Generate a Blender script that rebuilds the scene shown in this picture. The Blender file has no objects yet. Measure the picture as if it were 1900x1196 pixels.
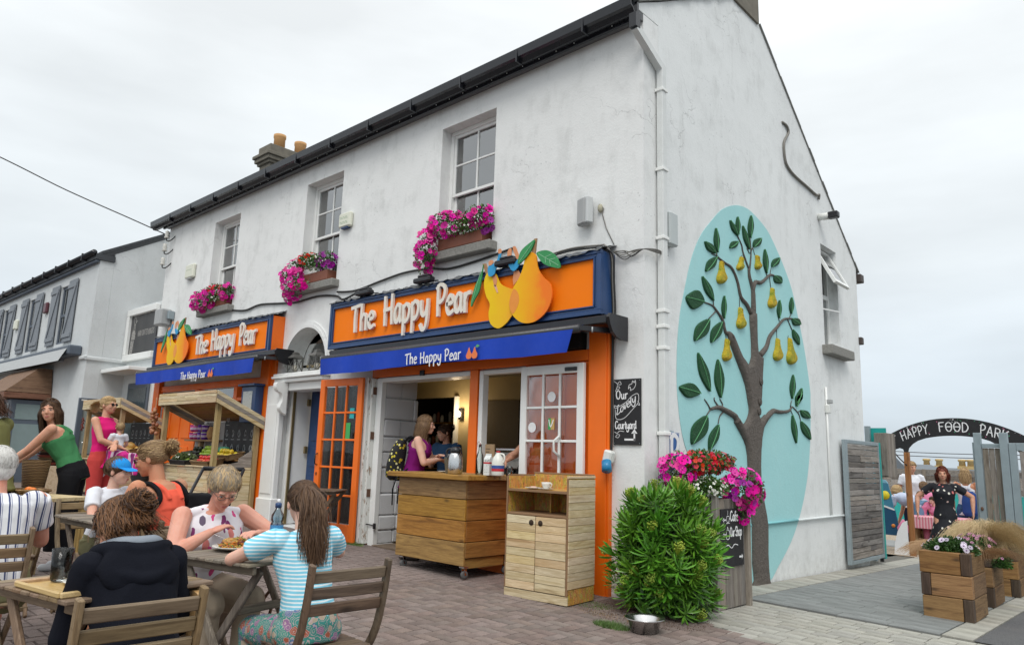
import bpy, bmesh, math, random
from mathutils import Vector, Matrix, noise
from mathutils.geometry import tessellate_polygon
random.seed(7)
R = math.radians
SC = bpy.context.scene
COL = SC.collection
# ------------------------------------------------------------------ camera, sky, sun, exposure
# world frame: origin at the foot of the shop's street corner, X along the shop front (to the right), Y along the gable, Z up, metres
cam_d = bpy.data.cameras.new('camera'); cam = bpy.data.objects.new('camera', cam_d); COL.objects.link(cam)
cam_d.sensor_width = 36.0; cam_d.lens = 36.0*1351.09/1900.0; cam_d.clip_start = 0.05; cam_d.clip_end = 3000
def cam_matrix(yaw, pitch, roll):
 cy, sy, cp, sp = math.cos(yaw), math.sin(yaw), math.cos(pitch), math.sin(pitch)
 f = Vector((-sy*cp, cy*cp, sp)); r = Vector((cy, sy, 0)); u = r.cross(f)
 cr, sr = math.cos(roll), math.sin(roll)
 r2 = r*cr+u*sr; u2 = u*cr-r*sr
 return Matrix(((r2.x, u2.x, -f.x), (r2.y, u2.y, -f.y), (r2.z, u2.z, -f.z)))
CAM = Vector((3.8628, -6.1015, 1.3))
CM = cam_matrix(0.746811693, 0.181731006, 0.0304867352)
cam.matrix_world = Matrix.Translation(CAM) @ CM.to_4x4()
SC.camera = cam
SC.render.resolution_x = 1024; SC.render.resolution_y = 644
SC.render.engine = 'CYCLES'
SC.view_settings.view_transform = 'Standard'; SC.view_settings.look = 'None'
SC.view_settings.gamma = 1.0; SC.view_settings.exposure = 0.12
try: SC.view_settings.use_curve_mapping = False
except Exception: pass
W = bpy.data.worlds.new('World'); SC.world = W; W.use_nodes = True
nt = W.node_tree; nt.nodes.clear()
def wn(t, **k):
 n = nt.nodes.new(t)
 for a, b in k.items(): setattr(n, a, b)
 return n
SUN_EL, SUN_AZ = R(52), R(205)       # high soft sun behind thin overcast, from the street side
tc = wn('ShaderNodeTexCoord'); sx = wn('ShaderNodeSeparateXYZ'); nt.links.new(tc.outputs['Generated'], sx.inputs[0])
rp = wn('ShaderNodeValToRGB'); nt.links.new(sx.outputs['Z'], rp.inputs[0])
e = rp.color_ramp.elements
e[0].position = 0.0; e[0].color = (0.55, 0.63, 0.70, 1)
e[1].position = 1.0; e[1].color = (1.75, 1.78, 1.78, 1)
for p, c in ((0.09, (0.62, 0.69, 0.75, 1)), (0.24, (0.765, 0.815, 0.84, 1)), (0.42, (0.83, 0.87, 0.885, 1)), (0.62, (0.95, 0.98, 0.99, 1))):
 q = e.new(p); q.color = c
mp = wn('ShaderNodeMapping'); mp.inputs['Scale'].default_value = (1.2, 1.2, 4.5); nt.links.new(tc.outputs['Generated'], mp.inputs[0])
ns = wn('ShaderNodeTexNoise'); ns.inputs['Scale'].default_value = 1.7; ns.inputs['Detail'].default_value = 5; ns.inputs['Roughness'].default_value = 0.5
nt.links.new(mp.outputs[0], ns.inputs['Vector'])
cr_ = wn('ShaderNodeMapRange'); cr_.inputs[1].default_value = 0.3; cr_.inputs[2].default_value = 0.72; cr_.inputs[3].default_value = 0.86; cr_.inputs[4].default_value = 1.12
nt.links.new(ns.outputs[0], cr_.inputs[0])
vm = wn('ShaderNodeVectorMath', operation='SCALE'); nt.links.new(rp.outputs[0], vm.inputs[0]); nt.links.new(cr_.outputs[0], vm.inputs['Scale'])
bg = wn('ShaderNodeBackground'); bg.inputs['Strength'].default_value = 1.0; nt.links.new(vm.outputs[0], bg.inputs['Color'])
sky = wn('ShaderNodeTexSky', sky_type='NISHITA', sun_disc=False, sun_elevation=SUN_EL, sun_rotation=SUN_AZ)
bs = wn('ShaderNodeBackground'); bs.inputs['Strength'].default_value = 0.008; nt.links.new(sky.outputs[0], bs.inputs['Color'])
ad = wn('ShaderNodeAddShader'); nt.links.new(bg.outputs[0], ad.inputs[0]); nt.links.new(bs.outputs[0], ad.inputs[1])
wo = wn('ShaderNodeOutputWorld'); nt.links.new(ad.outputs[0], wo.inputs[0])
sd = bpy.data.lights.new('sun', 'SUN'); sd.energy = 1.5; sd.use_shadow = True; sd.angle = R(28); sd.color = (1.0, 0.965, 0.92)
sun = bpy.data.objects.new('sun', sd); COL.objects.link(sun)
az = R(-38)                           # comes from the street, a little right of the shop's corner
dirv = Vector((math.sin(az)*-1*math.cos(SUN_EL), -math.cos(az)*math.cos(SUN_EL), math.sin(SUN_EL)))
sun.rotation_euler = dirv.to_track_quat('Z', 'Y').to_euler()
# ------------------------------------------------------------------ helpers
def gz(x, y):
 """height of the ground: falls gently to the right and down the side lane"""
 return -0.025*max(-30, min(8, x)) + (0 if y < 0 else -0.03*min(y, 12))
def P3(*a): return Vector(a)
def tag(o, label=None, cat=None, group=None, kind=None):
 if label: o['label'] = label
 if cat: o['category'] = cat
 if group: o['group'] = group
 if kind: o['kind'] = kind
 return o
def link(o, parent=None):
 COL.objects.link(o)
 if parent is not None: o.parent = parent
 return o
def thing(name, label, cat, loc=(0, 0, 0), rz=0.0, group=None):
 o = bpy.data.objects.new(name, None); COL.objects.link(o); o.empty_display_size = 0.1
 o.location = loc; o.rotation_euler = (0, 0, rz)
 return tag(o, label, cat, group)
def children(o): return [c for c in ALLC.get(o.name, [])]
def copy_tree(src, parent=None, loc=None, rz=None, label=None, group=None):
 c = src.copy(); COL.objects.link(c)
 if parent is not None: c.parent = parent
 if loc is not None: c.location = loc
 if rz is not None: c.rotation_euler = (0, 0, rz)
 if label: c['label'] = label
 if group: c['group'] = group
 for ch in [o for o in bpy.data.objects if o.parent == src]: copy_tree(ch, c)
 return c
class MB:
 """collects shapes, then links them as one mesh object"""
 def __init__(s): s.v = []; s.f = []; s.m = []; s.sm = []; s.cm = 0
 def add(s, vs, fs, smooth=False):
  b = len(s.v); s.v += [tuple(v) for v in vs]
  for f in fs: s.f.append([b+i for i in f]); s.m.append(s.cm); s.sm.append(smooth)
  return s
 def box(s, x0, x1, y0, y1, z0, z1, M=None, bev=0.0):
  if bev > 0:
   b = min(bev, (x1-x0)*.45, (y1-y0)*.45, (z1-z0)*.45)
   vs = []; X = (x0, x1); Y = (y0, y1); Z = (z0, z1); sg = (1, -1)
   idx = {}
   for i in (0, 1):
    for j in (0, 1):
     for k in (0, 1):
      c = (X[i], Y[j], Z[k]); d = (b*sg[i], b*sg[j], b*sg[k])
      for a in range(3):
       p = [c[q]+(0 if q == a else d[q]) for q in range(3)]
       idx[(i, j, k, a)] = len(vs); vs.append(p)
   fs = []
   for a, (u, w) in ((0, (1, 2)), (1, (2, 0)), (2, (0, 1))):
    for e_ in (0, 1):
     def key(p, q):
      t = [0, 0, 0]; t[a] = e_; t[u] = p; t[w] = q; return idx[(t[0], t[1], t[2], a)]
     f = [key(0, 0), key(1, 0), key(1, 1), key(0, 1)]
     fs.append(f if e_ else f[::-1])
   for a, (u, w) in ((0, (1, 2)), (1, (2, 0)), (2, (0, 1))):
    for p in (0, 1):
     for q in (0, 1):
      def ke(t_, fa):
       t = [0, 0, 0]; t[a] = t_; t[u] = p; t[w] = q; return idx[(t[0], t[1], t[2], fa)]
      f = [ke(0, u), ke(1, u), ke(1, w), ke(0, w)]
      fs.append(f if (p != q) else f[::-1])
   for i in (0, 1):
    for j in (0, 1):
     for k in (0, 1):
      f = [idx[(i, j, k, 0)], idx[(i, j, k, 1)], idx[(i, j, k, 2)]]
      fs.append(f if (i+j+k) % 2 else f[::-1])
  else:
   vs = [(x0, y0, z0), (x1, y0, z0), (x1, y1, z0), (x0, y1, z0), (x0, y0, z1), (x1, y0, z1), (x1, y1, z1), (x0, y1, z1)]
   fs = [(0, 3, 2, 1), (4, 5, 6, 7), (0, 1, 5, 4), (1, 2, 6, 5), (2, 3, 7, 6), (3, 0, 4, 7)]
  if M is not None: vs = [M @ Vector(v) for v in vs]
  return s.add(vs, fs)
 def bar(s, a, b, w, h, up=(0, 0, 1), bev=0.0, ext=0.0):
  """a rectangular bar from a to b, w wide sideways and h high along up"""
  a = Vector(a); b = Vector(b); d = (b-a); L = d.length; d.normalize()
  u = Vector(up); sd_ = d.cross(u)
  if sd_.length < 1e-4: sd_ = d.cross(Vector((1, 0, 0)))
  sd_.normalize(); u = sd_.cross(d)
  M = Matrix(((d.x, sd_.x, u.x, a.x), (d.y, sd_.y, u.y, a.y), (d.z, sd_.z, u.z, a.z), (0, 0, 0, 1)))
  return s.box(-ext, L+ext, -w/2, w/2, -h/2, h/2, M, bev)
 def tube(s, pts, r, n=8, cap=True, smooth=True):
  pts = [Vector(p) for p in pts]; rr = r if isinstance(r, (list, tuple)) else [r]*len(pts)
  vs = []; fs = []; pu = None
  for i, p in enumerate(pts):
   d = (pts[min(i+1, len(pts)-1)]-pts[max(i-1, 0)])
   if d.length < 1e-7: d = Vector((0, 0, 1))
   d.normalize()
   if pu is None:
    u = d.orthogonal().normalized()
   else:
    u = pu-d*pu.dot(d)
    if u.length < 1e-5: u = d.orthogonal()
    u.normalize()
   pu = u; w = d.cross(u)
   for k in range(n):
    a_ = 2*math.pi*k/n; vs.append(p+(u*math.cos(a_)+w*math.sin(a_))*rr[i])
  for i in range(len(pts)-1):
   for k in range(n):
    k2 = (k+1) % n; fs.append((i*n+k, i*n+k2, (i+1)*n+k2, (i+1)*n+k))
  if cap: fs.append(tuple(range(n))[::-1]); fs.append(tuple((len(pts)-1)*n+k for k in range(n)))
  return s.add(vs, fs, smooth)
 def ribbon(s, pts, wd, nrm, M=None):
  """flat strip two-sided, width list, facing nrm"""
  pts = [Vector(p) for p in pts]; vs = []; fs = []; N = Vector(nrm)
  for i, p in enumerate(pts):
   d = pts[min(i+1, len(pts)-1)]-pts[max(i-1, 0)]; sdv = d.cross(N)
   if sdv.length < 1e-7: sdv = d.orthogonal()
   sdv.normalize(); w = wd[i] if isinstance(wd, (list, tuple)) else wd
   vs += [p-sdv*w/2, p+sdv*w/2]
  for i in range(len(pts)-1): fs.append((2*i, 2*i+1, 2*i+3, 2*i+2))
  return s.add(vs, fs, True)
 def lathe(s, prof, n=24, c=(0, 0, 0), M=None, smooth=True, cap=True):
  vs = []; fs = []
  for (r, z) in prof:
   for k in range(n):
    a_ = 2*math.pi*k/n; vs.append(Vector((c[0]+r*math.cos(a_), c[1]+r*math.sin(a_), c[2]+z)))
  for i in range(len(prof)-1):
   for k in range(n):
    k2 = (k+1) % n; fs.append((i*n+k, i*n+k2, (i+1)*n+k2, (i+1)*n+k))
  if cap:
   if prof[0][0] > 1e-4: fs.append(tuple(range(n))[::-1])
   if prof[-1][0] > 1e-4: fs.append(tuple((len(prof)-1)*n+k for k in range(n)))
  if M is not None: vs = [M @ v for v in vs]
  return s.add(vs, fs, smooth)
 def ell(s, c, r, n=12, m=8, M=None, smooth=True):
  c = Vector(c); r = (r, r, r) if not isinstance(r, (tuple, list, Vector)) else r
  vs = []; fs = []
  vs.append(Vector((0, 0, -r[2])))
  for i in range(1, m):
   t = math.pi*i/m-math.pi/2
   for k in range(n):
    a_ = 2*math.pi*k/n; vs.append(Vector((r[0]*math.cos(t)*math.cos(a_), r[1]*math.cos(t)*math.sin(a_), r[2]*math.sin(t))))
  vs.append(Vector((0, 0, r[2])))
  for k in range(n):
   k2 = (k+1) % n; fs.append((0, 1+k2, 1+k))
   for i in range(m-2): fs.append((1+i*n+k, 1+i*n+k2, 1+(i+1)*n+k2, 1+(i+1)*n+k))
   fs.append((1+(m-2)*n+k, 1+(m-2)*n+k2, len(vs)-1))
  vs = [c+((M @ v) if M is not None else v) for v in vs]
  return s.add(vs, fs, smooth)
 def poly(s, outer, holes, fn, depth, back=True):
  """prism: outline (+holes) in 2D, fn(u, v, d) gives the 3D point; d runs 0 (front) to depth (back)"""
  loops = [outer]+list(holes)
  area = sum(outer[i][0]*outer[(i+1) % len(outer)][1]-outer[(i+1) % len(outer)][0]*outer[i][1] for i in range(len(outer)))
  flat = [p for l in loops for p in l]
  tri = tessellate_polygon([[Vector((p[0], p[1], 0)) for p in l] for l in loops])
  vs = [fn(p[0], p[1], 0) for p in flat]+[fn(p[0], p[1], depth) for p in flat]; n = len(flat); fs = []
  for t in tri:
   a, b, c = [Vector(flat[i]) for i in t]
   if (b-a).cross(c-a) < 0: t = (t[0], t[2], t[1])
   fs.append(tuple(t))
   if back: fs.append((t[0]+n, t[2]+n, t[1]+n))
  o_ = 0
  for li, l in enumerate(loops):
   m_ = len(l)
   ar = sum(l[i][0]*l[(i+1) % m_][1]-l[(i+1) % m_][0]*l[i][1] for i in range(m_))
   flip = (ar > 0) == (li == 0)
   for i in range(m_):
    j = (i+1) % m_; q = (o_+i, o_+n+i, o_+n+j, o_+j)
    fs.append(q if flip else q[::-1])
   o_ += m_
  return s.add(vs, fs)
 def mesh(s, name):
  me = bpy.data.meshes.new(name); me.from_pydata(s.v, [], s.f)
  me.polygons.foreach_set('material_index', s.m); me.polygons.foreach_set('use_smooth', s.sm)
  me.update(); return me
 def build(s, name, mat, parent=None, fix=False):
  me = s.mesh(name)
  for m_ in (mat if isinstance(mat, (list, tuple)) else [mat]): me.materials.append(m_)
  if fix:
   bm = bmesh.new(); bm.from_mesh(me); bmesh.ops.recalc_face_normals(bm, faces=bm.faces); bm.to_mesh(me); bm.free()
  o = bpy.data.objects.new(name, me); link(o, parent); return o
def inst(name, me, parent, loc=(0, 0, 0), rot=(0, 0, 0), scale=(1, 1, 1), mat=None):
 o = bpy.data.objects.new(name, me); link(o, parent); o.location = loc; o.rotation_euler = rot; o.scale = scale
 return o
def bx(name, mat, parent, x0, x1, y0, y1, z0, z1, bev=0.0):
 return MB().box(min(x0, x1), max(x0, x1), min(y0, y1), max(y0, y1), min(z0, z1), max(z0, z1), None, bev).build(name, mat, parent)
def front(x0=0, y0=0): return lambda u, v, d: Vector((u, y0+d, v))           # plane facing the street (-Y)
def sidef(x0): return lambda u, v, d: Vector((x0-d, u, v))                    # plane facing +X
def smooth_curve(pts, k=6):
 """Catmull-Rom through the points"""
 P = [Vector(p) for p in pts]
 if len(P) < 3: return P
 out = []
 for i in range(len(P)-1):
  p0 = P[max(i-1, 0)]; p1 = P[i]; p2 = P[i+1]; p3 = P[min(i+2, len(P)-1)]
  for j in range(k):
   t = j/k; out.append(0.5*((2*p1)+(p2-p0)*t+(2*p0-5*p1+4*p2-p3)*t*t+(3*p1-p0-3*p2+p3)*t*t*t))
 out.append(P[-1]); return out
def closed_curve(pts, k=6):
 P = [Vector(p) for p in pts]; n = len(P); out = []
 for i in range(n):
  p0 = P[i-1]; p1 = P[i]; p2 = P[(i+1) % n]; p3 = P[(i+2) % n]
  for j in range(k):
   t = j/k; out.append(0.5*((2*p1)+(p2-p0)*t+(2*p0-5*p1+4*p2-p3)*t*t+(3*p1-p0-3*p2+p3)*t*t*t))
 return out
# ------------------------------------------------------------------ materials
MATS = {}
class NT:
 def __init__(s, name):
  s.m = bpy.data.materials.new(name); s.m.use_nodes = True; s.t = s.m.node_tree; s.n = s.t.nodes
  s.b = s.n['Principled BSDF']; s.co = s.n.new('ShaderNodeTexCoord')
 def node(s, t, **k):
  n = s.n.new(t)
  for a, b in k.items():
   if a.startswith('i_'): n.inputs[int(a[2:]) if a[2:].isdigit() else a[2:]].default_value = b
   else: setattr(n, a, b)
  return n
 def lk(s, a, b): s.t.links.new(a, b)
 def vec(s, scale=(1, 1, 1), rot=(0, 0, 0), src='Object', jitter=0.0):
  m = s.node('ShaderNodeMapping'); m.inputs['Scale'].default_value = scale; m.inputs['Rotation'].default_value = rot
  o = s.co.outputs[src]
  if jitter:
   oi = s.node('ShaderNodeObjectInfo'); mu = s.node('ShaderNodeMath', operation='MULTIPLY'); mu.inputs[1].default_value = jitter
   s.lk(oi.outputs['Random'], mu.inputs[0]); a_ = s.node('ShaderNodeVectorMath', operation='ADD'); s.lk(o, a_.inputs[0]); s.lk(mu.outputs[0], a_.inputs[1]); o = a_.outputs[0]
  s.lk(o, m.inputs[0]); return m.outputs[0]
 def noise(s, v, scale, detail=4, rough=0.55, dist=0.0):
  n = s.node('ShaderNodeTexNoise'); n.inputs['Scale'].default_value = scale; n.inputs['Detail'].default_value = detail
  n.inputs['Roughness'].default_value = rough; n.inputs['Distortion'].default_value = dist; s.lk(v, n.inputs['Vector']); return n.outputs['Fac']
 def ramp(s, f, stops, interp='LINEAR'):
  r = s.node('ShaderNodeValToRGB'); r.color_ramp.interpolation = interp; e = r.color_ramp.elements
  e[0].position = stops[0][0]; e[0].color = (*stops[0][1], 1) if len(stops[0][1]) == 3 else stops[0][1]
  e[1].position = stops[-1][0]; e[1].color = (*stops[-1][1], 1)
  for p, c in stops[1:-1]: q = e.new(p); q.color = (*c, 1)
  s.lk(f, r.inputs[0]); return r.outputs[0]
 def mapr(s, f, a, b, c, d):
  r = s.node('ShaderNodeMapRange'); r.inputs[1].default_value = a; r.inputs[2].default_value = b; r.inputs[3].default_value = c; r.inputs[4].default_value = d
  s.lk(f, r.inputs[0]); return r.outputs[0]
 def mix(s, fac, a, b, mode='MIX'):
  m = s.node('ShaderNodeMix', data_type='RGBA', blend_type=mode)
  for i, x in ((0, fac), (6, a), (7, b)):
   if hasattr(x, 'links'): s.lk(x, m.inputs[i])
   else: m.inputs[i].default_value = x if i == 0 else (*x[:3], 1)
  return m.outputs[2]
 def math(s, op, a, b=0.0, clamp=False):
  m = s.node('ShaderNodeMath', operation=op); m.use_clamp = clamp
  for i, x in ((0, a), (1, b)):
   if hasattr(x, 'links'): s.lk(x, m.inputs[i])
   else: m.inputs[i].default_value = x
  return m.outputs[0]
 def bump(s, h, st=0.3, dist=0.01):
  b = s.node('ShaderNodeBump'); b.inputs['Strength'].default_value = st; b.inputs['Distance'].default_value = dist
  s.lk(h, b.inputs['Height']); s.lk(b.outputs[0], s.b.inputs['Normal']); return b
 def rnd(s, col, val=0.15, hue=0.0, sat=0.0):
  """vary a colour per object"""
  oi = s.node('ShaderNodeObjectInfo'); h = s.node('ShaderNodeHueSaturation')
  s.lk(s.mapr(oi.outputs['Random'], 0, 1, 1-val, 1+val), h.inputs['Value'])
  if hue: s.lk(s.mapr(s.math('FRACT', s.math('MULTIPLY', oi.outputs['Random'], 7.31)), 0, 1, 0.5-hue, 0.5+hue), h.inputs['Hue'])
  if sat: s.lk(s.mapr(s.math('FRACT', s.math('MULTIPLY', oi.outputs['Random'], 13.7)), 0, 1, 1-sat, 1+sat), h.inputs['Saturation'])
  if hasattr(col, 'links'): s.lk(col, h.inputs['Color'])
  else: h.inputs['Color'].default_value = (*col, 1)
  return h.outputs[0]
 def out(s, col=None, rough=None, metal=None, spec=None):
  if col is not None:
   if hasattr(col, 'links'): s.lk(col, s.b.inputs['Base Color'])
   else: s.b.inputs['Base Color'].default_value = (*col, 1)
  if rough is not None:
   if hasattr(rough, 'links'): s.lk(rough, s.b.inputs['Roughness'])
   else: s.b.inputs['Roughness'].default_value = rough
  if metal is not None: s.b.inputs['Metallic'].default_value = metal
  if spec is not None: s.b.inputs['Specular IOR Level'].default_value = spec
  return s.m
def plain(name, col, rough=0.6, metal=0.0, var=0.10, sc=8.0, bump=0.15, rnd=0.0, spec=None, hue=0.0):
 """painted / moulded surface with slight mottling and fine relief"""
 if name in MATS: return MATS[name]
 n = NT(name); v = n.vec(jitter=9.0 if rnd else 0.0); f = n.noise(v, sc, 5, 0.6)
 c = n.mix(f, [x*(1-var) for x in col], [min(1, x*(1+var)) for x in col])
 if rnd: c = n.rnd(c, rnd, hue)
 n.out(c, n.mapr(n.noise(v, sc*3, 3), 0.2, 0.8, max(0.05, rough-0.12), min(1, rough+0.12)), metal, spec)
 if bump: n.bump(n.noise(v, sc*9, 4, 0.6), bump, 0.004)
 MATS[name] = n.m; return n.m
def wood(name, a, b, c, axis='x', rough=0.6, scale=1.0, rnd=0.22, hue=0.012, weather=0.0, knots=True, sat=0.12):
 """grain runs along the axis; a dark line, b mid, c light"""
 if name in MATS: return MATS[name]
 n = NT(name); ax = 'xyz'.index(axis); sc = [14*scale]*3; sc[ax] = 1.1*scale
 v = n.vec(tuple(sc), jitter=23.0)
 g = n.noise(v, 1.6, 8, 0.62, 0.9); fine = n.noise(n.vec(tuple(x*3.2 for x in sc), jitter=23.0), 2.5, 4, 0.7, 0.2)
 col = n.ramp(g, [(0.28, a), (0.42, b), (0.56, c), (0.68, b), (0.82, c)])
 col = n.mix(n.mapr(fine, 0.35, 0.7, 0.0, 0.55), col, [x*0.62 for x in b], 'MIX')
 if knots:
  vo = n.node('ShaderNodeTexVoronoi'); vo.inputs['Scale'].default_value = 2.3*scale; ks = [2.6]*3; ks[ax] = 1.0
  n.lk(n.vec(tuple(ks), jitter=31.0), vo.inputs['Vector']); kn = n.mapr(vo.outputs['Distance'], 0.03, 0.14, 1.0, 0.0)
  col = n.mix(n.math('MULTIPLY', kn, 0.75), col, [x*0.35 for x in a])
 if weather:
  wv = n.noise(n.vec(jitter=5.0), 3.1, 5, 0.6); col = n.mix(n.mapr(wv, 0.45, 0.7, 0, weather), col, (0.16, 0.145, 0.125))
 col = n.rnd(col, rnd, hue, sat)
 n.out(col, n.mapr(fine, 0.3, 0.7, rough-0.1, min(1, rough+0.15)))
 n.bump(n.mix(0.5, g, fine), 0.45, 0.004); MATS[name] = n.m; return n.m
def glass(name='glass', tint=(0.9, 0.95, 0.95), rough=0.0, ior=1.45):
 if name in MATS: return MATS[name]
 n = NT(name); n.out(tint, rough); n.b.inputs['Transmission Weight'].default_value = 1.0; n.b.inputs['IOR'].default_value = ior
 MATS[name] = n.m; return n.m
def pane_mat(name, refl=0.25, tint=(0.85, 0.9, 0.9), rough=0.02):
 """thin window glass: part mirror, part see-through"""
 if name in MATS: return MATS[name]
 m = bpy.data.materials.new(name); m.use_nodes = True; t = m.node_tree; t.nodes.clear()
 o = t.nodes.new('ShaderNodeOutputMaterial'); g = t.nodes.new('ShaderNodeBsdfGlossy'); g.inputs['Roughness'].default_value = rough
 tr = t.nodes.new('ShaderNodeBsdfTransparent'); tr.inputs[0].default_value = (*tint, 1)
 fr = t.nodes.new('ShaderNodeFresnel'); fr.inputs[0].default_value = 1.5
 tcn = t.nodes.new('ShaderNodeTexCoord'); nz = t.nodes.new('ShaderNodeTexNoise'); nz.inputs['Scale'].default_value = 2.2
 t.links.new(tcn.outputs['Object'], nz.inputs['Vector']); bp = t.nodes.new('ShaderNodeBump'); bp.inputs['Strength'].default_value = 0.12; bp.inputs['Distance'].default_value = 0.02
 t.links.new(nz.outputs[0], bp.inputs['Height']); t.links.new(bp.outputs[0], g.inputs['Normal'])
 ma = t.nodes.new('ShaderNodeMath'); ma.operation = 'ADD'; ma.inputs[1].default_value = refl; ma.use_clamp = True
 t.links.new(fr.outputs[0], ma.inputs[0]); mx = t.nodes.new('ShaderNodeMixShader')
 t.links.new(ma.outputs[0], mx.inputs[0]); t.links.new(tr.outputs[0], mx.inputs[1]); t.links.new(g.outputs[0], mx.inputs[2]); t.links.new(mx.outputs[0], o.inputs[0])
 MATS[name] = m; return m
def render_wall(name, col, stain=0.5, grime=(0.30, 0.31, 0.29), sc=1.0, base_z=0.0):
 """painted render: rough trowelled relief, patchy repainting, specks and cracks"""
 n = NT(name); v = n.vec(); g = n.vec()
 big = n.noise(v, 0.55*sc, 5, 0.6); mid = n.noise(v, 3.2*sc, 6, 0.65); fin = n.noise(v, 38*sc, 5, 0.7)
 c = n.mix(n.mapr(big, 0.3, 0.7, 0, 1), [x*0.94 for x in col], [min(1, x*1.04) for x in col])
 c = n.mix(n.mapr(mid, 0.35, 0.75, 0, 0.4), c, [x*0.90 for x in col])
 # streaks running down
 st = n.noise(n.vec((3.0, 3.0, 0.5)), 1.3, 7, 0.75, 0.6); c = n.mix(n.mapr(n.math('MULTIPLY', st, n.mapr(mid, 0.35, 0.65, 0.5, 1.1)), 0.40, 0.70, 0, 0.42*stain), c, grime)
 # mould specks
 sp = n.noise(v, 26*sc, 3, 0.5); pm = n.noise(v, 0.9*sc, 3, 0.6)
 spk = n.math('MULTIPLY', n.mapr(sp, 0.64, 0.70, 0, 1), n.mapr(pm, 0.5, 0.66, 0, 1)); c = n.mix(n.math('MULTIPLY', spk, 0.75*stain), c, (0.09, 0.095, 0.085))
 # hairline cracks
 vo = n.node('ShaderNodeTexVoronoi', feature='DISTANCE_TO_EDGE'); vo.inputs['Scale'].default_value = 0.8*sc
 dv = n.node('ShaderNodeVectorMath', operation='ADD'); nzc = n.node('ShaderNodeTexNoise'); nzc.inputs['Scale'].default_value = 2.4; nzc.inputs['Detail'].default_value = 6
 n.lk(v, nzc.inputs['Vector']); n.lk(v, dv.inputs[0]); n.lk(nzc.outputs['Color'], dv.inputs[1]); n.lk(dv.outputs[0], vo.inputs['Vector'])
 crk = n.math('MULTIPLY', n.mapr(vo.outputs['Distance'], 0.0, 0.006, 1, 0), n.mapr(n.noise(v, 0.7, 2), 0.48, 0.56, 0, 1))
 c = n.mix(n.math('MULTIPLY', crk, 0.5*stain), c, (0.22, 0.22, 0.21))
 # splashed dirt near the ground
 sx_ = n.node('ShaderNodeSeparateXYZ'); n.lk(v, sx_.inputs[0])
 low = n.math('MULTIPLY', n.mapr(sx_.outputs['Z'], base_z-0.15, base_z+0.45, 1, 0), n.mapr(n.noise(v, 9, 6, 0.7), 0.42, 0.62, 0, 1))
 c = n.mix(n.math('MULTIPLY', low, 0.35), c, (0.25, 0.235, 0.20))
 n.out(c, 0.78, spec=0.25)
 h = n.math('ADD', n.math('MULTIPLY', mid, 1.0), n.math('ADD', n.math('MULTIPLY', fin, 0.45), n.math('MULTIPLY', crk, -0.5)))
 n.bump(h, 0.55, 0.012); MATS[name] = n.m; return n.m
# ------------------------------------------------------------------ shared materials
WHITE = render_wall('white_render', (0.785, 0.795, 0.785), 0.60)
WHITE2 = render_wall('white_render_gable', (0.78, 0.80, 0.795), 0.55, base_z=-0.15)
GREYW = render_wall('pale_render', (0.62, 0.645, 0.65), 0.3)
ORANGE = plain('orange_paint', (0.84, 0.155, 0.004), 0.5, var=0.12, sc=3, bump=0.25)
ORANGE_SIGN = plain('orange_sign', (0.93, 0.205, 0.002), 0.6, var=0.05, sc=2, bump=0.08, spec=0.2)
NAVY = plain('navy_paint', (0.018, 0.055, 0.155), 0.38, var=0.2, sc=4)
AWN = plain('awning_blue', (0.003, 0.050, 0.46), 0.75, var=0.12, sc=3, bump=0.2)
BLK = plain('black_plastic', (0.012, 0.012, 0.015), 0.35, var=0.2, sc=6)
GUT = plain('black_gutter', (0.012, 0.013, 0.017), 0.22, var=0.3, sc=3, bump=0.05)
WPAINT = plain('white_gloss', (0.80, 0.81, 0.79), 0.42, var=0.07, sc=6, bump=0.25)
WPLAS = plain('white_plastic', (0.70, 0.71, 0.68), 0.4, var=0.05)
CREAM = plain('cream_plastic', (0.70, 0.71, 0.60), 0.45, var=0.05)
GREYPL = plain('grey_plastic', (0.36, 0.37, 0.37), 0.45, var=0.08)
GDARK = plain('slate_grey_paint', (0.085, 0.105, 0.135), 0.5, var=0.15, sc=5)
GSHUT = plain('shutter_grey', (0.20, 0.22, 0.245), 0.6, var=0.15, sc=5, bump=0.3)
GSHD = plain('shutter_shadow_line', (0.02, 0.024, 0.03), 0.7)
STONE = plain('granite_sill', (0.24, 0.235, 0.215), 0.9, var=0.45, sc=34, bump=0.8)
LEAD = plain('lead_flashing', (0.09, 0.095, 0.10), 0.55, var=0.45, sc=9, bump=0.9)
STEEL = plain('galvanised_steel', (0.30, 0.36, 0.385), 0.42, 0.35, var=0.22, sc=5, bump=0.15)
CHROME = plain('brushed_steel', (0.62, 0.62, 0.62), 0.22, 1.0, var=0.06, sc=10, bump=0.04)
BRASS = plain('brass', (0.35, 0.26, 0.12), 0.4, 0.8)
CABLE = plain('black_cable', (0.02, 0.02, 0.02), 0.6)
CABLEG = plain('grey_cable', (0.20, 0.19, 0.17), 0.7)
CABLEW = plain('white_cable', (0.6, 0.6, 0.57), 0.6)
CHALKB = plain('chalkboard', (0.012, 0.012, 0.014), 0.6, var=0.4, sc=5)
CHALK = plain('chalk_white', (0.78, 0.79, 0.80), 0.8, var=0.1, sc=30)
SOIL = plain('soil', (0.045, 0.032, 0.022), 0.95, var=0.5, sc=20, bump=1.0)
TERRA = plain('terracotta_box', (0.20, 0.065, 0.035), 0.6, var=0.15)
PANE = pane_mat('window_pane', 0.30, (0.80, 0.86, 0.86))
PANE2 = pane_mat('door_pane', -0.03, (0.98, 0.985, 0.98))
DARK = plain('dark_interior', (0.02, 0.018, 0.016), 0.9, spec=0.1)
CURT = plain('net_curtain', (0.32, 0.33, 0.32), 0.9, var=0.3, sc=(6))
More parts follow.
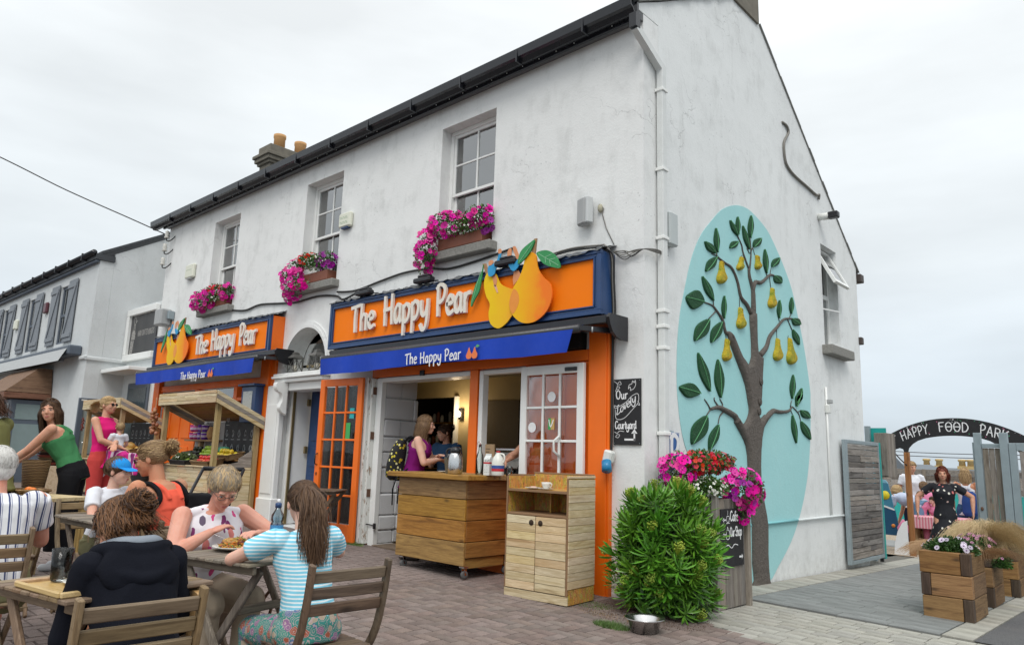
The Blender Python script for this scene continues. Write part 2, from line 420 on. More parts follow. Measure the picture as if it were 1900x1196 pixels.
W_OLD = wood('weathered_teak', (0.065, 0.046, 0.030), (0.15, 0.115, 0.078), (0.235, 0.185, 0.13), 'x', 0.72, rnd=0.25)
W_OLDY = wood('weathered_teak_y', (0.065, 0.046, 0.030), (0.15, 0.115, 0.078), (0.245, 0.195, 0.14), 'y', 0.72, rnd=0.28)
W_CHAIR = wood('chair_teak', (0.075, 0.042, 0.020), (0.175, 0.108, 0.056), (0.255, 0.165, 0.092), 'y', 0.62, rnd=0.2)
W_CHAIRD = wood('chair_teak_dark', (0.04, 0.024, 0.014), (0.095, 0.062, 0.038), (0.155, 0.105, 0.065), 'y', 0.6, rnd=0.2)
W_PAL = wood('pallet_pale_x', (0.30, 0.19, 0.09), (0.56, 0.42, 0.235), (0.70, 0.57, 0.37), 'x', 0.75, rnd=0.11, sat=0.15, knots=False)
W_PALY = wood('pallet_pale_y', (0.30, 0.19, 0.09), (0.54, 0.41, 0.235), (0.68, 0.56, 0.37), 'y', 0.75, rnd=0.11, sat=0.15, knots=False)
W_CTR = wood('counter_oiled_x', (0.105, 0.045, 0.010), (0.285, 0.142, 0.034), (0.42, 0.225, 0.060), 'x', 0.55, rnd=0.14)
W_CTRY = wood('counter_oiled_y', (0.105, 0.045, 0.010), (0.25, 0.122, 0.030), (0.36, 0.19, 0.052), 'y', 0.55, rnd=0.14)
W_POST = wood('stall_post', (0.15, 0.095, 0.035), (0.33, 0.215, 0.09), (0.43, 0.30, 0.145), 'z', 0.7, rnd=0.15)
W_GREYX = wood('grey_board_x', (0.075, 0.065, 0.058), (0.185, 0.165, 0.148), (0.30, 0.275, 0.25), 'y', 0.85, rnd=0.42, hue=0.01, sat=0.35)
W_GREYZ = wood('grey_board_z', (0.085, 0.070, 0.058), (0.20, 0.172, 0.145), (0.29, 0.26, 0.225), 'z', 0.85, rnd=0.25, sat=0.3)
W_SLPX = wood('sleeper_x', (0.075, 0.034, 0.012), (0.215, 0.108, 0.036), (0.33, 0.185, 0.068), 'x', 0.7, rnd=0.16, hue=0.004, sat=0.06)
W_SLPY = wood('sleeper_y', (0.075, 0.038, 0.016), (0.155, 0.084, 0.034), (0.235, 0.137, 0.06), 'y', 0.7, rnd=0.14, hue=0.004, sat=0.06)
W_SLPE = wood('sleeper_end', (0.02, 0.012, 0.008), (0.052, 0.032, 0.020), (0.085, 0.055, 0.035), 'z', 0.8, rnd=0.2)
W_TRAY = wood('tray_birch', (0.35, 0.21, 0.08), (0.52, 0.34, 0.155), (0.60, 0.41, 0.20), 'x', 0.35, rnd=0.05, knots=False)
W_POSTO = wood('amber_post', (0.13, 0.055, 0.015), (0.29, 0.135, 0.038), (0.36, 0.18, 0.06), 'z', 0.6, rnd=0.05)
W_GABLET = wood('cedar_board', (0.07, 0.035, 0.022), (0.17, 0.085, 0.050), (0.24, 0.13, 0.08), 'y', 0.7, rnd=0.15)
def osb_mat():
 n = NT('osb_board'); v = n.vec(); vo = n.node('ShaderNodeTexVoronoi'); vo.inputs['Scale'].default_value = 1.0; vo.inputs['Randomness'].default_value = 1.0
 n.lk(n.vec((60, 60, 24), (0.4, 0.5, 0.3)), vo.inputs['Vector'])
 c = n.ramp(n.math('FRACT', n.math('MULTIPLY', vo.outputs['Distance'], 3.7)), [(0.0, (0.20, 0.09, 0.012)), (0.5, (0.50, 0.27, 0.055)), (1.0, (0.66, 0.42, 0.13))])
 c = n.mix(0.45, c, vo.outputs['Color'], 'SOFT_LIGHT'); n.out(c, 0.6); n.bump(vo.outputs['Distance'], 0.4, 0.004); return n.m
OSB = osb_mat()
# ------------------------------------------------------------------ ground
def sheet(name, xs, ys, dz, mat, kind='structure'):
 m = MB(); nx = len(xs); ny = len(ys)
 vs = [(x, y, gz(x, y)+dz) for y in ys for x in xs]
 fs = [(j*nx+i, j*nx+i+1, (j+1)*nx+i+1, (j+1)*nx+i) for j in range(ny-1) for i in range(nx-1)]
 o = m.add(vs, fs).build(name, mat); o['kind'] = kind; return o
def lin(a, b, n): return [a+(b-a)*i/n for i in range(n+1)]
def asphalt():
 n = NT('tarmac'); v = n.vec(); f = n.noise(v, 90, 4, 0.7); g = n.noise(v, 1.3, 5, 0.6); vo = n.node('ShaderNodeTexVoronoi'); vo.inputs['Scale'].default_value = 75; n.lk(v, vo.inputs['Vector'])
 c = n.ramp(f, [(0.3, (0.045, 0.047, 0.052)), (0.55, (0.088, 0.09, 0.096)), (0.75, (0.15, 0.15, 0.15))])
 c = n.mix(n.mapr(g, 0.4, 0.7, 0, 0.5), c, (0.14, 0.135, 0.13)); n.out(c, 0.9); n.bump(vo.outputs['Distance'], 0.7, 0.012); return n.m
TAR = asphalt()
sheet('ground', [-900, -200, -60]+lin(-30, 8, 19)+[60, 300, 900], [-700, -150, -40, -15]+lin(-8, 12, 20)+[40, 200, 900], -0.05, plain('far_ground', (0.09, 0.09, 0.088), 0.95, var=0.3, sc=0.5))
def joint_mat(name, col):
 n = NT(name); f = n.noise(n.vec(), 30, 5, 0.7); n.out(n.mix(f, [x*0.6 for x in col], [x*1.4 for x in col]), 0.95); n.bump(f, 0.8, 0.01); return n.m
JOINT = joint_mat('joint_sand', (0.040, 0.033, 0.029)); JOINT2 = joint_mat('pale_joint', (0.12, 0.115, 0.10))
def paver_mat(name, a, b, c, rnd, hue=0.01, moss=0.0, gloss=0.85):
 n = NT(name); v = n.vec(); f = n.noise(v, 120, 4, 0.75); g = n.noise(v, 1.1, 5, 0.65); gi = n.noise(v, 7, 4, 0.6)
 col = n.ramp(f, [(0.3, a), (0.5, b), (0.72, c)])
 col = n.mix(n.mapr(gi, 0.35, 0.7, 0, 0.55), col, [x*0.66 for x in b])
 col = n.mix(n.mapr(g, 0.45, 0.68, 0, 0.5), col, [x*0.60 for x in a])
 vo = n.node('ShaderNodeTexVoronoi'); vo.inputs['Scale'].default_value = 8; n.lk(v, vo.inputs['Vector'])
 col = n.mix(n.math('MULTIPLY', n.mapr(vo.outputs['Distance'], 0.02, 0.05, 1, 0), n.mapr(gi, 0.5, 0.6, 0, 0.5)), col, (0.45, 0.43, 0.38))
 # worn darker trails and soft rust-coloured staining
 col = n.rnd(col, rnd, hue, 0.15); n.out(col, gloss); n.bump(f, 0.5, 0.006); return n.m
BRICK = paver_mat('red_brick_paver', (0.125, 0.095, 0.083), (0.212, 0.166, 0.146), (0.31, 0.25, 0.22), 0.15, 0.008)
SETT = paver_mat('pale_granite_sett', (0.25, 0.24, 0.205), (0.37, 0.36, 0.315), (0.48, 0.465, 0.415), 0.10, 0.006)
SLAB = paver_mat('grey_slab', (0.155, 0.163, 0.16), (0.225, 0.235, 0.23), (0.305, 0.315, 0.30), 0.10, 0.006)
def in_frame(p, m=0.0):
 v = CM.transposed() @ (Vector(p)-CAM)
 if v.z > -0.3: return None
 x = 950+1351.09*v.x/-v.z; y = 598-1351.09*v.y/-v.z
 return (x, y, -v.z) if (-m < x < 1900+m and -m < y < 1196+m) else None
def paving(name, rects, mat, joint, h, limit, part, cover=None):
 """rects: (x0, x1, y0, y1). the largest in the photograph become parts, the rest one stuff part"""
 root = thing(name, None, None); del_ = []
 root['kind'] = 'structure'
 sc = []
 for r in rects:
  cx, cy = (r[0]+r[1])/2, (r[2]+r[3])/2; q = in_frame((cx, cy, gz(cx, cy)), 30)
  if q is None: s_ = 0.0
  elif cover and cover(q[0], q[1]): s_ = 1e-6/q[2]
  else: s_ = (r[1]-r[0])*(r[3]-r[2])/q[2]**3
  sc.append(s_)
 order = sorted(range(len(rects)), key=lambda i: -sc[i]); top = set(order[:limit]); top = {i for i in top if sc[i] > 1e-5}
 rest = MB(); cache = {}
 for i, r in enumerate(rects):
  w, d = r[1]-r[0], r[3]-r[2]; cx, cy = (r[0]+r[1])/2, (r[2]+r[3])/2
  dz = random.uniform(-0.0015, 0.0015); tx = random.uniform(-0.004, 0.004); ty = random.uniform(-0.004, 0.004)
  sx_, sy_ = -0.025, (0 if cy < 0 else -0.03)
  if i in top:
   k = (round(w, 3), round(d, 3))
   if k not in cache:
    me = MB().box(-w/2, w/2, -d/2, d/2, -0.05, 0, None, 0.003).mesh(part); me.materials.append(mat); cache[k] = me
   inst(part, cache[k], root, (cx, cy, gz(cx, cy)+h+dz), (sy_+ty, -sx_+tx, 0))
  else:
   b = 0.004; z = gz(cx, cy)+h+dz
   def zz(x, y): return z+(x-cx)*(sx_-tx)+(y-cy)*(sy_+ty)
   q = [(r[0], r[2]), (r[1], r[2]), (r[1], r[3]), (r[0], r[3])]; q2 = [(r[0]+b, r[2]+b), (r[1]-b, r[2]+b), (r[1]-b, r[3]-b), (r[0]+b, r[3]-b)]
   vs = [(x, y, zz(x, y)-0.02) for x, y in q]+[(x, y, zz(x, y)) for x, y in q2]
   rest.add(vs, [(4, 5, 6, 7), (0, 1, 5, 4), (1, 2, 6, 5), (2, 3, 7, 6), (3, 0, 4, 7)])
 o = rest.build(part, mat, root); o['kind'] = 'stuff'
 return root
# herringbone bricks, 20 x 10 cm, laid square to the shop front
def brick_ok(x, y):
 edge = -0.24-0.30*(x-0.55)
 if y > 0.10: return False
 if x > 0.02 and y > edge: return False
 return x > -14 and y > -7.2 and x < 4.5
hb = []
g_ = 0.007; u = 0.102
for i in range(-150, 60):
 for j in range(-80, 4):
  k = (i-j) % 4
  x, y = i*u, j*u
  if k == 0: r = (x, x+2*u, y, y+u)
  elif k == 2: r = (x, x+u, y, y+2*u)       # standing brick of the zigzag
  else: continue
  if k == 2: r = (x, x+u, y-u, y+u)
  cx, cy = (r[0]+r[1])/2, (r[2]+r[3])/2
  if brick_ok(cx, cy): hb.append((r[0]+g_/2, r[1]-g_/2, r[2]+g_/2, r[3]-g_/2))
def hb_cover(x, y): return x < 650 or (x < 960 and y < 1075) or (930 < x < 1115 and y < 1120) or (x > 1150 and y < 1150)
# far bricks are left to the sheet: keep those that the photograph can still tell apart
hb = [r for r in hb if r[0] > -9.5]
paving('brick_pavement', hb, BRICK, JOINT, 0.0, 300, 'paver', hb_cover)
sheet('brick_pavement_bed', lin(-14, 0.1, 24)+lin(0.3, 4.6, 10), lin(-8, 0.1, 16), -0.012, JOINT)
sheet('brick_street', lin(-40, -9.5, 12), lin(-8, 2, 8), -0.004, BRICK)
# pale setts in front of the lane, and the strip along the gable
st_ = []
random.seed(3)
y = -1.0
while y < 1.30:
 dy = 0.148; x = 0.12+random.uniform(0, 0.1)
 while x < 5.2:
  w = random.choice((0.15, 0.19, 0.22, 0.26)); cx, cy = x+w/2, y+dy/2
  if cy > -0.20-0.30*(cx-0.55) and cy+dy/2 < 1.325: st_.append((x+0.004, x+w-0.004, y+0.004, y+dy-0.004))
  x += w
 y += dy
y = 1.34
while y < 9:
 d = random.choice((0.24, 0.3, 0.34)); st_.append((0.02, 0.345, y+0.004, y+d-0.004)); st_.append((2.13, 2.36, y+0.004, y+d-0.004)); y += d
paving('granite_sett_pavement', st_, SETT, JOINT2, 0.0, 260, 'sett', lambda x, y: (x < 1370 and y < 1140))
# long grey slabs of the lane
sl = []
y = 1.33; row = 0
while y < 8.6:
 d = 0.205; x = 0.36; first = (0.44, 0.30, 0.55, 0.38)[row % 4]
 while x < 2.11:
  w = min(first if x < 0.4 else random.choice((0.6, 0.45, 0.52)), 2.118-x)
  if 2.118-(x+w) < 0.14: w = 2.118-x
  sl.append((x+0.003, x+w-0.003, y+0.003, y+d-0.003)); x += w
 y += d; row += 1
paving('grey_slab_path', sl, SLAB, JOINT2, 0.001, 200, 'slab')
sheet('lane_bed', lin(-0.3, 5.6, 14), lin(-1.5, 9.0, 21), -0.014, JOINT2)
sheet('tarmac_road', lin(2.37, 30, 16), lin(1.335, 12, 14)+[40], -0.006, TAR)
sheet('side_road', lin(4.7, 40, 16), lin(-30, 1.33, 10), -0.008, TAR)
gr = NT('gravel'); vv = gr.node('ShaderNodeTexVoronoi'); vv.inputs['Scale'].default_value = 38; gr.lk(gr.vec(), vv.inputs['Vector'])
gr.out(gr.mix(0.6, (0.42, 0.34, 0.25), gr.ramp(gr.math('FRACT', gr.math('MULTIPLY', vv.outputs['Distance'], 5.0)), [(0, (0.24, 0.18, 0.13)), (1, (0.62, 0.53, 0.42))])), 0.95); gr.bump(vv.outputs['Distance'], 1.0, 0.03)
GRAVEL = gr.m
sheet('courtyard_gravel', lin(-12, 6, 18), [9.0, 9.8, 10.6, 11.4, 12.2, 20, 26], -0.003, GRAVEL)
sheet('courtyard_path', lin(-9, 0.5, 8), [10.9, 12.0, 12.6], 0.004, plain('concrete_path', (0.27, 0.275, 0.27), 0.9, var=0.15, sc=3))
# ------------------------------------------------------------------ the shop: walls, roof, windows
shop = thing('shop_building', 'long white two storey shop with slate roof, orange shopfronts and a painted gable', 'building')
FR = front(0, 0)
WIN = [(-3.17, -2.16), (-6.50, -5.465), (-9.79, -8.775)]; WZ0, WZ1 = 3.875, 5.63
AX, AR, AZ = -6.13, 0.585, 2.60                                      # arched doorway: centre, radius, springing height
arch = [(AX-AR, -0.1+0.25), (AX-AR, AZ)]
arch = [(AX-AR, 0.16)]+[(AX-AR*math.cos(math.pi*i/18), AZ+AR*math.sin(math.pi*i/18)) for i in range(19)]+[(AX+AR, 0.16)]
holes = [[(a, WZ0-0.02), (b, WZ0-0.02), (b, WZ1), (a, WZ1)] for a, b in WIN]
holes.append(arch)
holes.append([(-4.20, 0.12), (-2.40, 0.08), (-2.40, 1.02), (-1.53, 1.02), (-1.53, 2.30), (-4.20, 2.30)])
holes.append([(-11.35, 0.30), (-7.35, 0.30), (-7.35, 2.35), (-11.35, 2.35)])
LX = -11.97
MB().poly([(LX, -0.3), (0, -0.3), (0, 6.02), (LX, 6.02)], holes, FR, 0.30).build('front_wall', WHITE, shop)
AP = (2.62, 7.58)                                                    # apex of the gable
gwin = [(4.985, 3.075), (5.66, 3.075), (5.66, 4.66), (4.985, 4.66)]
MB().poly([(0.302, -0.6), (6.50, -0.6), (6.61, 4.67), (AP[0], AP[1]+.075), (0.302, 6.315), (-.10, 6.10), (-.10, 6.03), (0.302, 6.03)], [gwin], sidef(0.0), 0.30).build('gable_wall', WHITE2, shop)
MB().poly([(0.302, -0.6), (6.4, -0.6), (6.6, 4.60), AP, (0.302, 6.14)], [], lambda u, v, d: Vector((LX+d, u, v)), 0.30).build('gable_wall', WHITE, shop)
bx('back_wall', WHITE, shop, LX+0.3, -0.3, 6.22, 6.5, -0.6, 4.6)
# corner quoin strip, a little proud, where the front render meets the gable
bx('upper_floor', plain('floor_boards', (0.16, 0.12, 0.09), 0.8), shop, LX+0.31, -0.31, 0.31, 6.2, 3.0, 3.2)
# roof: thick slated planes
SLATE = plain('roof_slate', (0.045, 0.05, 0.056), 0.6, var=0.4, sc=6, bump=0.5)
def roof_plane(y0, z0, y1, z1, name):
 m = MB(); n = Vector((0, -(z1-z0), (y1-y0))).normalized()*0.07
 if n.z < 0: n = -n
 vs = []
 for x in (LX-0.10, -0.02):
  for (yy, zz) in ((y0, z0), (y1, z1)): vs += [(x, yy, zz), (x, yy+n.y, zz+n.z)]
 return m.add(vs, [(0, 1, 5, 4), (2, 6, 7, 3), (0, 4, 6, 2), (1, 3, 7, 5), (0, 2, 3, 1), (4, 5, 7, 6)]).build(name, SLATE, shop, True)
rf = roof_plane(-0.13, 6.055, AP[0], AP[1]+0.005, 'roof'); roof_plane(6.74, 4.505, AP[0], AP[1]+0.003, 'roof')
# course of slates seen along the front eave and verge
sm = MB().box(0, 0.245, 0, 0.30, 0, 0.009, None, 0.0).mesh('slate'); sm.materials.append(SLATE)
for i in range(49):
 inst('slate', sm, rf, (LX-0.10+i*0.2475, -0.185+random.uniform(-.006, .006), 6.105+random.uniform(0, .004)), (R(30), 0, 0))
vm_ = MB().box(-0.26, 0, 0, 0.245, 0, 0.012, None, 0.0).mesh('verge_slate'); vm_.materials.append(plain('verge_slate_mat', (0.26, 0.26, 0.245), 0.8, var=0.4, sc=12, bump=0.6))
for i in range(13):
 t = i/13; inst('verge_slate', vm_, rf, (0.03+random.uniform(-.008, .01), -0.12+t*2.38, 6.10+t*1.30), (R(29.5), R(random.uniform(-2, 2)), 0))
for i in range(22):
 t = i/22; o = inst('verge_slate', vm_, rf, (0.022+random.uniform(-.006, .006), AP[0]+0.36+t*3.7, AP[1]-0.215-t*2.80), (R(-37), 0, 0))
# soffit board, fascia and the box gutter
bx('soffit', plain('soffit_grey', (0.12, 0.125, 0.13), 0.7, sc=3), shop, LX-0.05, 0.0, -0.10, -0.002, 5.93, 6.02)
bx('fascia', GUT, shop, LX-0.05, 0.01, -0.135, -0.10, 5.90, 6.10)
gp = [(0.0, 0.0), (-0.055, 0.0), (-0.085, 0.035), (-0.115, 0.045), (-0.125, 0.12), (-0.112, 0.12), (-0.104, 0.056), (-0.078, 0.045), (-0.05, 0.012), (0.0, 0.012)]
m = MB(); vs = []; fs = []
for x in (LX-0.42, 0.02): vs += [(x, -0.136+a*1.15, 5.93+b*1.35) for a, b in gp]
k = len(gp)
for i in range(k): fs.append((i, (i+1) % k, k+(i+1) % k, k+i))
fs += [tuple(range(k)), tuple(range(k, 2*k))[::-1]]
gut = m.add(vs, fs).build('gutter', GUT, shop, True)
for i in range(12): bx('gutter_bracket', GUT, gut, -0.6-i*0.98, -0.62-i*0.98, -0.281, -0.136, 5.925, 6.088)
fl = MB()
for i in range(46):
 if random.random() < 0.75: fl.ell((-0.3-i*0.26, -0.15, 5.925), 0.006, 6, 4)
fl.build('fairy_lights', WPLAS, shop)
# rain pipe: swan neck round the corner, then down the gable
dp = MB(); dp.bar((0.03, -0.21, 5.90), (0.03, -0.21, 5.74), 0.085, 0.085, (0, 1, 0)); dp.build('downpipe_outlet', GUT, shop)
dp = MB(); dp.bar((0.03, -0.20, 5.75), (0.055, 0.285, 5.46), 0.075, 0.075, (0, 0, 1)); dp.bar((0.055, 0.27, 5.50), (0.055, 0.27, 0.12), 0.085, 0.075, (1, 0, 0), 0.006)
dpo = dp.build('downpipe', plain('pipe_painted', (0.66, 0.68, 0.67), 0.55, var=0.12, sc=9, bump=0.3), shop)
for z in (5.2, 4.3, 3.55, 2.78, 2.62, 2.40, 1.55, 0.8):
 bx('pipe_collar', WPAINT, dpo, 0.004, 0.105, 0.215, 0.325, z, z+0.035, 0.004)
# far part of the roof: chimneys with pots
def chimney(x0, x1, y0, y1, z0, z1, parent, pots):
 CH = plain('chimney_render', (0.17, 0.155, 0.125), 0.95, var=0.45, sc=7, bump=0.9)
 c = bx('chimney', CH, parent, x0, x1, y0, y1, z0, z1)
 for d, a, b in ((0.05, 0.0, 0.07), (0.10, 0.07, 0.17), (0.14, 0.17, 0.25), (0.04, 0.25, 0.47)): bx('chimney_cap', CH, c, x0-d, x1+d, y0-d, y1+d, z1+a, z1+b+0.001*d, 0.008)
 for (px, py) in pots:
  MB().lathe([(0.14, 0), (0.135, 0.30), (0.15, 0.33), (0.15, 0.40), (0.125, 0.40), (0.12, 0.05)], 20, (px, py, z1+0.46)).build('chimney_pot', plain('clay_pot', (0.52, 0.29, 0.12), 0.85, var=0.2, sc=6), c)
 return c
chimney(-12.10, -11.62, 1.95, 3.15, 6.9, 8.02, shop, [(-11.86, 2.28), (-11.86, 2.85)])
chimney(-0.62, 0.03, 2.20, 2.93, 7.335, 8.6, shop, [(-0.3, 2.45)])
# sash windows with deep reveals
def sash(parent, x0, x1, z0, z1, y):
 w = thing_part('window', parent)
 f = 0.055
 def rectframe(nm, a, b, c, d, t, yy0, yy1, mt=WPAINT):
  m = MB(); m.box(a, b, yy0, yy1, d-t, d, None, .004); m.box(a, b, yy0, yy1, c, c+t, None, .004); m.box(a, a+t, yy0, yy1, c+t, d-t, None, .004); m.box(b-t, b, yy0, yy1, c+t, d-t, None, .004)
  return m.build(nm, mt, w)
 rectframe('frame', x0, x1, z0, z1, f, y, y+0.11)
 zm = z0+(z1-z0)*0.485; a, b = x0+f, x1-f
 rectframe('upper_sash', a, b, zm-0.03, z1-f, 0.042, y+0.02, y+0.055)
 rectframe('lower_sash', a, b, z0+f, zm+0.03, 0.045, y+0.058, y+0.093)
 mx = (a+b)/2
 for (lo, hi, yy) in ((zm+0.012, z1-f-0.042, y+0.024), (z0+f+0.045, zm-0.015, y+0.062)):
  mid = (lo+hi)/2
  bx('glazing_bar', WPAINT, w, mx-0.012, mx+0.012, yy, yy+0.028, lo, hi); bx('glazing_bar', WPAINT, w, a+0.042, mx-0.013, yy+.001, yy+0.027, mid-0.011, mid+0.011); bx('glazing_bar', WPAINT, w, mx+0.013, b-0.042, yy+.001, yy+0.027, mid-0.011, mid+0.011)
  for (p0, p1) in ((a+0.04, mx-0.011), (mx+0.011, b-0.04)):
   for (q0, q1) in ((lo, mid-0.010), (mid+0.010, hi)): bx('pane', PANE, w, p0, p1, yy+0.012, yy+0.016, q0, q1)
 # curtain edge and dark room behind
 return w
def thing_part(name, parent):
 o = bpy.data.objects.new(name, None); link(o, parent); o.empty_display_size = 0.05; return o
for (a, b) in WIN:
 w = sash(shop, a, b, WZ0, WZ1, 0.16)
 m = MB()
 for i in range(16):
  x = a+0.05+i*0.016; m.box(x, x+0.010, 0.34+0.02*math.sin(i*1.9), 0.35+0.02*math.sin(i*1.9), WZ0, WZ1-0.02)
 for i in range(10):
  x = b-0.22+i*0.016; m.box(x, x+0.010, 0.34+0.02*math.sin(i*1.7), 0.35+0.02*math.sin(i*1.7), WZ0, WZ1-0.02)
 m.build('curtain', CURT, shop)
 bx('window_sill', STONE, shop, a-0.14, b+0.09, -0.135, 0.22, WZ0-0.135, WZ0-0.015, 0.012)
# gable window: PVC frame, top light pushed open
gwp = thing_part('window', shop)
gwp.matrix_world = Matrix.Identity(4)
def gbx(name, mat, x0, x1, y0, y1, z0, z1, par=None, bev=0.004): return bx(name, mat, par or gwp, x0, x1, y0, y1, z0, z1, bev)
gbx('frame', WPAINT, -0.20, -0.14, 4.985, 5.04, 3.075, 4.66); gbx('frame', WPAINT, -0.20, -0.14, 5.605, 5.66, 3.075, 4.66); gbx('frame', WPAINT, -0.199, -0.141, 5.041, 5.604, 4.60, 4.66)
gbx('frame', WPAINT, -0.199, -0.141, 5.041, 5.604, 3.075, 3.14); gbx('frame', WPAINT, -0.199, -0.141, 5.041, 5.604, 3.88, 3.95)
gbx('pane', PANE, -0.175, -0.168, 5.04, 5.605, 3.14, 3.88)
lt = MB(); th = R(27)
def lp(y, s, d): return (-0.15+math.sin(th)*s+math.cos(th)*d, y, 4.63-math.cos(th)*s+math.sin(th)*d)
def lbar(y0, y1, s0, s1, d0=0.0, d1=0.045):
 vs = [lp(y, s, d) for d in (d0, d1) for s in (s0, s1) for y in (y0, y1)]
 lt.add(vs, [(0, 1, 3, 2), (4, 6, 7, 5), (0, 4, 5, 1), (2, 3, 7, 6), (0, 2, 6, 4), (1, 5, 7, 3)])
lbar(5.02, 5.075, 0, 0.68); lbar(5.57, 5.625, 0, 0.68); lbar(5.076, 5.569, 0, 0.055); lbar(5.076, 5.569, 0.625, 0.68)
lt.build('open_top_light', WPAINT, gwp, True)
lt = MB(); lbar(5.075, 5.57, 0.055, 0.625, 0.018, 0.026); lt.build('top_light_pane', PANE, gwp, True)
MB().bar((-0.1, 4.93, 3.66), (0.06, 5.5, 3.66), 0.02, 0.02).build('window_stay', WPAINT, gwp)
bx('window_sill', STONE, shop, -0.2, 0.15, 4.86, 5.83, 2.93, 3.072, 0.01)
# back eave gutter end and small boxes seen past the gable edge
bx('gutter_end', plain('brown_gutter', (0.06, 0.045, 0.04), 0.6), shop, -0.1, 0.06, 6.66, 6.82, 4.38, 4.52, 0.01)
bx('flue_terminal', plain('brown_gutter', (0.06, 0.045, 0.04), 0.6), shop, -0.05, 0.05, 6.55, 6.66, 3.30, 3.42, 0.01)
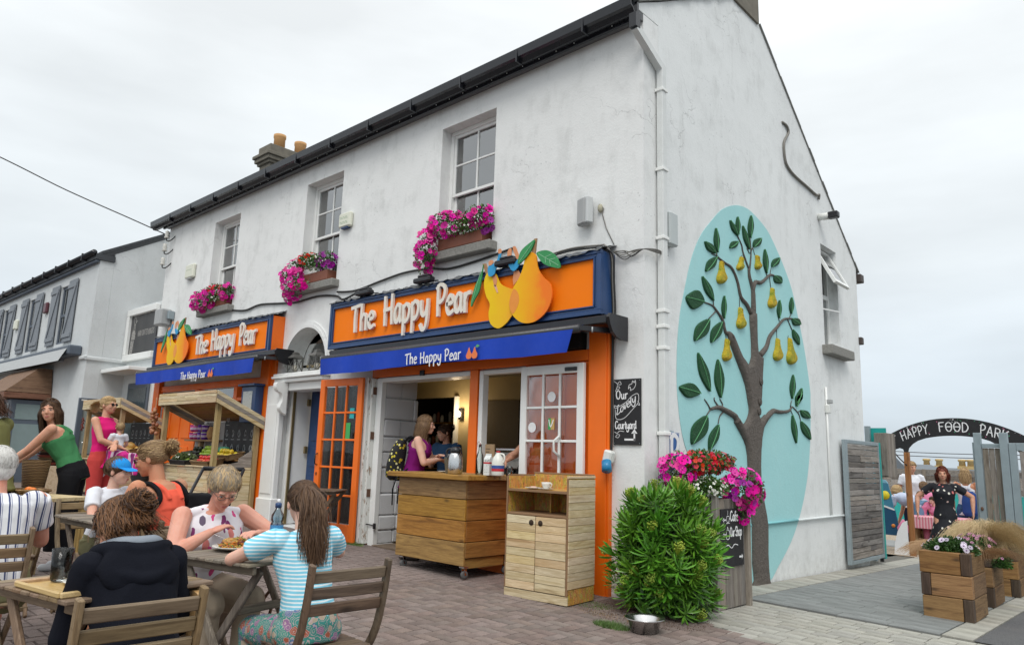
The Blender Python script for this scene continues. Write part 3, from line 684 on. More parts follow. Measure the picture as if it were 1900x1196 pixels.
# ------------------------------------------------------------------ brush lettering: every letter a few strokes, built as raised ribbons
GL = {
 'T': (0.62, [[(0, .93), (.62, 1.0)], [(.30, .97), (.27, .5), (.30, 0)]]),
 'h': (0.46, [[(.05, 1.0), (.03, .5), (.05, 0)], [(.05, .40), (.2, .60), (.36, .52), (.37, .25), (.38, 0)]]),
 'e': (0.42, [[(.06, .34), (.36, .40), (.34, .56), (.2, .62), (.05, .42), (.05, .18), (.18, .02), (.40, .10)]]),
 'H': (0.62, [[(.05, .97), (.07, .5), (.09, 0)], [(.5, 1.02), (.5, .5), (.54, .02)], [(.02, .50), (.52, .55)]]),
 'a': (0.46, [[(.34, .55), (.2, .62), (.04, .38), (.08, .08), (.22, .04), (.34, .25), (.36, .56)], [(.36, .56), (.35, .2), (.42, .02)]]),
 'p': (0.47, [[(.04, .60), (.06, .2), (.06, -.38)], [(.05, .50), (.22, .63), (.40, .48), (.36, .18), (.2, .04), (.07, .10)]]),
 'y': (0.46, [[(.03, .60), (.05, .28), (.16, .12), (.30, .18), (.38, .40)], [(.40, .62), (.40, .1), (.32, -.28), (.14, -.34), (.02, -.18)]]),
 'P': (0.52, [[(.08, 1.0), (.07, .5), (.10, 0)], [(.0, .90), (.22, 1.04), (.46, .88), (.42, .58), (.24, .44), (.09, .44)]]),
 'r': (0.36, [[(.05, .60), (.06, .3), (.07, 0)], [(.06, .36), (.16, .56), (.34, .60)]]),
 'O': (0.62, [[(.30, 1.0), (.08, .8), (.04, .4), (.18, .04), (.42, .04), (.56, .4), (.52, .8), (.30, 1.0)]]),
 'u': (0.44, [[(.05, .60), (.05, .2), (.16, .03), (.30, .12), (.36, .35)], [(.37, .60), (.37, .2), (.42, .02)]]),
 'L': (0.5, [[(.34, .95), (.2, .98), (.16, .5), (.06, .10), (.2, .02), (.5, .10)]]),
 'o': (0.44, [[(.22, .62), (.05, .45), (.06, .14), (.22, .02), (.38, .16), (.38, .46), (.22, .62)]]),
 'v': (0.42, [[(.02, .60), (.18, .02), (.38, .62)]]),
 'l': (0.24, [[(.08, 1.0), (.06, .4), (.10, .04), (.2, .06)]]),
 'C': (0.52, [[(.46, .86), (.30, 1.0), (.08, .8), (.05, .3), (.2, .02), (.46, .14)]]),
 't': (0.34, [[(.14, .90), (.12, .3), (.2, .02), (.32, .08)], [(.0, .60), (.32, .64)]]),
 'd': (0.46, [[(.36, .55), (.2, .62), (.05, .38), (.08, .08), (.22, .04), (.36, .25)], [(.38, 1.0), (.37, .4), (.42, .02)]]),
 'f': (0.34, [[(.34, .92), (.2, 1.0), (.12, .8), (.13, .0)], [(.0, .56), (.30, .60)]]),
 'S': (0.48, [[(.42, .88), (.24, 1.0), (.06, .82), (.16, .58), (.38, .42), (.42, .16), (.22, .0), (.03, .14)]]),
 'n': (0.46, [[(.05, .60), (.05, 0)], [(.05, .42), (.22, .62), (.36, .46), (.38, 0)]]),
 's': (0.36, [[(.32, .54), (.18, .62), (.05, .48), (.18, .32), (.32, .16), (.16, .0), (.02, .08)]]),
 'A': (0.60, [[(.02, 0), (.28, 1.0)], [(.28, 1.0), (.56, 0)], [(.12, .36), (.46, .36)]]),
 'Y': (0.56, [[(.02, 1.0), (.28, .52)], [(.54, 1.0), (.28, .52), (.24, 0)]]),
 'F': (0.5, [[(.06, 1.0), (.06, 0)], [(.06, .98), (.48, 1.0)], [(.06, .55), (.38, .56)]]),
 'D': (0.6, [[(.06, 1.0), (.06, 0)], [(.06, 1.0), (.36, .92), (.54, .5), (.36, .08), (.06, 0)]]),
 'R': (0.56, [[(.06, 1.0), (.06, 0)], [(.06, 1.0), (.38, .94), (.46, .74), (.34, .54), (.06, .5)], [(.22, .5), (.52, 0)]]),
 'K': (0.56, [[(.06, 1.0), (.06, 0)], [(.50, 1.0), (.08, .46)], [(.20, .56), (.54, 0)]]),
 'N': (0.56, [[(.06, 0), (.06, 1.0)], [(.06, 1.0), (.48, 0)], [(.48, 0), (.48, 1.0)]]),
 'B': (0.5, [[(.06, 0), (.06, 1.0)], [(.06, 1.0), (.36, .92), (.34, .6), (.08, .54)], [(.08, .54), (.42, .44), (.40, .08), (.06, 0)]]),
 'U': (0.54, [[(.06, 1.0), (.06, .2), (.26, 0), (.46, .2), (.46, 1.0)]]),
 'E': (0.48, [[(.44, 1.0), (.06, 1.0)], [(.06, 1.0), (.06, 0)], [(.06, .52), (.38, .52)], [(.06, 0), (.46, 0)]]),
 'G': (0.54, [[(.46, .86), (.28, 1.0), (.07, .76), (.07, .24), (.26, 0), (.46, .14), (.46, .44)], [(.26, .44), (.48, .44)]]),
 'I': (0.16, [[(.07, 1.0), (.07, 0)]]), 'i': (0.16, [[(.07, .6), (.07, 0)], [(.07, .82), (.07, .86)]]),
 'b': (0.44, [[(.06, 1.0), (.06, .04)], [(.06, .5), (.24, .62), (.38, .36), (.26, .03), (.06, .1)]]),
 '\x01': (0.62, [[(.30, 1.0), (.08, .8), (.04, .4), (.18, .04), (.42, .04), (.56, .4), (.52, .8), (.30, 1.0)], [(.08, .5), (.52, .5)]]),
}
def strokes(text, size, track=0.10, up=None):
 x = 0; out = []
 for ch in text:
  if ch == ' ': x += 0.34*size; continue
  w, st = GL[ch]; dy = (random.uniform(-.03, .03))*size
  out.append([[(x+p[0]*size, p[1]*size+dy) for p in s] for s in st]); x += (w+track)*size
 return out, x
def stroke_poly(m, s, wd, fn, depth, d0=0.0):
 """a stroke as a closed ribbon prism"""
 if len(s) > 2: pts = smooth_curve([Vector((p[0], p[1], 0)) for p in s], 5)
 else: pts = [Vector((p[0], p[1], 0)) for p in s]
 L = []; Rr = []
 for i, p in enumerate(pts):
  d = pts[min(i+1, len(pts)-1)]-pts[max(i-1, 0)]
  if d.length < 1e-6: continue
  d.normalize(); n = Vector((-d.y, d.x, 0))*wd/2
  ex = d*wd*0.25 if i == len(pts)-1 else (-d*wd*0.25 if i == 0 else Vector())
  L.append(p+n+ex); Rr.append(p-n+ex)
 vs = [fn(q.x, q.y, d0) for q in L]+[fn(q.x, q.y, d0) for q in Rr]+[fn(q.x, q.y, d0+depth) for q in L]+[fn(q.x, q.y, d0+depth) for q in Rr]
 n = len(L); fs = []
 for i in range(n-1):
  fs += [(i, i+1, n+i+1, n+i), (2*n+i, 3*n+i, 3*n+i+1, 2*n+i+1), (i, 2*n+i, 2*n+i+1, i+1), (n+i, n+i+1, 3*n+i+1, 3*n+i)]
 fs += [(0, n, 3*n, 2*n), (n-1, 3*n-1, 4*n-1, 2*n-1)]
 m.add(vs, fs)
def lettering(text, size, x, z, fn, parent, mat, wd=0.14, depth=0.02, name='letter', track=0.10, slope=0.0, one=False, sx=1.0, arc=None):
 """each letter a mesh of its own (or one mesh for small print)"""
 S, tot = strokes(text, size, track); allm = MB() if one else None
 for L in S:
  m = allm or MB()
  for k, s in enumerate(L):
   f = (lambda u, v, d: fn(x+u*sx, z+v+slope*u*sx, d-0.0006*k)) if arc is None else (lambda u, v, d: arc(u*sx, v, d-0.0006*k))
   stroke_poly(m, s, wd*size, f, depth)
  if not one: m.build(name, mat, parent, True)
 if one: allm.build(name, mat, parent, True)
 return tot*sx
# ------------------------------------------------------------------ shopfront woodwork (parts of the shop)
def ob(name, x0, x1, y0, y1, z0, z1, mat=ORANGE, bev=0.004, par=None): return bx(name, mat, par or shop, x0, x1, y0, y1, z0, z1, bev)
# right shopfront: pilasters, head, mullion, plinth
ob('pilaster', -0.62, -0.40, -0.075, 0.0, 0.0, 2.62); ob('pilaster', -0.40, -0.372, -0.06, 0.0, 0.0, 2.62)
ob('pilaster', -4.32, -4.23, -0.05, 0.10, 0.11, 2.36); ob('shopfront_head', -4.32, -0.64, -0.055, 0.06, 2.305, 2.42); ob('mullion', -2.385, -2.255, -0.06, 0.10, 0.06, 2.30)
ob('shopfront_panel', -1.525, -0.64, -0.035, 0.0, 0.0, 2.30); ob('stall_riser', -2.25, -1.53, -0.03, 0.04, 0.02, 1.00)
for a in (-0.96, -0.80): ob('panel_moulding', a, a+0.02, -0.05, -0.037, 0.2, 2.25)
W1 = lambda n, x0, x1, z0, z1, y0=-0.045, y1=0.05: ob(n, x0, x1, y0, y1, z0, z1, WPAINT)
W1('door_frame', -4.215, -4.10, 0.10, 2.29, -0.045, 0.03); W1('door_frame', -4.099, -2.40, 2.235, 2.29, -0.046, 0.20); W1('window_frame', -2.24, -2.175, 1.02, 2.285); W1('window_frame', -2.174, -1.53, 2.235, 2.285, -0.044)
bx('door_sill', W_OLD, shop, -4.10, -2.40, -0.06, 0.30, 0.075, 0.118, 0.004)
MB().tube([(-4.08, -0.05, 0.36), (-4.2, -0.07, 0.37), (-4.32, -0.10, 0.37)], 0.008).build('door_hook', BLK, shop)
bx('latch_plate', BLK, shop, -4.09, -4.05, -0.065, -0.046, 0.32, 0.39)
bx('door_latch', BLK, shop, -3.3, -3.22, -0.075, -0.056, 2.28, 2.345)
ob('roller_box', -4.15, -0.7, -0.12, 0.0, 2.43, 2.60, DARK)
# dark blue door in the arch, white surround
YD = 0.42
ob('blue_door', -6.55, -5.56, YD, YD+0.05, 0.17, 2.33, NAVY)
for z0, z1 in ((0.35, 0.95), (1.05, 1.35), (1.45, 2.2)):
 ob('door_panel', -6.46, -6.12, YD-0.014, YD, z0, z1, NAVY, 0.01); ob('door_panel', -6.00, -5.66, YD-0.014, YD, z0, z1, NAVY, 0.01)
ob('door_return', -6.69, -6.60, 0.10, YD+.06, 0.17, 2.33, WPAINT)
ob('door_reveal', AX-AR, AX-AR+0.02, 0.301, YD+0.1, 0.17, 2.5, WPAINT)
ob('brass_strip', -6.60, -6.575, 0.12, 0.16, 0.17, 2.33, BRASS, 0)
for z in (0.62, 1.25, 2.0): ob('hinge', -6.575, -6.53, 0.36, 0.405, z, z+0.11, BRASS, 0)
ob('transom', -6.80, -5.44, -0.13, 0.30, 2.335, 2.395, WPAINT, 0.01); ob('transom', -6.83, -5.41, -0.17, 0.30, 2.397, 2.435, WPAINT, 0.008); ob('transom', -6.81, -5.43, -0.15, 0.30, 2.437, 2.475, WPAINT, 0.01); ob('architrave', -6.80, -6.68, -0.06, -0.003, 0.2, 2.333, WPAINT, 0.01)
ob('door_lintel', -6.715, -5.545, -0.05, 0.25, 2.21, 2.333, WPAINT, 0.008)
# white pilaster between the two shopfronts
ob('pilaster', -7.03, -6.62, -0.10, -0.003, 0.18, 2.30, WPAINT, 0.012); ob('pilaster_base', -7.05, -6.60, -0.13, -0.003, 0.15, 0.55, WPAINT, 0.012); ob('pilaster_panel', -6.98, -6.67, -0.115, -0.1005, 0.62, 2.0, WPAINT, 0.01)
# scrolled console bracket
pr = smooth_curve([(0, 0, 0), (0.17, 0, 0), (0.20, 0, -0.06), (0.17, 0, -0.13), (0.10, 0, -0.17), (0.075, 0, -0.27), (0.10, 0, -0.34), (0.11, 0, -0.40), (0.07, 0, -0.46), (0.02, 0, -0.48), (0, 0, -0.5)], 4)
pp = [(v.x, v.z) for v in pr]
MB().poly(pp[::-1], [], lambda u, v, d: Vector((-6.58+d, -0.06-u, 2.33+v)), 0.10).build('console', WPAINT, shop, True)
# moulded arch ring
m = MB(); n_ = 22
for ra, rb, y0, y1 in ((AR+0.002, AR+0.05, -0.035, -0.002), (AR+0.052, AR+0.10, -0.02, -0.001)):
 vs = [];
 for i in range(n_+1):
  t = math.pi*i/n_; c, s = math.cos(t), math.sin(t)
  vs += [(AX-ra*c, y0, AZ+ra*s), (AX-rb*c, y0, AZ+rb*s), (AX-rb*c, y1, AZ+rb*s), (AX-ra*c, y1, AZ+ra*s)]
 fs = []
 for i in range(n_):
  for k in range(4): fs.append((i*4+k, i*4+(k+1) % 4, i*4+4+(k+1) % 4, i*4+4+k))
 fs += [(0, 1, 2, 3), (n_*4+3, n_*4+2, n_*4+1, n_*4)]
 m.add(vs, fs)
m.build('arch_moulding', WHITE, shop, True)
MB().poly([(AX-AR, 2.47)]+[(AX-AR*math.cos(math.pi*i/16), AZ+AR*math.sin(math.pi*i/16)) for i in range(17)]+[(AX+AR, 2.47)], [], front(0, 0.33), 0.004).build('fanlight_pane', PANE, shop)
MB().poly([(AX-AR, 2.47)]+[(AX-AR*math.cos(math.pi*i/16), AZ+AR*math.sin(math.pi*i/16)) for i in range(17)]+[(AX+AR, 2.47)], [[(AX+(AR-.11)*math.cos(math.pi*i/16), AZ+(AR-.11)*math.sin(math.pi*i/16)) for i in range(17)]], front(0, 0.31), 0.02).build('fanlight_frame', WPAINT, shop, True)
# left shopfront
ob('pilaster', -7.06, -6.94, -0.05, -0.003, 0.19, 2.90); ob('pilaster', -7.33, -7.062, -0.09, -0.003, 0.19, 2.75); ob('pilaster', -11.62, -11.36, -0.09, -0.003, 0.30, 2.75)
ob('shopfront_head', -11.35, -7.34, -0.05, 0.06, 2.36, 2.47); ob('mullion', -9.80, -9.62, -0.05, 0.10, 0.29, 2.35); ob('mullion', -8.30, -8.18, -0.04, 0.10, 0.29, 2.35); ob('transom_bar', -9.61, -7.35, -0.035, 0.06, 2.10, 2.16)
ob('stall_riser', -11.34, -7.35, 0.005, 0.06, 0.28, 0.95); ob('orange_door', -11.25, -9.85, -0.02, 0.03, 0.30, 2.25)
for a in (-11.15, -10.70, -10.25):
 for z0, z1 in ((1.45, 2.1), (0.5, 1.3)): ob('door_panel', a, a+0.34, -0.036, -0.021, z0, z1, ORANGE, 0.01)
for (a, b, z0, z1) in ((-9.61, -8.31, 0.96, 2.10), (-8.17, -7.36, 0.96, 2.10), (-9.61, -8.31, 2.165, 2.35), (-8.17, -7.36, 2.165, 2.35)): bx('pane', PANE, shop, a, b, 0.05, 0.055, z0, z1)
bx('chalk_panel', CHALKB, shop, -8.45, -7.40, -0.052, -0.04, 1.0, 2.05)
# ------------------------------------------------------------------ signs
def sign(name, label, x0, x1, z0, z1, ret_mat):
 t = thing(name, label, 'shop sign', (0, 0, 0)); Y = -0.235
 bx('sign_board', ORANGE_SIGN, t, x0+0.09, x1-0.09, Y, Y+0.02, z0+0.07, z1-0.07)
 for k, (o_, w_, y_) in enumerate(((0.0, 0.045, -0.030), (0.045, 0.028, -0.018), (0.074, 0.018, -0.032))):
  a, b, c, d = x0+o_, x1-o_, z0+o_, z1-o_
  m = MB(); m.box(a, b, Y+y_, Y+0.02, d-w_, d, None, .004); m.box(a, b, Y+y_, Y+0.02, c, c+w_, None, .004); m.box(a, a+w_, Y+y_, Y+0.02, c+w_, d-w_, None, .004); m.box(b-w_, b, Y+y_, Y+0.02, c+w_, d-w_, None, .004)
  m.build('moulding', NAVY, t)
 bx('sign_side', ret_mat, t, x1-0.03, x1-0.002, Y+0.021, -0.003, z0+0.01, z1-0.01); bx('sign_side', NAVY, t, x0+0.002, x0+0.03, Y+0.021, -0.003, z0+0.01, z1-0.01)
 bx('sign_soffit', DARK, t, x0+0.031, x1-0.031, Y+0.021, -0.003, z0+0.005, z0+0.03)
 # crumpled lead along the top
 m = MB(); n = int((x1-x0)/0.05); vs = []
 for i in range(n+1):
  x = x0-0.02+(x1-x0+0.04)*i/n
  for (yy, zz) in ((-0.002, z1+0.10), (-0.12, z1+0.045), (-0.262, z1+0.012), (-0.29, z1-0.012)):
   vs.append((x, yy+random.uniform(-.012, .012)*(yy < -.01), zz+random.uniform(-.016, .018)+0.02*noise.noise(Vector((x*2.3, 0, zz)))))
 fs = [(i*4+k, i*4+k+1, i*4+5+k, i*4+4+k) for i in range(n) for k in range(3)]
 m.add(vs, fs); m.build('lead_flashing', LEAD, t)
 return t, Y
ivory = plain('ivory_letter', (0.74, 0.70, 0.62), 0.55, var=0.08)
big, SY = sign('shop_sign', 'long orange fascia sign in a navy frame over the serving window', -5.15, -0.345, 2.73, 3.405, NAVY)
small, _ = sign('shop_sign', 'shorter orange fascia sign above the fruit stalls, two pears left of the white words', -11.42, -6.84, 2.80, 3.44, ORANGE)
def sfn(u, v, d): return Vector((u, SY-0.055+d, v))
def pears(parent, ox, oz, s, sz):
 """two cut-out pears that overlap, leaves and stalks, each with a small cheering figure on its shoulder"""
 def gradm(nm, lo, hi, c):
  n = NT(nm); sp = n.node('ShaderNodeSeparateXYZ'); n.lk(n.co.outputs['Generated'], sp.inputs[0])
  f = n.math('ADD', sp.outputs['X'], n.math('MULTIPLY', n.noise(n.vec(), 5, 4), 0.45)); n.out(n.ramp(f, [(0.35, lo), (0.85, c), (1.0, hi)]), 0.6, spec=0.2); return n.m
 yl = MATS.get('pear_yellow') or gradm('pear_yellow', (0.84, 0.56, 0.01), (0.86, 0.36, 0.03), (0.85, 0.46, 0.02)); MATS['pear_yellow'] = yl
 yr = MATS.get('pear_red') or gradm('pear_red', (0.86, 0.48, 0.01), (0.88, 0.20, 0.02), (0.87, 0.32, 0.015)); MATS['pear_red'] = yr
 lf = plain('sign_leaf', (0.03, 0.27, 0.08), 0.5, var=0.3, sc=14); lv = plain('leaf_vein', (0.30, 0.60, 0.36), 0.6); tw = plain('sign_stalk', (0.36, 0.20, 0.10), 0.7)
 bl = plain('figure_blue', (0.02, 0.30, 0.58), 0.6); sk = plain('figure_skin', (0.66, 0.27, 0.12), 0.6); ovm = plain('pear_overlap', (0.80, 0.28, 0.03), 0.5)
 def cut(pts, name, mat, d0, th=0.016, cv=5, deg=0):
  q = closed_curve([Vector((p[0], p[1], 0)) for p in pts], cv) if cv else [Vector((p[0], p[1], 0)) for p in pts]
  pl = [(v.x*s, v.y*sz) for v in q]
  return MB().poly(pl, [], lambda u, v, d: Vector((ox+u, SY-d0+d, oz+v)), th).build(name, mat, parent, True)
 # coordinates in pixels of the larger pair (x right, y up), scaled by s
 A = [(-60, 64), (-48, 72), (-36, 62), (-24, 34), (-2, 18), (18, 8), (28, -12), (22, -38), (6, -52), (-8, -70), (-26, -80), (-44, -66), (-50, -40), (-48, -14), (-58, 10), (-64, 40)]
 B = [(34, 84), (46, 98), (58, 86), (62, 56), (74, 30), (90, 8), (93, -24), (82, -56), (58, -76), (30, -74), (8, -50), (2, -20), (8, 14), (22, 40), (30, 64)]
 cut(A, 'pear', yl, 0.060); cut(B, 'pear', yr, 0.078)
 cut([(9, 12), (20, 2), (23, -20), (16, -42), (8, -48), (1, -22)], 'pear_overlap', ovm, 0.0795, 0.0012)
 cut([(-92, 5), (-84, 40), (-70, 70), (-66, 92), (-72, 30), (-84, 4), (-92, -14)], 'leaf', lf, 0.074)
 cut([(20, 74), (26, 104), (48, 122), (56, 124), (48, 100), (34, 82)], 'leaf', lf, 0.096)
 cut([(62, 92), (84, 92), (102, 74), (112, 44), (96, 48), (78, 60), (66, 78)], 'leaf', lf, 0.098)
 ml = MB()
 for a, b in (((66, 88), (108, 50)), ((80, 76), (94, 80)), ((88, 68), (102, 68)), ((80, 76), (82, 62)), ((90, 66), (92, 54)), ((24, 78), (52, 118)), ((-90, -4), (-70, 78))): stroke_poly(ml, [(a[0]*s, a[1]*sz), (b[0]*s, b[1]*sz)], 0.005, lambda u, v, d: Vector((ox+u, SY-0.1005+d-(0 if u > -0.1 else -0.022), oz+v)), 0.002)
 ml.build('leaf_vein', lv, parent, True)
 cut([(46, 92), (52, 130), (58, 130), (55, 90)], 'stalk', tw, 0.074, cv=0); cut([(-70, 96), (-62, 96), (-52, 64), (-58, 60)], 'stalk', tw, 0.058, cv=0)
 # figures
 def fig(cx, cz, up):
  cut([(cx-9, cz+2), (cx-9, cz+22), (cx+4, cz+26), (cx+12, cz+34), (cx+16, cz+52), (cx+21, cz+52), (cx+18, cz+28), (cx+10, cz+12), (cx+6, cz-2), (cx-4, cz-6)], 'figure', bl, 0.086, 0.01, 3)
  cut([(cx-7, cz+24), (cx-8, cz+34), (cx-1, cz+37), (cx+3, cz+30), (cx-1, cz+24)], 'figure_head', sk, 0.088, 0.01, 3); cut([(cx+15, cz+50), (cx+14, cz+60), (cx+20, cz+61), (cx+21, cz+50)], 'figure_hand', sk, 0.088, 0.01, 3)
 fig(-42, 62, 1)
 cut([(0, 70), (-4, 84), (3, 88), (9, 76), (16, 84), (22, 90), (23, 74), (14, 60), (6, 60)], 'figure', bl, 0.086, 0.01, 3)
 cut([(-4, 84), (-6, 112), (2, 118), (2, 90)], 'figure_arm', sk, 0.085, 0.01, 3); cut([(16, 88), (6, 118), (12, 120), (21, 92)], 'figure_arm', sk, 0.087, 0.01, 3)
 cut([(6, 60), (16, 60), (34, 24), (24, 24), (14, 34), (6, 24), (4, 40)], 'figure_legs', sk, 0.055, 0.01, 0)
 cut([(-46, 66), (-38, 62), (-32, 48), (-34, 30), (-38, 32), (-42, 50)], 'figure_legs', sk, 0.064, 0.003, 3)
 cut([(-40, 34), (-33, 32), (-28, 12), (-31, 12)], 'figure_legs', plain('figure_pale', (0.72, 0.40, 0.28), 0.6), 0.064, 0.003, 0)
for par, xs, zb, sc in ((big, (-4.58, -3.87, -2.80), 2.935, 1.0), (small, (-9.47, -8.85, -7.80), 2.968, 0.93)):
 lettering('The', 0.36*sc, xs[0], zb, sfn, par, ivory, 0.135, 0.035, track=0.06, sx=.90)
 lettering('Happy', 0.39*sc, xs[1]+.02, zb+0.02, sfn, par, ivory, 0.13, 0.035, track=0.06, sx=.85)
 lettering('Pear', 0.375*sc, xs[2], zb+0.03, sfn, par, ivory, 0.135, 0.035, track=0.05, sx=.84)
pears(big, -1.552, 3.068, 0.0066, 0.0045); pears(small, -10.33, 3.165, 0.0066, 0.0042)
# lamps lying on the big sign's top edge
for x in (-4.30, -3.05, -1.62):
 t = thing('sign_lamp', 'black floodlight lying on the top edge of the long sign, '+{-4.30: 'at its left end', -3.05: 'above the white words', -1.62: 'just behind the two pears'}[x], 'lamp', (x, -0.28, 3.43))
 MB().box(-0.16, 0.16, -0.07, 0.04, -0.01, 0.055, None, .015).build('housing', BLK, t); MB().box(-0.10, 0.10, -0.05, 0.05, 0.056, 0.095, None, .015).build('driver_box', BLK, t); MB().bar((0, 0.03, 0.02), (0.02, 0.20, 0.06), 0.03, 0.015).build('bracket', BLK, t)
# ------------------------------------------------------------------ awnings, rolled nearly shut
def awning(label, x0, x1, z, yf, words, wx, wz):
 t = thing('awning', label, 'awning')
 bx('cassette', BLK, t, x0-0.02, x1+0.10, -0.30, -0.003, z+0.02, z+0.105, 0.01)
 pr = [(0.0, 0.12), (-0.30, 0.12), (-0.33, 0.08), (-0.30, 0.0), (-0.26, -0.06), (-0.20, -0.10), (-0.10, -0.12), (0, -0.12)]
 MB().poly(pr, [], lambda u, v, d: Vector((x1+0.13+d, u-0.02, z+v-0.01)), 0.035).build('end_cap', GREYPL if False else BLK, t, True)
 MB().poly([(p[0]*.8, p[1]*.7) for p in pr], [], lambda u, v, d: Vector((x0-0.07+d, u-0.02, z+v+0.03)), 0.03).build('end_cap', BLK, t, True)
 MB().tube([(x0, yf, z-0.03), (x1-0.14, yf, z-0.03)], 0.042, 14).build('front_bar', plain('bar_grey', (0.035, 0.037, 0.042), 0.38), t)
 MB().lathe([(0, 0), (0.043, 0), (0.043, 0.012), (0, 0.012)], 14, M=Matrix.Translation((x0-0.012, yf, z-0.03)) @ Matrix.Rotation(R(90), 4, 'Y')).build('bar_cap', GREYPL, t)
 # cloth roof between cassette and bar, and the hanging valance
 m = MB(); n = 60; vs = []
 for i in range(n+1):
  x = x0+0.02+(x1-0.20-x0)*i/n; f = i/n
  vs += [(x, -0.10, z+0.055), (x, yf+0.01, z+0.012)]
 m.add(vs, [(2*i, 2*i+1, 2*i+3, 2*i+2) for i in range(n)], True); m.build('cloth', AWN, t)
 m = MB(); vs = []; rows = 6
 for i in range(n+1):
  f = i/n
  for k in range(rows+1):
   g = k/rows; xx = x0+0.01-0.03*g*(1-f)+(x1-0.20-x0)*f-0.10*g*max(0, f-0.93)/0.07
   vs.append((xx, yf-0.043+0.012*math.sin(f*31+1)*g+0.006*math.sin(f*83)*g+0.02*g, z-0.04-0.215*g-0.012*math.sin(f*9)*g))
 fs = [(i*(rows+1)+k, i*(rows+1)+k+1, (i+1)*(rows+1)+k+1, (i+1)*(rows+1)+k) for i in range(n) for k in range(rows)]
 m.add(vs, fs, True).build('valance', AWN, t)
 vf = lambda u, v, d: Vector((u, yf-0.0585+d, v))
 x = wx
 for w in words: x += lettering(w, 0.13, x, wz, vf, t, CHALK, 0.12, 0.004, one=True, name='lettering')+0.05
 pm = plain('print_orange', (0.80, 0.20, 0.06), 0.7); gm = plain('print_green', (0.10, 0.35, 0.15), 0.7)
 for dx in (0.07, 0.16):
  q = closed_curve([Vector((dx+a, b, 0)) for a, b in ((0.0, .075), (.02, .03), (.045, -.01), (.03, -.05), (-.02, -.055), (-.045, -.02), (-.02, .03))], 3)
  MB().poly([(v.x, v.y) for v in q], [], lambda u, v, d: vf(x+u, wz+0.05+v, d-dx*0.006), 0.003).build('printed_pear', pm, t, True)
 MB().poly([(0.17, .07), (.20, .10), (.24, .08), (.21, .065)], [], lambda u, v, d: vf(x+u, wz+0.05+v, d-0.003), 0.003).build('printed_leaf', gm, t, True)
 MB().tube([(x1-0.02, yf+0.05, z-0.02), (x1-0.02, yf+0.05, z-0.075)], 0.008, 6).build('winding_eye', GREYPL, t)
 MB().bar((x1-0.16, yf+0.02, z-0.02), (x1+0.12, -0.05, z-0.04), 0.05, 0.05).build('arm', BLK, t)
 return t
awning('long rolled-in blue awning with white words above the serving window', -5.00, -0.34, 2.60, -0.42, ['The', 'Happy', 'Pear'], -3.11, 2.365)
awning('shorter blue awning above the two fruit stalls, left of the arched doorway', -11.55, -6.62, 2.74, -0.46, ['The', 'Happy', 'Pear'], -9.40, 2.475)
# ------------------------------------------------------------------ door leaves folded back
def leaf_door(name, label, M, w, h, cols, rows, mat, kick, stile=0.10):
 t = thing(name, label, 'door'); t.matrix_world = M
 def b(nm, x0, x1, z0, z1, y0=0, y1=0.045, mt=mat): return bx(nm, mt, t, x0, x1, y0, y1, z0, z1, 0.004)
 b('stile', 0, stile, 0, h); b('stile', w-stile, w, 0, h); b('rail', stile, w-stile, 0, kick, 0.001, 0.044); b('rail', stile, w-stile, h-0.10, h, 0.001, 0.044)
 iw = w-2*stile; ih = h-0.10-kick
 for i in range(1, cols): b('glazing_bar', stile+iw*i/cols-0.013, stile+iw*i/cols+0.013, kick, h-0.10, 0.004, 0.040)
 for j in range(1, rows):
  for i in range(cols): b('glazing_bar', stile+iw*i/cols+(0.013 if i else 0), stile+iw*(i+1)/cols-(0.013 if i < cols-1 else 0), kick+ih*j/rows-0.013, kick+ih*j/rows+0.013, 0.006, 0.038)
 for i in range(cols):
  for j in range(rows): b('pane', stile+iw*i/cols+0.0135, stile+iw*(i+1)/cols-0.0135, kick+ih*j/rows+0.0135, kick+ih*(j+1)/rows-0.0135, 0.020, 0.024, PANE2)
 return t
STRIPG = plain('strip_grey', (.32, .30, .28), .7, var=.3, sc=14)
t = leaf_door('glazed_door', 'orange glazed door of fifteen panes folded back beside the arched doorway', Matrix.Translation((-4.31, -0.17, 0.125)) @ Matrix.Rotation(R(180+5), 4, 'Z') @ Matrix.Translation((0, 0, 0)), 0.90, 2.17, 3, 5, ORANGE, 0.22)
[bx('reflection_strip', WPAINT if i % 2 == 0 else STRIPG, t, .115+i*.075, .150+i*.075, -.06, -.045, .25, 2.05) for i in range(9)]  # pale strips added behind the panes in place of reflected glazing bars
MB().tube([(0.85, 0.05, 0.98), (0.85, 0.085, 1.0), (0.85, 0.085, 1.12), (0.85, 0.05, 1.14)], 0.009).build('handle', BLK, t)
bx('keyhole', BLK, t, 0.84, 0.86, 0.046, 0.052, 0.84, 0.88); bx('sticker', plain('sticker_teal', (0.03, 0.40, 0.42), 0.6), t, 0.16, 0.25, 0.0245, 0.026, 1.62, 1.76); bx('sticker', plain('sticker_green', (0.05, 0.38, 0.10), 0.6), t, 0.22, 0.31, 0.0245, 0.026, 1.32, 1.56)
t2 = thing('folded_door_edge', 'narrow peeling white second leaf standing edge-on right of the orange glazed door', 'door', (-4.27, -0.05, 0.12))
peel = NT('peeling_white'); nn = peel.noise(peel.vec((3, 3, 1)), 6, 7, 0.7); peel.out(peel.mix(peel.mapr(nn, 0.56, 0.60, 0, 1), (0.68, 0.69, 0.66), (0.30, 0.22, 0.16)), 0.6); peel.bump(nn, 0.5, 0.006); PEEL = peel.m
bx('leaf', PEEL, t2, -0.055, 0.0, -0.10, 0.045, 0, 2.18, 0.005); bx('leaf', PEEL, t2, 0.003, 0.05, -0.06, 0.045, 0, 2.17, 0.005)
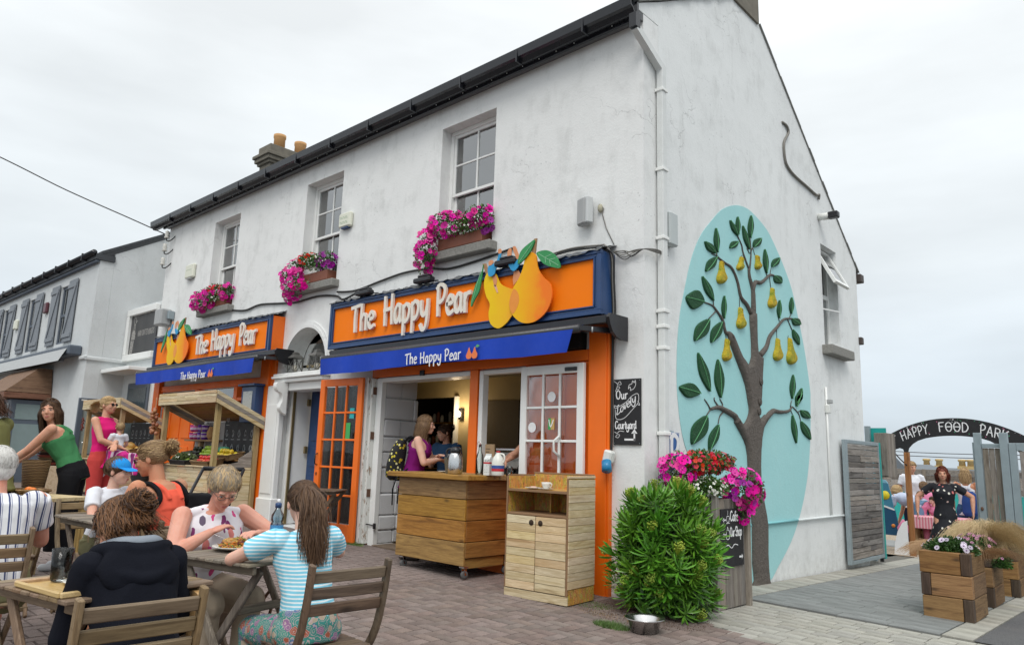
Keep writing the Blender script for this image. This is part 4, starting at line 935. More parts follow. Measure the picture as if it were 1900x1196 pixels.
for z in (0.6, 1.35, 1.95): bx('hinge', plain('rusty_hinge', (0.12, 0.06, 0.035), 0.8), t2, 0.051, 0.062, -0.05, 0.03, z, z+0.10)
# strips behind the orange door's glass are added, for pale stripes reflected in it
t = leaf_door('glazed_casement', 'white nine-pane casement opened flat against the orange wall, two round stickers', Matrix.Translation((-1.50, -0.135, 1.03)), 0.86, 1.245, 3, 3, WPAINT, 0.09, 0.085)
MB().tube([(0.57, -0.005, 0.50), (0.53, -0.055, 0.44), (0.53, -0.055, 0.34), (0.57, -0.005, 0.28)], 0.013).build('handle', WPLAS, t)
bx('closer', BLK, t, 0.62, 0.78, -0.012, -0.001, 1.165, 1.205, 0.003)
for i, (x, z) in enumerate(((0.43, 0.905), (0.165, 0.585))): MB().poly([(x+0.055*math.cos(a*math.pi/12), z+0.055*math.sin(a*math.pi/12)) for a in range(24)], [], lambda u, v, d: Vector((u, 0.0185-0.0015+d, v)), 0.001).build('round_sticker', CHALK, t)
bx('sticker', plain('sticker_green', (0.05, 0.38, 0.10), 0.6), t, 0.39, 0.425, 0.0165, 0.018, 0.56, 0.68); bx('sticker', plain('sticker_ochre', (0.55, 0.36, 0.12), 0.6), t, 0.426, 0.475, 0.0165, 0.018, 0.56, 0.68)
m = MB(); stroke_poly(m, [(0.40, 0.66), (0.425, 0.59), (0.46, 0.66)], 0.012, lambda u, v, d: Vector((u, 0.0145+d, v)), 0.001); m.build('printed_letter', CHALK, t, True)
# ------------------------------------------------------------------ lanterns on the transom
def lantern(label, x):
 t = thing('lantern', label, 'lantern', (x, -0.02, 2.476)); LM = plain('lantern_pewter', (0.16, 0.16, 0.15), 0.5, 0.5)
 MB().box(-0.10, 0.10, -0.09, 0.09, 0, 0.025, None, .004).build('base', LM, t)
 m = MB()
 for a in (-0.085, 0.085):
  for b in (-0.075, 0.075): m.bar((a, b, 0.02), (a, b, 0.24), 0.012, 0.012)
 for b in (-0.078, 0.078): m.bar((-0.085, b, 0.03), (0.085, b, 0.235), 0.009, 0.004, (0, 1, 0)); m.bar((0.085, b*1.03, 0.03), (-0.085, b*1.03, 0.235), 0.009, 0.004, (0, 1, 0))
 for a in (-0.088, 0.088): m.bar((a, -0.075, 0.03), (a, 0.075, 0.235), 0.009, 0.004, (1, 0, 0)); m.bar((a*1.03, 0.075, 0.03), (a*1.03, -0.075, 0.235), 0.009, 0.004, (1, 0, 0))
 m.build('cage', LM, t)
 MB().lathe([(0.145, 0.24), (0.13, 0.26), (0.075, 0.29), (0.06, 0.30), (0.06, 0.325), (0.035, 0.34), (0, 0.345)], 4, M=Matrix.Rotation(R(45), 4, 'Z'), smooth=False).build('roof', LM, t)
 MB().lathe([(0.035, 0.025), (0.035, 0.13), (0, 0.13)], 12).build('candle', plain('candle_wax', (0.62, 0.58, 0.48), 0.6), t)
lantern('pewter lantern with crossed bars on the left of the arched door lintel', -6.40); lantern('pewter lantern right of its twin on the door lintel, half behind the awning', -5.78)
# ------------------------------------------------------------------ small fittings on the walls
def wall_box(name, label, cat, x, z, w, h, d, mat, tilt=0.0, y=-0.003):
 t = thing(name, label, cat, (x, y, z)); MB().box(-w/2, w/2, -d, 0, -h/2, h/2, Matrix.Rotation(tilt, 4, 'Y'), 0.02).build('casing', mat, t); return t
t = wall_box('alarm_box', 'cream alarm box with faint green lettering right of the middle upper window', 'alarm box', -5.26, 4.76, 0.30, 0.23, 0.07, CREAM)
GP = plain('faded_green_print', (0.36, 0.47, 0.34), 0.8)
lettering('SECURE', 0.05, -0.12, 0.02, lambda u, v, d: Vector((u, -0.0725+d, v)), t, GP, 0.16, 0.002, one=True, name='lettering') if False else None
for k, wtx in ((0.015, 0.19), (-0.06, 0.16)):
 m = MB()
 for i in range(6): m.box(-0.10+i*0.033, -0.10+i*0.033+0.006, -0.0725, -0.0705, k, k+0.035); m.box(-0.10+i*0.033, -0.10+i*0.033+0.022, -0.0728, -0.0708, k+(0.0 if i % 2 else 0.03), k+(0.006 if i % 2 else 0.036))
 m.build('lettering', GP, t)
bx('strobe', NAVY, t, -0.08, 0.08, -0.066, 0.0, -0.135, -0.112, 0.005)
t = wall_box('alarm_box', 'small cream alarm box left of the leftmost upper window', 'alarm box', -10.62, 4.77, 0.36, 0.28, 0.07, CREAM); bx('strobe', GREYPL, t, -0.10, 0.10, -0.066, 0.0, -0.165, -0.137, 0.005)
m = MB(); [m.box(-0.12+i*0.05, -0.12+i*0.05+0.035, -0.0725, -0.0705, 0.02, 0.028) for i in range(5)]; m.build('lettering', GP, t)
t = thing('floodlight', 'grey square floodlight on the front wall near the right corner', 'lamp', (-0.66, -0.04, 3.93))
MB().box(-0.12, 0.03, -0.09, 0.0, -0.16, 0.15, Matrix.Rotation(R(-18), 4, 'Z'), .02).build('housing', GREYPL, t); MB().box(0.035, 0.075, -0.08, 0.0, -0.15, 0.14, Matrix.Rotation(R(-18), 4, 'Z'), .008).build('glass_front', plain('lamp_front', (0.55, 0.57, 0.57), 0.2), t); MB().box(-0.02, 0.02, -0.01, 0.04, -0.05, 0.05).build('bracket', STEEL, t)
MB().tube([(0.09, 0.035, 0.02), (0.13, 0.0, 0.05), (0.17, 0.03, 0.0), (0.15, 0.03, -0.05), (0.20, 0.033, -0.22), (0.30, 0.034, -0.42)], 0.005, 5).build('wire', CABLEG, t); MB().ell((0.13, 0.02, 0.01), (0.03, 0.03, 0.05), 8, 6).build('junction', plain('old_putty', (0.42, 0.40, 0.30), 0.9), t)
t = thing('floodlight', 'grey box floodlight above the left end of the shorter orange sign', 'lamp', (-11.42, -0.08, 3.90))
MB().box(-0.24, 0.10, -0.16, 0.06, -0.17, 0.17, None, .025).build('housing', GREYPL, t); MB().box(0.11, 0.2, -0.05, 0.075, -0.05, 0.12, None, .01).build('bracket', STEEL, t)
t = thing('security_camera', 'white bullet camera at the right end of the shorter orange sign', 'camera', (-6.98, -0.06, 3.27))
MB().tube([(-0.10, -0.14, 0.02), (0.10, 0.02, 0.06)], 0.045, 14).build('body', WPLAS, t); MB().lathe([(0.05, 0), (0.05, 0.02), (0.0, 0.02)], 14, M=Matrix.Translation((-0.105, -0.145, 0.017)) @ Matrix.Rotation(R(-90), 4, 'X')).build('lens', BLK, t); MB().bar((0.05, -0.02, 0.05), (0.09, 0.057, 0.05), 0.05, 0.05).build('bracket', WPLAS, t)
CER = plain('white_ceramic', (0.66, 0.65, 0.60), 0.3)
for i, (x, z) in enumerate(((-11.76, 5.74), (-11.80, 5.46), (-11.82, 5.16))):
 t = thing('cable_insulator', ('highest', 'middle', 'lowest')[i]+' of three white ceramic insulators at the far left top of the shop front', 'insulator', (x, -0.02, z), 0, 'insulators at the left top corner')
 MB().lathe([(0.045, -0.09), (0.055, -0.07), (0.03, -0.04), (0.05, -0.01), (0.03, 0.03), (0.045, 0.06), (0, 0.08)], 12, (0, -0.12, 0)).build('insulator_body', CER, t)
 MB().tube(smooth_curve([(0, -0.12, -0.08), (0.01, -0.12, -0.14), (0.07, -0.09, -0.16), (0.09, -0.03, -0.10), (0.09, 0.02, -0.03)], 4), 0.012, 6).build('hook', CABLE, t)
# overhead line from the left, and cables slung along the shop front
def cable(name, label, pts, r, mat, k=8):
 o = MB().tube(smooth_curve(pts, k), r, 6).build(name, mat); return tag(o, label, 'cable')
cable('overhead_cable', 'black overhead line crossing the sky to the top left corner of the shop', [(-17.0, -5.6, 8.35), (-13.5, -3.7, 7.15), (-12.5, -1.9, 6.36), (-12.0, -.8, 5.95), (-11.76, -0.14, 5.72)], 0.012, CABLE)
cable('wall_cable', 'black cable sagging from the left window sill along the front to the long sign', [(-8.72, -0.02, 3.76), (-8.2, -0.02, 3.70), (-7.7, -0.02, 3.74), (-7.0, -0.02, 3.68), (-6.5, -0.02, 3.64), (-5.9, -0.02, 3.66), (-5.4, -0.02, 3.60), (-5.2, -0.03, 3.52), (-4.9, -0.04, 3.56)], 0.016, CABLE)
cable('wall_cable', 'black cable running from the middle sill up under the right window sill', [(-5.38, -0.02, 3.66), (-4.9, -0.02, 3.62), (-4.3, -0.02, 3.68), (-3.8, -0.02, 3.72), (-3.3, -0.02, 3.70), (-2.9, -0.02, 3.64), (-2.4, -0.02, 3.66), (-1.75, -0.02, 3.72)], 0.014, CABLE)
for k, (dx, dz) in enumerate(((0, 0), (0.014, 0.02), (0.03, -0.006))):
 tag(MB().tube(smooth_curve([(-1.3, -0.03-dx, 3.50+dz), (-0.9, -0.05, 3.53+dz), (-0.5, -0.06-dx, 3.49+dz), (-0.36, -0.16, 3.44+dz), (-0.32+dx, -0.12, 3.35), (-0.335+dx, -0.08, 3.1), (-0.34+dx, -0.05, 2.8), (-0.352+dx*.5, -0.03, 2.5)], 7), 0.010, 6).build('bundled_cable', (CABLE, CABLEG, CABLE)[k]), 'one of the cables bundled round the right end of the long sign', 'cable', 'cables bundled at the right end of the sign')
cable('drop_cable', 'thick black cable running down between the orange post and the chalkboard', [(-0.345, -0.035, 2.75), (-0.350, -0.035, 2.3), (-0.355, -0.035, 1.8), (-0.36, -0.035, 1.45), (-0.365, -0.035, 1.36)], 0.013, CABLE)
random.seed(5)
for k in range(7):
 o = MB().tube(smooth_curve([(-0.34, -0.05, 3.42), (-0.22, -0.03+random.uniform(-.02, .01), 3.38+random.uniform(-.06, .04)), (-0.12, -0.03, 3.37+random.uniform(-.04, .03)), (0.02, -0.03, 3.39), (0.06, 0.16, 3.385+0.006*k), (0.065, 0.36, 3.40)], 6), 0.0045, 5).build('thin_wire', CABLE if k % 2 else CABLEG); tag(o, 'one of the thin loose wires strung round the corner towards the grey meter box', 'wire', 'wires round the shop corner')
t = thing('socket', 'blue and white industrial socket hanging on the orange post below the chalkboard', 'socket', (-0.365, -0.05, 1.30)); MB().box(-0.05, 0.045, -0.07, 0.02, -0.03, 0.09, Matrix.Rotation(R(14), 4, 'Y'), .015).build('casing', WPLAS, t)
MB().tube([(0.0, -0.06, -0.02), (0.035, -0.10, -0.11)], [0.048, 0.05], 16).build('plug_cover', plain('socket_blue', (0.02, 0.20, 0.40), 0.35), t)
t = thing('meter_box', 'pale grey plastic meter box high on the gable beside the rain pipe', 'utility box', (0.002, 0.45, 3.70)); MB().box(0, 0.09, -0.085, 0.085, -0.17, 0.19, None, .015).build('casing', plain('meter_grey', (0.46, 0.50, 0.50), 0.5), t)
# spot lamp, conduit and loop of cable on the gable
t = thing('gable_lamp', 'small spot lamp with a dark head sticking out of the upper gable', 'lamp', (0.0, 4.95, 5.07)); MB().tube([(0.002, 0, 0), (0.17, 0.02, -0.01)], 0.055, 12).build('tube', WPLAS, t); MB().box(0.15, 0.30, -0.04, 0.075, -0.06, 0.045, None, .015).build('head', BLK, t)
o = MB().tube(smooth_curve([(0.01, 3.66, 6.15), (0.02, 3.80, 6.14), (0.02, 3.86, 6.06), (0.02, 3.72, 5.90), (0.02, 3.67, 5.80), (0.02, 3.68, 5.64), (0.02, 3.75, 5.52), (0.02, 4.0, 5.45), (0.02, 4.5, 5.42), (0.02, 4.86, 5.40), (0.03, 4.96, 5.43), (0.01, 4.98, 5.36)], 5), 0.018, 6).build('gable_cable', CABLEG); tag(o, 'grey cable looping down the top of the gable beside the roof edge', 'cable')
o = MB().tube([(0.02, 4.875, 2.44), (0.02, 4.87, 1.6), (0.02, 4.86, 0.62)], 0.016, 6).build('conduit', WPAINT); tag(o, 'white conduit running down the gable left of the folded plank gate', 'pipe')
t = thing('conduit_switch', 'small grey socket box on the white conduit of the gable', 'switch', (0.0, 4.88, 2.12)); MB().box(0.002, 0.07, -0.035, 0.035, -0.06, 0.06, None, .008).build('casing', WPLAS, t); MB().box(0.02, 0.09, -0.02, 0.06, 0.08, 0.14, None, .008).build('fitting', GREYPL, t)
RAILM = plain('rail_white', (0.66, 0.70, 0.70), 0.5); RAILB = plain('rail_blue', (0.20, 0.50, 0.53), 0.6, sc=5)
t = thing('wall_rail', 'thin pipe rail low on the gable, painted blue across the mural and white beyond', 'rail', (0.0, 0, 0)); MB().tube([(0.025, 1.3, 0.575), (0.025, 2.22, 0.60)], 0.022, 8).build('blue_rail', RAILB, t); MB().tube([(0.025, 2.44, 0.60), (0.025, 3.62, 0.60)], 0.016, 8).build('blue_rail', RAILB, t); MB().tube([(0.025, 3.62, 0.60), (0.025, 6.2, 0.595)], 0.016, 8).build('white_rail', RAILM, t)
t = thing('parking_sign', 'blue square parking sign with a white P on a grey post at the corner', 'road sign', (0.045, 0.44, gz(0.05, 0.44)))
MB().tube([(0, 0, 0), (0, 0, 1.62)], 0.019, 10).build('post', STEEL, t); bx('sign_plate', plain('sign_blue', (0.015, 0.10, 0.33), 0.35), t, 0.022, 0.028, -0.095, 0.095, 1.24, 1.60)
pf = lambda u, v, d: Vector((0.0300-d, u, v)); lettering('P', 0.30, -0.075, 1.27, pf, t, CHALK, 0.16, 0.0015, one=True, name='letter')
m = MB(); m.box(0.0281, 0.0295, -0.09, 0.09, 1.59, 1.595); m.box(0.0281, 0.0295, -0.09, -0.085, 1.25, 1.59); m.box(0.0281, 0.0295, 0.085, 0.09, 1.25, 1.59); m.build('sign_border', CHALK, t)
# painted chalkboard: Our Lovely Courtyard
t = thing('chalkboard', 'tall black chalkboard reading Our Lovely Courtyard with a bent white arrow', 'sign', (0, 0, 0))
bx('board', CHALKB, t, -0.345, -0.028, -0.020, -0.003, 1.445, 2.092, 0.002)
cf = lambda u, v, d: Vector((u, -0.0215+d, v))
lettering('Our', 0.085, -0.315, 1.895, cf, t, CHALK, 0.13, 0.0012, one=True, name='lettering')
lettering('Lovely', 0.088, -0.310, 1.735, cf, t, CHALK, 0.11, 0.0012, one=True, name='lettering', slope=0.55, track=0.02)
lettering('Courtyard', 0.075, -0.325, 1.60, cf, t, CHALK, 0.15, 0.0012, one=True, name='lettering', track=0.0, sx=0.86)
m = MB()
for s, w in (([(-0.325, 1.79), (-0.31, 1.70), (-0.22, 1.705), (-0.12, 1.79), (-0.055, 1.86), (-0.06, 1.94), (-0.13, 1.92), (-0.20, 1.86), (-0.325, 1.80)], .005), ([(-0.325, 1.80), (-0.34, 1.83), (-0.30, 1.82)], .005), ([(-0.06, 1.87), (-0.038, 1.83), (-0.07, 1.84)], .005), ([(-0.33, 1.57), (-0.30, 1.56), (-0.27, 1.58), (-0.22, 1.575)], .005), ([(-0.32, 1.52), (-0.30, 1.545), (-0.27, 1.54), (-0.29, 1.515), (-0.315, 1.52)], .004),
             ([(-0.21, 1.497), (-0.095, 1.497)], .018), ([(-0.10, 1.49), (-0.10, 1.56)], .018), ([(-0.335, 2.07), (-0.30, 2.045), (-0.31, 2.0), (-0.325, 1.97)], .004), ([(-0.30, 2.045), (-0.27, 2.07), (-0.255, 2.04), (-0.29, 2.04)], .004), ([(-0.31, 2.01), (-0.28, 2.02), (-0.275, 2.0), (-0.31, 1.995)], .004),
             ([(-0.17, 1.99), (-0.16, 2.03), (-0.13, 2.04), (-0.12, 2.07), (-0.10, 2.05), (-0.09, 2.075), (-0.085, 2.03), (-0.11, 1.99), (-0.15, 1.98)], .005), ([(-0.14, 1.97), (-0.15, 2.01), (-0.17, 1.99)], .005)): stroke_poly(m, s, w, cf, 0.001)
m.add([cf(-0.135, 1.555, 0), cf(-0.065, 1.555, 0), cf(-0.10, 1.60, 0)], [(0, 1, 2)]); m.build('chalk_drawing', CHALK, t)
for x in (-0.335, -0.04):
 for z in (1.46, 2.075): MB().lathe([(0.004, 0), (0.004, 0.003), (0, 0.003)], 8, M=Matrix.Translation((x, -0.0205, z)) @ Matrix.Rotation(R(90), 4, 'X')).build('screw', STEEL, t)
# menu box on the left pilaster
t = thing('menu_case', 'navy glazed menu case on the orange pilaster behind the right fruit stall', 'menu case', (-7.62, -0.095, 1.72)); bx('case', NAVY, t, 0, 0.46, -0.14, 0, 0, 0.58, .006); bx('case_roof', NAVY, t, -0.04, 0.5, -0.20, 0.0, 0.582, 0.62, .006); bx('menu_sheet', plain('menu_paper', (0.45, 0.50, 0.50), 0.3), t, 0.06, 0.36, -0.1445, -0.1405, 0.08, 0.5)
M_OVAL = [(2.069,4.446),(1.726,4.297),(1.444,4.075),(1.22,3.876),(1.046,3.653),(0.917,3.417),(0.812,3.152),(0.709,2.876),(0.646,2.574),(0.621,2.285),(0.623,2.04),(0.648,1.856),(0.676,1.709),(0.768,1.467),(0.976,1.207),(1.172,0.958),(1.2,0.85),(1.45,0.35),(1.75,0.02),(2.163,-0.067),(2.719,-0.075),(2.98,0.059),(3.429,0.344),(3.742,0.65),(3.986,0.999),(4.153,1.387),(4.257,1.859),(4.293,2.219),(4.301,2.311),(4.235,2.611),(4.138,2.932),(3.982,3.295),(3.796,3.675),(3.572,3.938),(3.293,4.181),(3.017,4.366),(2.638,4.476),(2.375,4.501)]
M_TRUNK = [(2.159,-0.128),(2.3,-0.025),(2.268,0.167),(2.287,0.588),(2.229,0.939),(2.212,1.393),(2.132,1.569),(1.962,1.711),(1.901,1.787),(1.978,1.831),(2.107,1.748),(2.241,1.836),(2.294,1.941),(2.268,2.033),(2.207,2.222),(2.095,2.373),(1.918,2.579),(1.767,2.784),(1.883,2.801),(2.039,2.638),(2.256,2.467),(2.404,2.595),(2.4,2.909),(2.388,3.112),(2.535,3.159),(2.54,2.93),(2.552,2.658),(2.691,2.618),(2.659,2.399),(2.597,2.057),(2.534,1.957),(2.548,1.823),(2.727,1.907),(2.8,1.869),(2.639,1.723),(2.546,1.461),(2.519,1.095),(2.604,0.812),(2.674,0.58),(2.649,0.254),(2.674,-0.042),(2.751,-0.166)]
M_BRANCH = [([(1.943,1.759),(1.904,1.836),(1.671,1.89),(1.506,1.911),(1.324,1.88)],(0.06,0.055,0.045,0.035,0.02)),([(1.547,1.91),(1.428,1.978),(1.421,2.016)],(0.012,0.01,0.008)),([(1.324,1.876),(1.267,1.929),(1.191,1.979)],(0.014,0.01,0.008)),([(1.588,1.913),(1.615,1.954),(1.551,2.007)],(0.014,0.01,0.008)),([(1.649,1.879),(1.542,1.814),(1.498,1.726)],(0.014,0.01,0.008)),([(1.324,1.876),(1.231,1.805)],(0.012,0.008)),([(2.592,1.752),(2.774,1.867),(2.988,1.966),(3.201,1.969),(3.479,1.998),(3.599,2.063)],(0.065,0.055,0.045,0.035,0.025,0.016)),([(3.553,2.06),(3.596,2.142)],(0.012,0.008)),([(3.628,2.065),(3.825,1.986),(3.886,1.886)],(0.012,0.01,0.008)),([(3.55,2.025),(3.618,1.962)],(0.01,0.007)),([(3.798,2.007),(3.89,2.036)],(0.01,0.007)),([(2.222,2.463),(1.967,2.629),(1.859,2.787),(1.722,2.799),(1.661,2.928),(1.497,3.029),(1.402,3.065),(1.233,3.067)],(0.06,0.05,0.04,0.03,0.025,0.02,0.014,0.01)),([(1.496,3.008),(1.319,2.891)],(0.012,0.008)),([(1.446,3.062),(1.448,3.126)],(0.01,0.007)),([(1.66,2.907),(1.671,2.951)],(0.01,0.007)),([(1.735,2.779),(1.741,2.727)],(0.006,0.005)),([(2.415,3.139),(2.295,3.232),(2.15,3.297),(2.063,3.483),(1.926,3.612),(1.74,3.639),(1.56,3.676),(1.553,3.707)],(0.045,0.04,0.034,0.028,0.024,0.02,0.014,0.01)),([(1.569,3.667),(1.658,3.638)],(0.006,0.005)),([(2.125,3.292),(2.118,3.168)],(0.006,0.005)),([(1.525,3.678),(1.428,3.678)],(0.009,0.007)),([(1.562,3.709),(1.54,3.73)],(0.009,0.007)),([(2.477,3.057),(2.492,3.29),(2.488,3.452),(2.41,3.599),(2.401,3.702)],(0.06,0.055,0.045,0.035,0.026)),([(2.411,3.692),(2.259,3.869),(2.215,3.975),(2.106,4.064)],(0.02,0.016,0.013,0.01)),([(2.415,3.67),(2.461,3.82),(2.485,3.944),(2.47,4.119)],(0.02,0.016,0.013,0.009)),([(2.468,3.928),(2.542,4.017)],(0.01,0.008)),([(2.232,3.839),(2.18,3.804)],(0.006,0.005)),([(2.541,4.005),(2.599,3.923)],(0.006,0.005)),([(2.441,3.91),(2.367,3.964)],(0.008,0.006)),([(2.486,3.428),(2.574,3.562),(2.764,3.599),(3.025,3.749),(3.17,3.774)],(0.045,0.04,0.034,0.024,0.014)),([(3.024,3.736),(3.057,3.584)],(0.007,0.006)),([(2.954,3.71),(2.932,3.778)],(0.009,0.007)),([(3.042,3.752),(3.091,3.861)],(0.008,0.006)),([(2.639,2.635),(2.836,2.763),(2.958,2.92),(3.197,3.074),(3.445,3.223),(3.726,3.28)],(0.055,0.048,0.038,0.03,0.024,0.014)),([(3.569,3.25),(3.682,3.147),(3.74,3.106)],(0.012,0.01,0.008)),([(3.195,3.05),(3.196,2.93)],(0.006,0.005)),([(3.618,3.258),(3.7,3.339)],(0.01,0.007)),([(3.293,3.174),(3.278,3.208)],(0.009,0.007)),([(3.577,3.02),(3.555,2.98)],(0.006,0.005))]
M_LEAF = [[(1.562,3.72),(1.608,3.807),(1.619,3.886),(1.593,3.955),(1.539,4.016),(1.498,3.928),(1.483,3.849),(1.506,3.78)],[(1.517,3.698),(1.502,3.754),(1.454,3.787),(1.369,3.795),(1.259,3.785),(1.276,3.733),(1.32,3.698),(1.401,3.687)],[(1.537,3.664),(1.405,3.613),(1.317,3.557),(1.276,3.495),(1.267,3.429),(1.391,3.478),(1.485,3.533),(1.532,3.595)],[(2.106,4.059),(2.101,4.118),(2.066,4.163),(1.999,4.192),(1.91,4.21),(1.918,4.153),(1.949,4.107),(2.013,4.077)],[(2.127,4.081),(2.171,4.151),(2.184,4.213),(2.165,4.266),(2.121,4.312),(2.08,4.242),(2.064,4.18),(2.08,4.126)],[(2.428,3.959),(2.439,4.047),(2.413,4.122),(2.348,4.182),(2.256,4.231),(2.25,4.145),(2.272,4.07),(2.332,4.008)],[(2.47,4.119),(2.541,4.212),(2.572,4.296),(2.558,4.37),(2.512,4.435),(2.446,4.341),(2.411,4.257),(2.421,4.183)],[(2.117,3.993),(2.014,3.972),(1.942,3.941),(1.901,3.899),(1.882,3.85),(1.979,3.871),(2.055,3.9),(2.1,3.941)],[(2.553,4.019),(2.677,4.056),(2.761,4.099),(2.797,4.149),(2.798,4.204),(2.675,4.165),(2.588,4.122),(2.549,4.074)],[(2.93,3.754),(2.982,3.849),(2.994,3.935),(2.963,4.01),(2.899,4.077),(2.851,3.981),(2.835,3.895),(2.863,3.82)],[(3.104,3.876),(3.233,3.915),(3.322,3.96),(3.364,4.011),(3.372,4.068),(3.243,4.027),(3.151,3.982),(3.106,3.932)],[(3.17,3.774),(3.154,3.714),(3.189,3.685),(3.279,3.688),(3.412,3.715),(3.424,3.773),(3.393,3.806),(3.306,3.805)],[(1.439,3.12),(1.435,3.205),(1.39,3.274),(1.302,3.324),(1.185,3.359),(1.193,3.278),(1.233,3.209),(1.316,3.157)],[(1.216,3.068),(1.157,3.153),(1.068,3.177),(0.949,3.135),(0.809,3.048),(0.868,2.971),(0.95,2.94),(1.067,2.973)],[(1.327,2.892),(1.146,2.831),(1.031,2.761),(0.984,2.681),(0.984,2.592),(1.153,2.649),(1.276,2.717),(1.333,2.799)],[(1.628,2.906),(1.478,2.841),(1.386,2.773),(1.353,2.7),(1.363,2.623),(1.504,2.685),(1.604,2.752),(1.644,2.827)],[(1.689,2.95),(1.739,3.027),(1.76,3.1),(1.748,3.168),(1.711,3.232),(1.664,3.154),(1.641,3.081),(1.65,3.013)],[(3.278,3.208),(3.342,3.281),(3.37,3.349),(3.359,3.411),(3.319,3.468),(3.259,3.395),(3.228,3.327),(3.235,3.265)],[(3.7,3.339),(3.767,3.409),(3.795,3.473),(3.781,3.53),(3.737,3.582),(3.674,3.512),(3.643,3.448),(3.653,3.39)],[(3.719,3.274),(3.73,3.221),(3.783,3.196),(3.884,3.205),(4.021,3.237),(4.005,3.288),(3.954,3.316),(3.857,3.31)],[(3.729,3.129),(3.71,3.06),(3.737,3.006),(3.817,2.967),(3.937,2.939),(3.953,3.007),(3.93,3.064),(3.853,3.104)],[(1.312,2.071),(1.325,2.192),(1.287,2.301),(1.191,2.395),(1.057,2.476),(1.049,2.357),(1.082,2.249),(1.17,2.155)],[(1.565,2.021),(1.638,2.14),(1.655,2.253),(1.608,2.359),(1.515,2.457),(1.449,2.336),(1.428,2.223),(1.468,2.119)],[(1.094,2.033),(1.016,2.102),(0.914,2.129),(0.787,2.111),(0.645,2.061),(0.721,1.998),(0.817,1.966),(0.941,1.979)],[(1.231,1.805),(1.031,1.743),(0.912,1.669),(0.874,1.581),(0.894,1.48),(1.079,1.537),(1.21,1.609),(1.259,1.699)],[(1.497,1.72),(1.364,1.655),(1.283,1.585),(1.257,1.509),(1.271,1.428),(1.396,1.49),(1.484,1.559),(1.516,1.636)],[(3.616,2.169),(3.701,2.257),(3.74,2.342),(3.728,2.424),(3.679,2.503),(3.599,2.414),(3.556,2.328),(3.563,2.247)],[(3.747,2.075),(3.877,2.139),(3.957,2.205),(3.981,2.274),(3.964,2.345),(3.837,2.279),(3.753,2.212),(3.725,2.145)],[(3.89,2.036),(3.904,1.981),(3.964,1.947),(4.074,1.938),(4.224,1.947),(4.204,2.002),(4.147,2.038),(4.04,2.048)],[(3.886,1.89),(3.878,1.811),(3.926,1.745),(4.039,1.693),(4.202,1.651),(4.205,1.731),(4.161,1.8),(4.052,1.853)],[(3.6,1.956),(3.56,1.856),(3.562,1.762),(3.611,1.673),(3.695,1.586),(3.733,1.684),(3.735,1.78),(3.689,1.87)],[(3.751,2.131),(3.877,2.155),(3.952,2.188),(3.97,2.228),(3.946,2.274),(3.824,2.248),(3.745,2.216),(3.723,2.177)]]
M_PEAR = [[(1.624,3.63),(1.606,3.59),(1.593,3.532),(1.569,3.472),(1.522,3.407),(1.512,3.356),(1.541,3.326),(1.604,3.321),(1.683,3.338),(1.747,3.37),(1.777,3.413),(1.765,3.459),(1.715,3.504),(1.689,3.553),(1.675,3.605),(1.656,3.638)],[(2.168,3.807),(2.148,3.78),(2.129,3.741),(2.101,3.701),(2.056,3.659),(2.04,3.625),(2.055,3.605),(2.099,3.6),(2.159,3.61),(2.21,3.63),(2.238,3.659),(2.238,3.69),(2.211,3.72),(2.201,3.754),(2.2,3.789),(2.192,3.811)],[(2.609,3.929),(2.602,3.901),(2.603,3.862),(2.594,3.82),(2.569,3.774),(2.57,3.739),(2.597,3.721),(2.647,3.722),(2.706,3.737),(2.749,3.763),(2.764,3.793),(2.748,3.824),(2.701,3.85),(2.673,3.882),(2.653,3.915),(2.633,3.936)],[(3.052,3.583),(3.031,3.543),(3.015,3.485),(2.986,3.425),(2.934,3.361),(2.921,3.311),(2.949,3.28),(3.013,3.274),(3.096,3.288),(3.164,3.318),(3.196,3.361),(3.188,3.408),(3.138,3.454),(3.114,3.504),(3.103,3.557),(3.085,3.59)],[(2.087,3.155),(2.072,3.117),(2.065,3.062),(2.046,3.006),(2.003,2.945),(1.998,2.898),(2.03,2.869),(2.095,2.863),(2.174,2.877),(2.237,2.906),(2.262,2.947),(2.247,2.991),(2.191,3.034),(2.16,3.081),(2.141,3.131),(2.119,3.162)],[(1.718,2.719),(1.7,2.682),(1.688,2.627),(1.664,2.572),(1.62,2.514),(1.61,2.467),(1.635,2.435),(1.691,2.425),(1.762,2.433),(1.819,2.458),(1.846,2.496),(1.838,2.542),(1.795,2.589),(1.773,2.639),(1.762,2.691),(1.746,2.724)],[(3.166,2.925),(3.143,2.882),(3.127,2.821),(3.096,2.757),(3.038,2.691),(3.026,2.637),(3.059,2.603),(3.132,2.592),(3.226,2.604),(3.302,2.634),(3.338,2.678),(3.326,2.729),(3.268,2.781),(3.239,2.837),(3.225,2.894),(3.203,2.931)],[(3.559,2.984),(3.542,2.933),(3.538,2.86),(3.517,2.784),(3.465,2.704),(3.462,2.64),(3.509,2.6),(3.598,2.59),(3.706,2.606),(3.789,2.643),(3.821,2.697),(3.794,2.758),(3.714,2.817),(3.666,2.882),(3.635,2.95),(3.602,2.992)]]
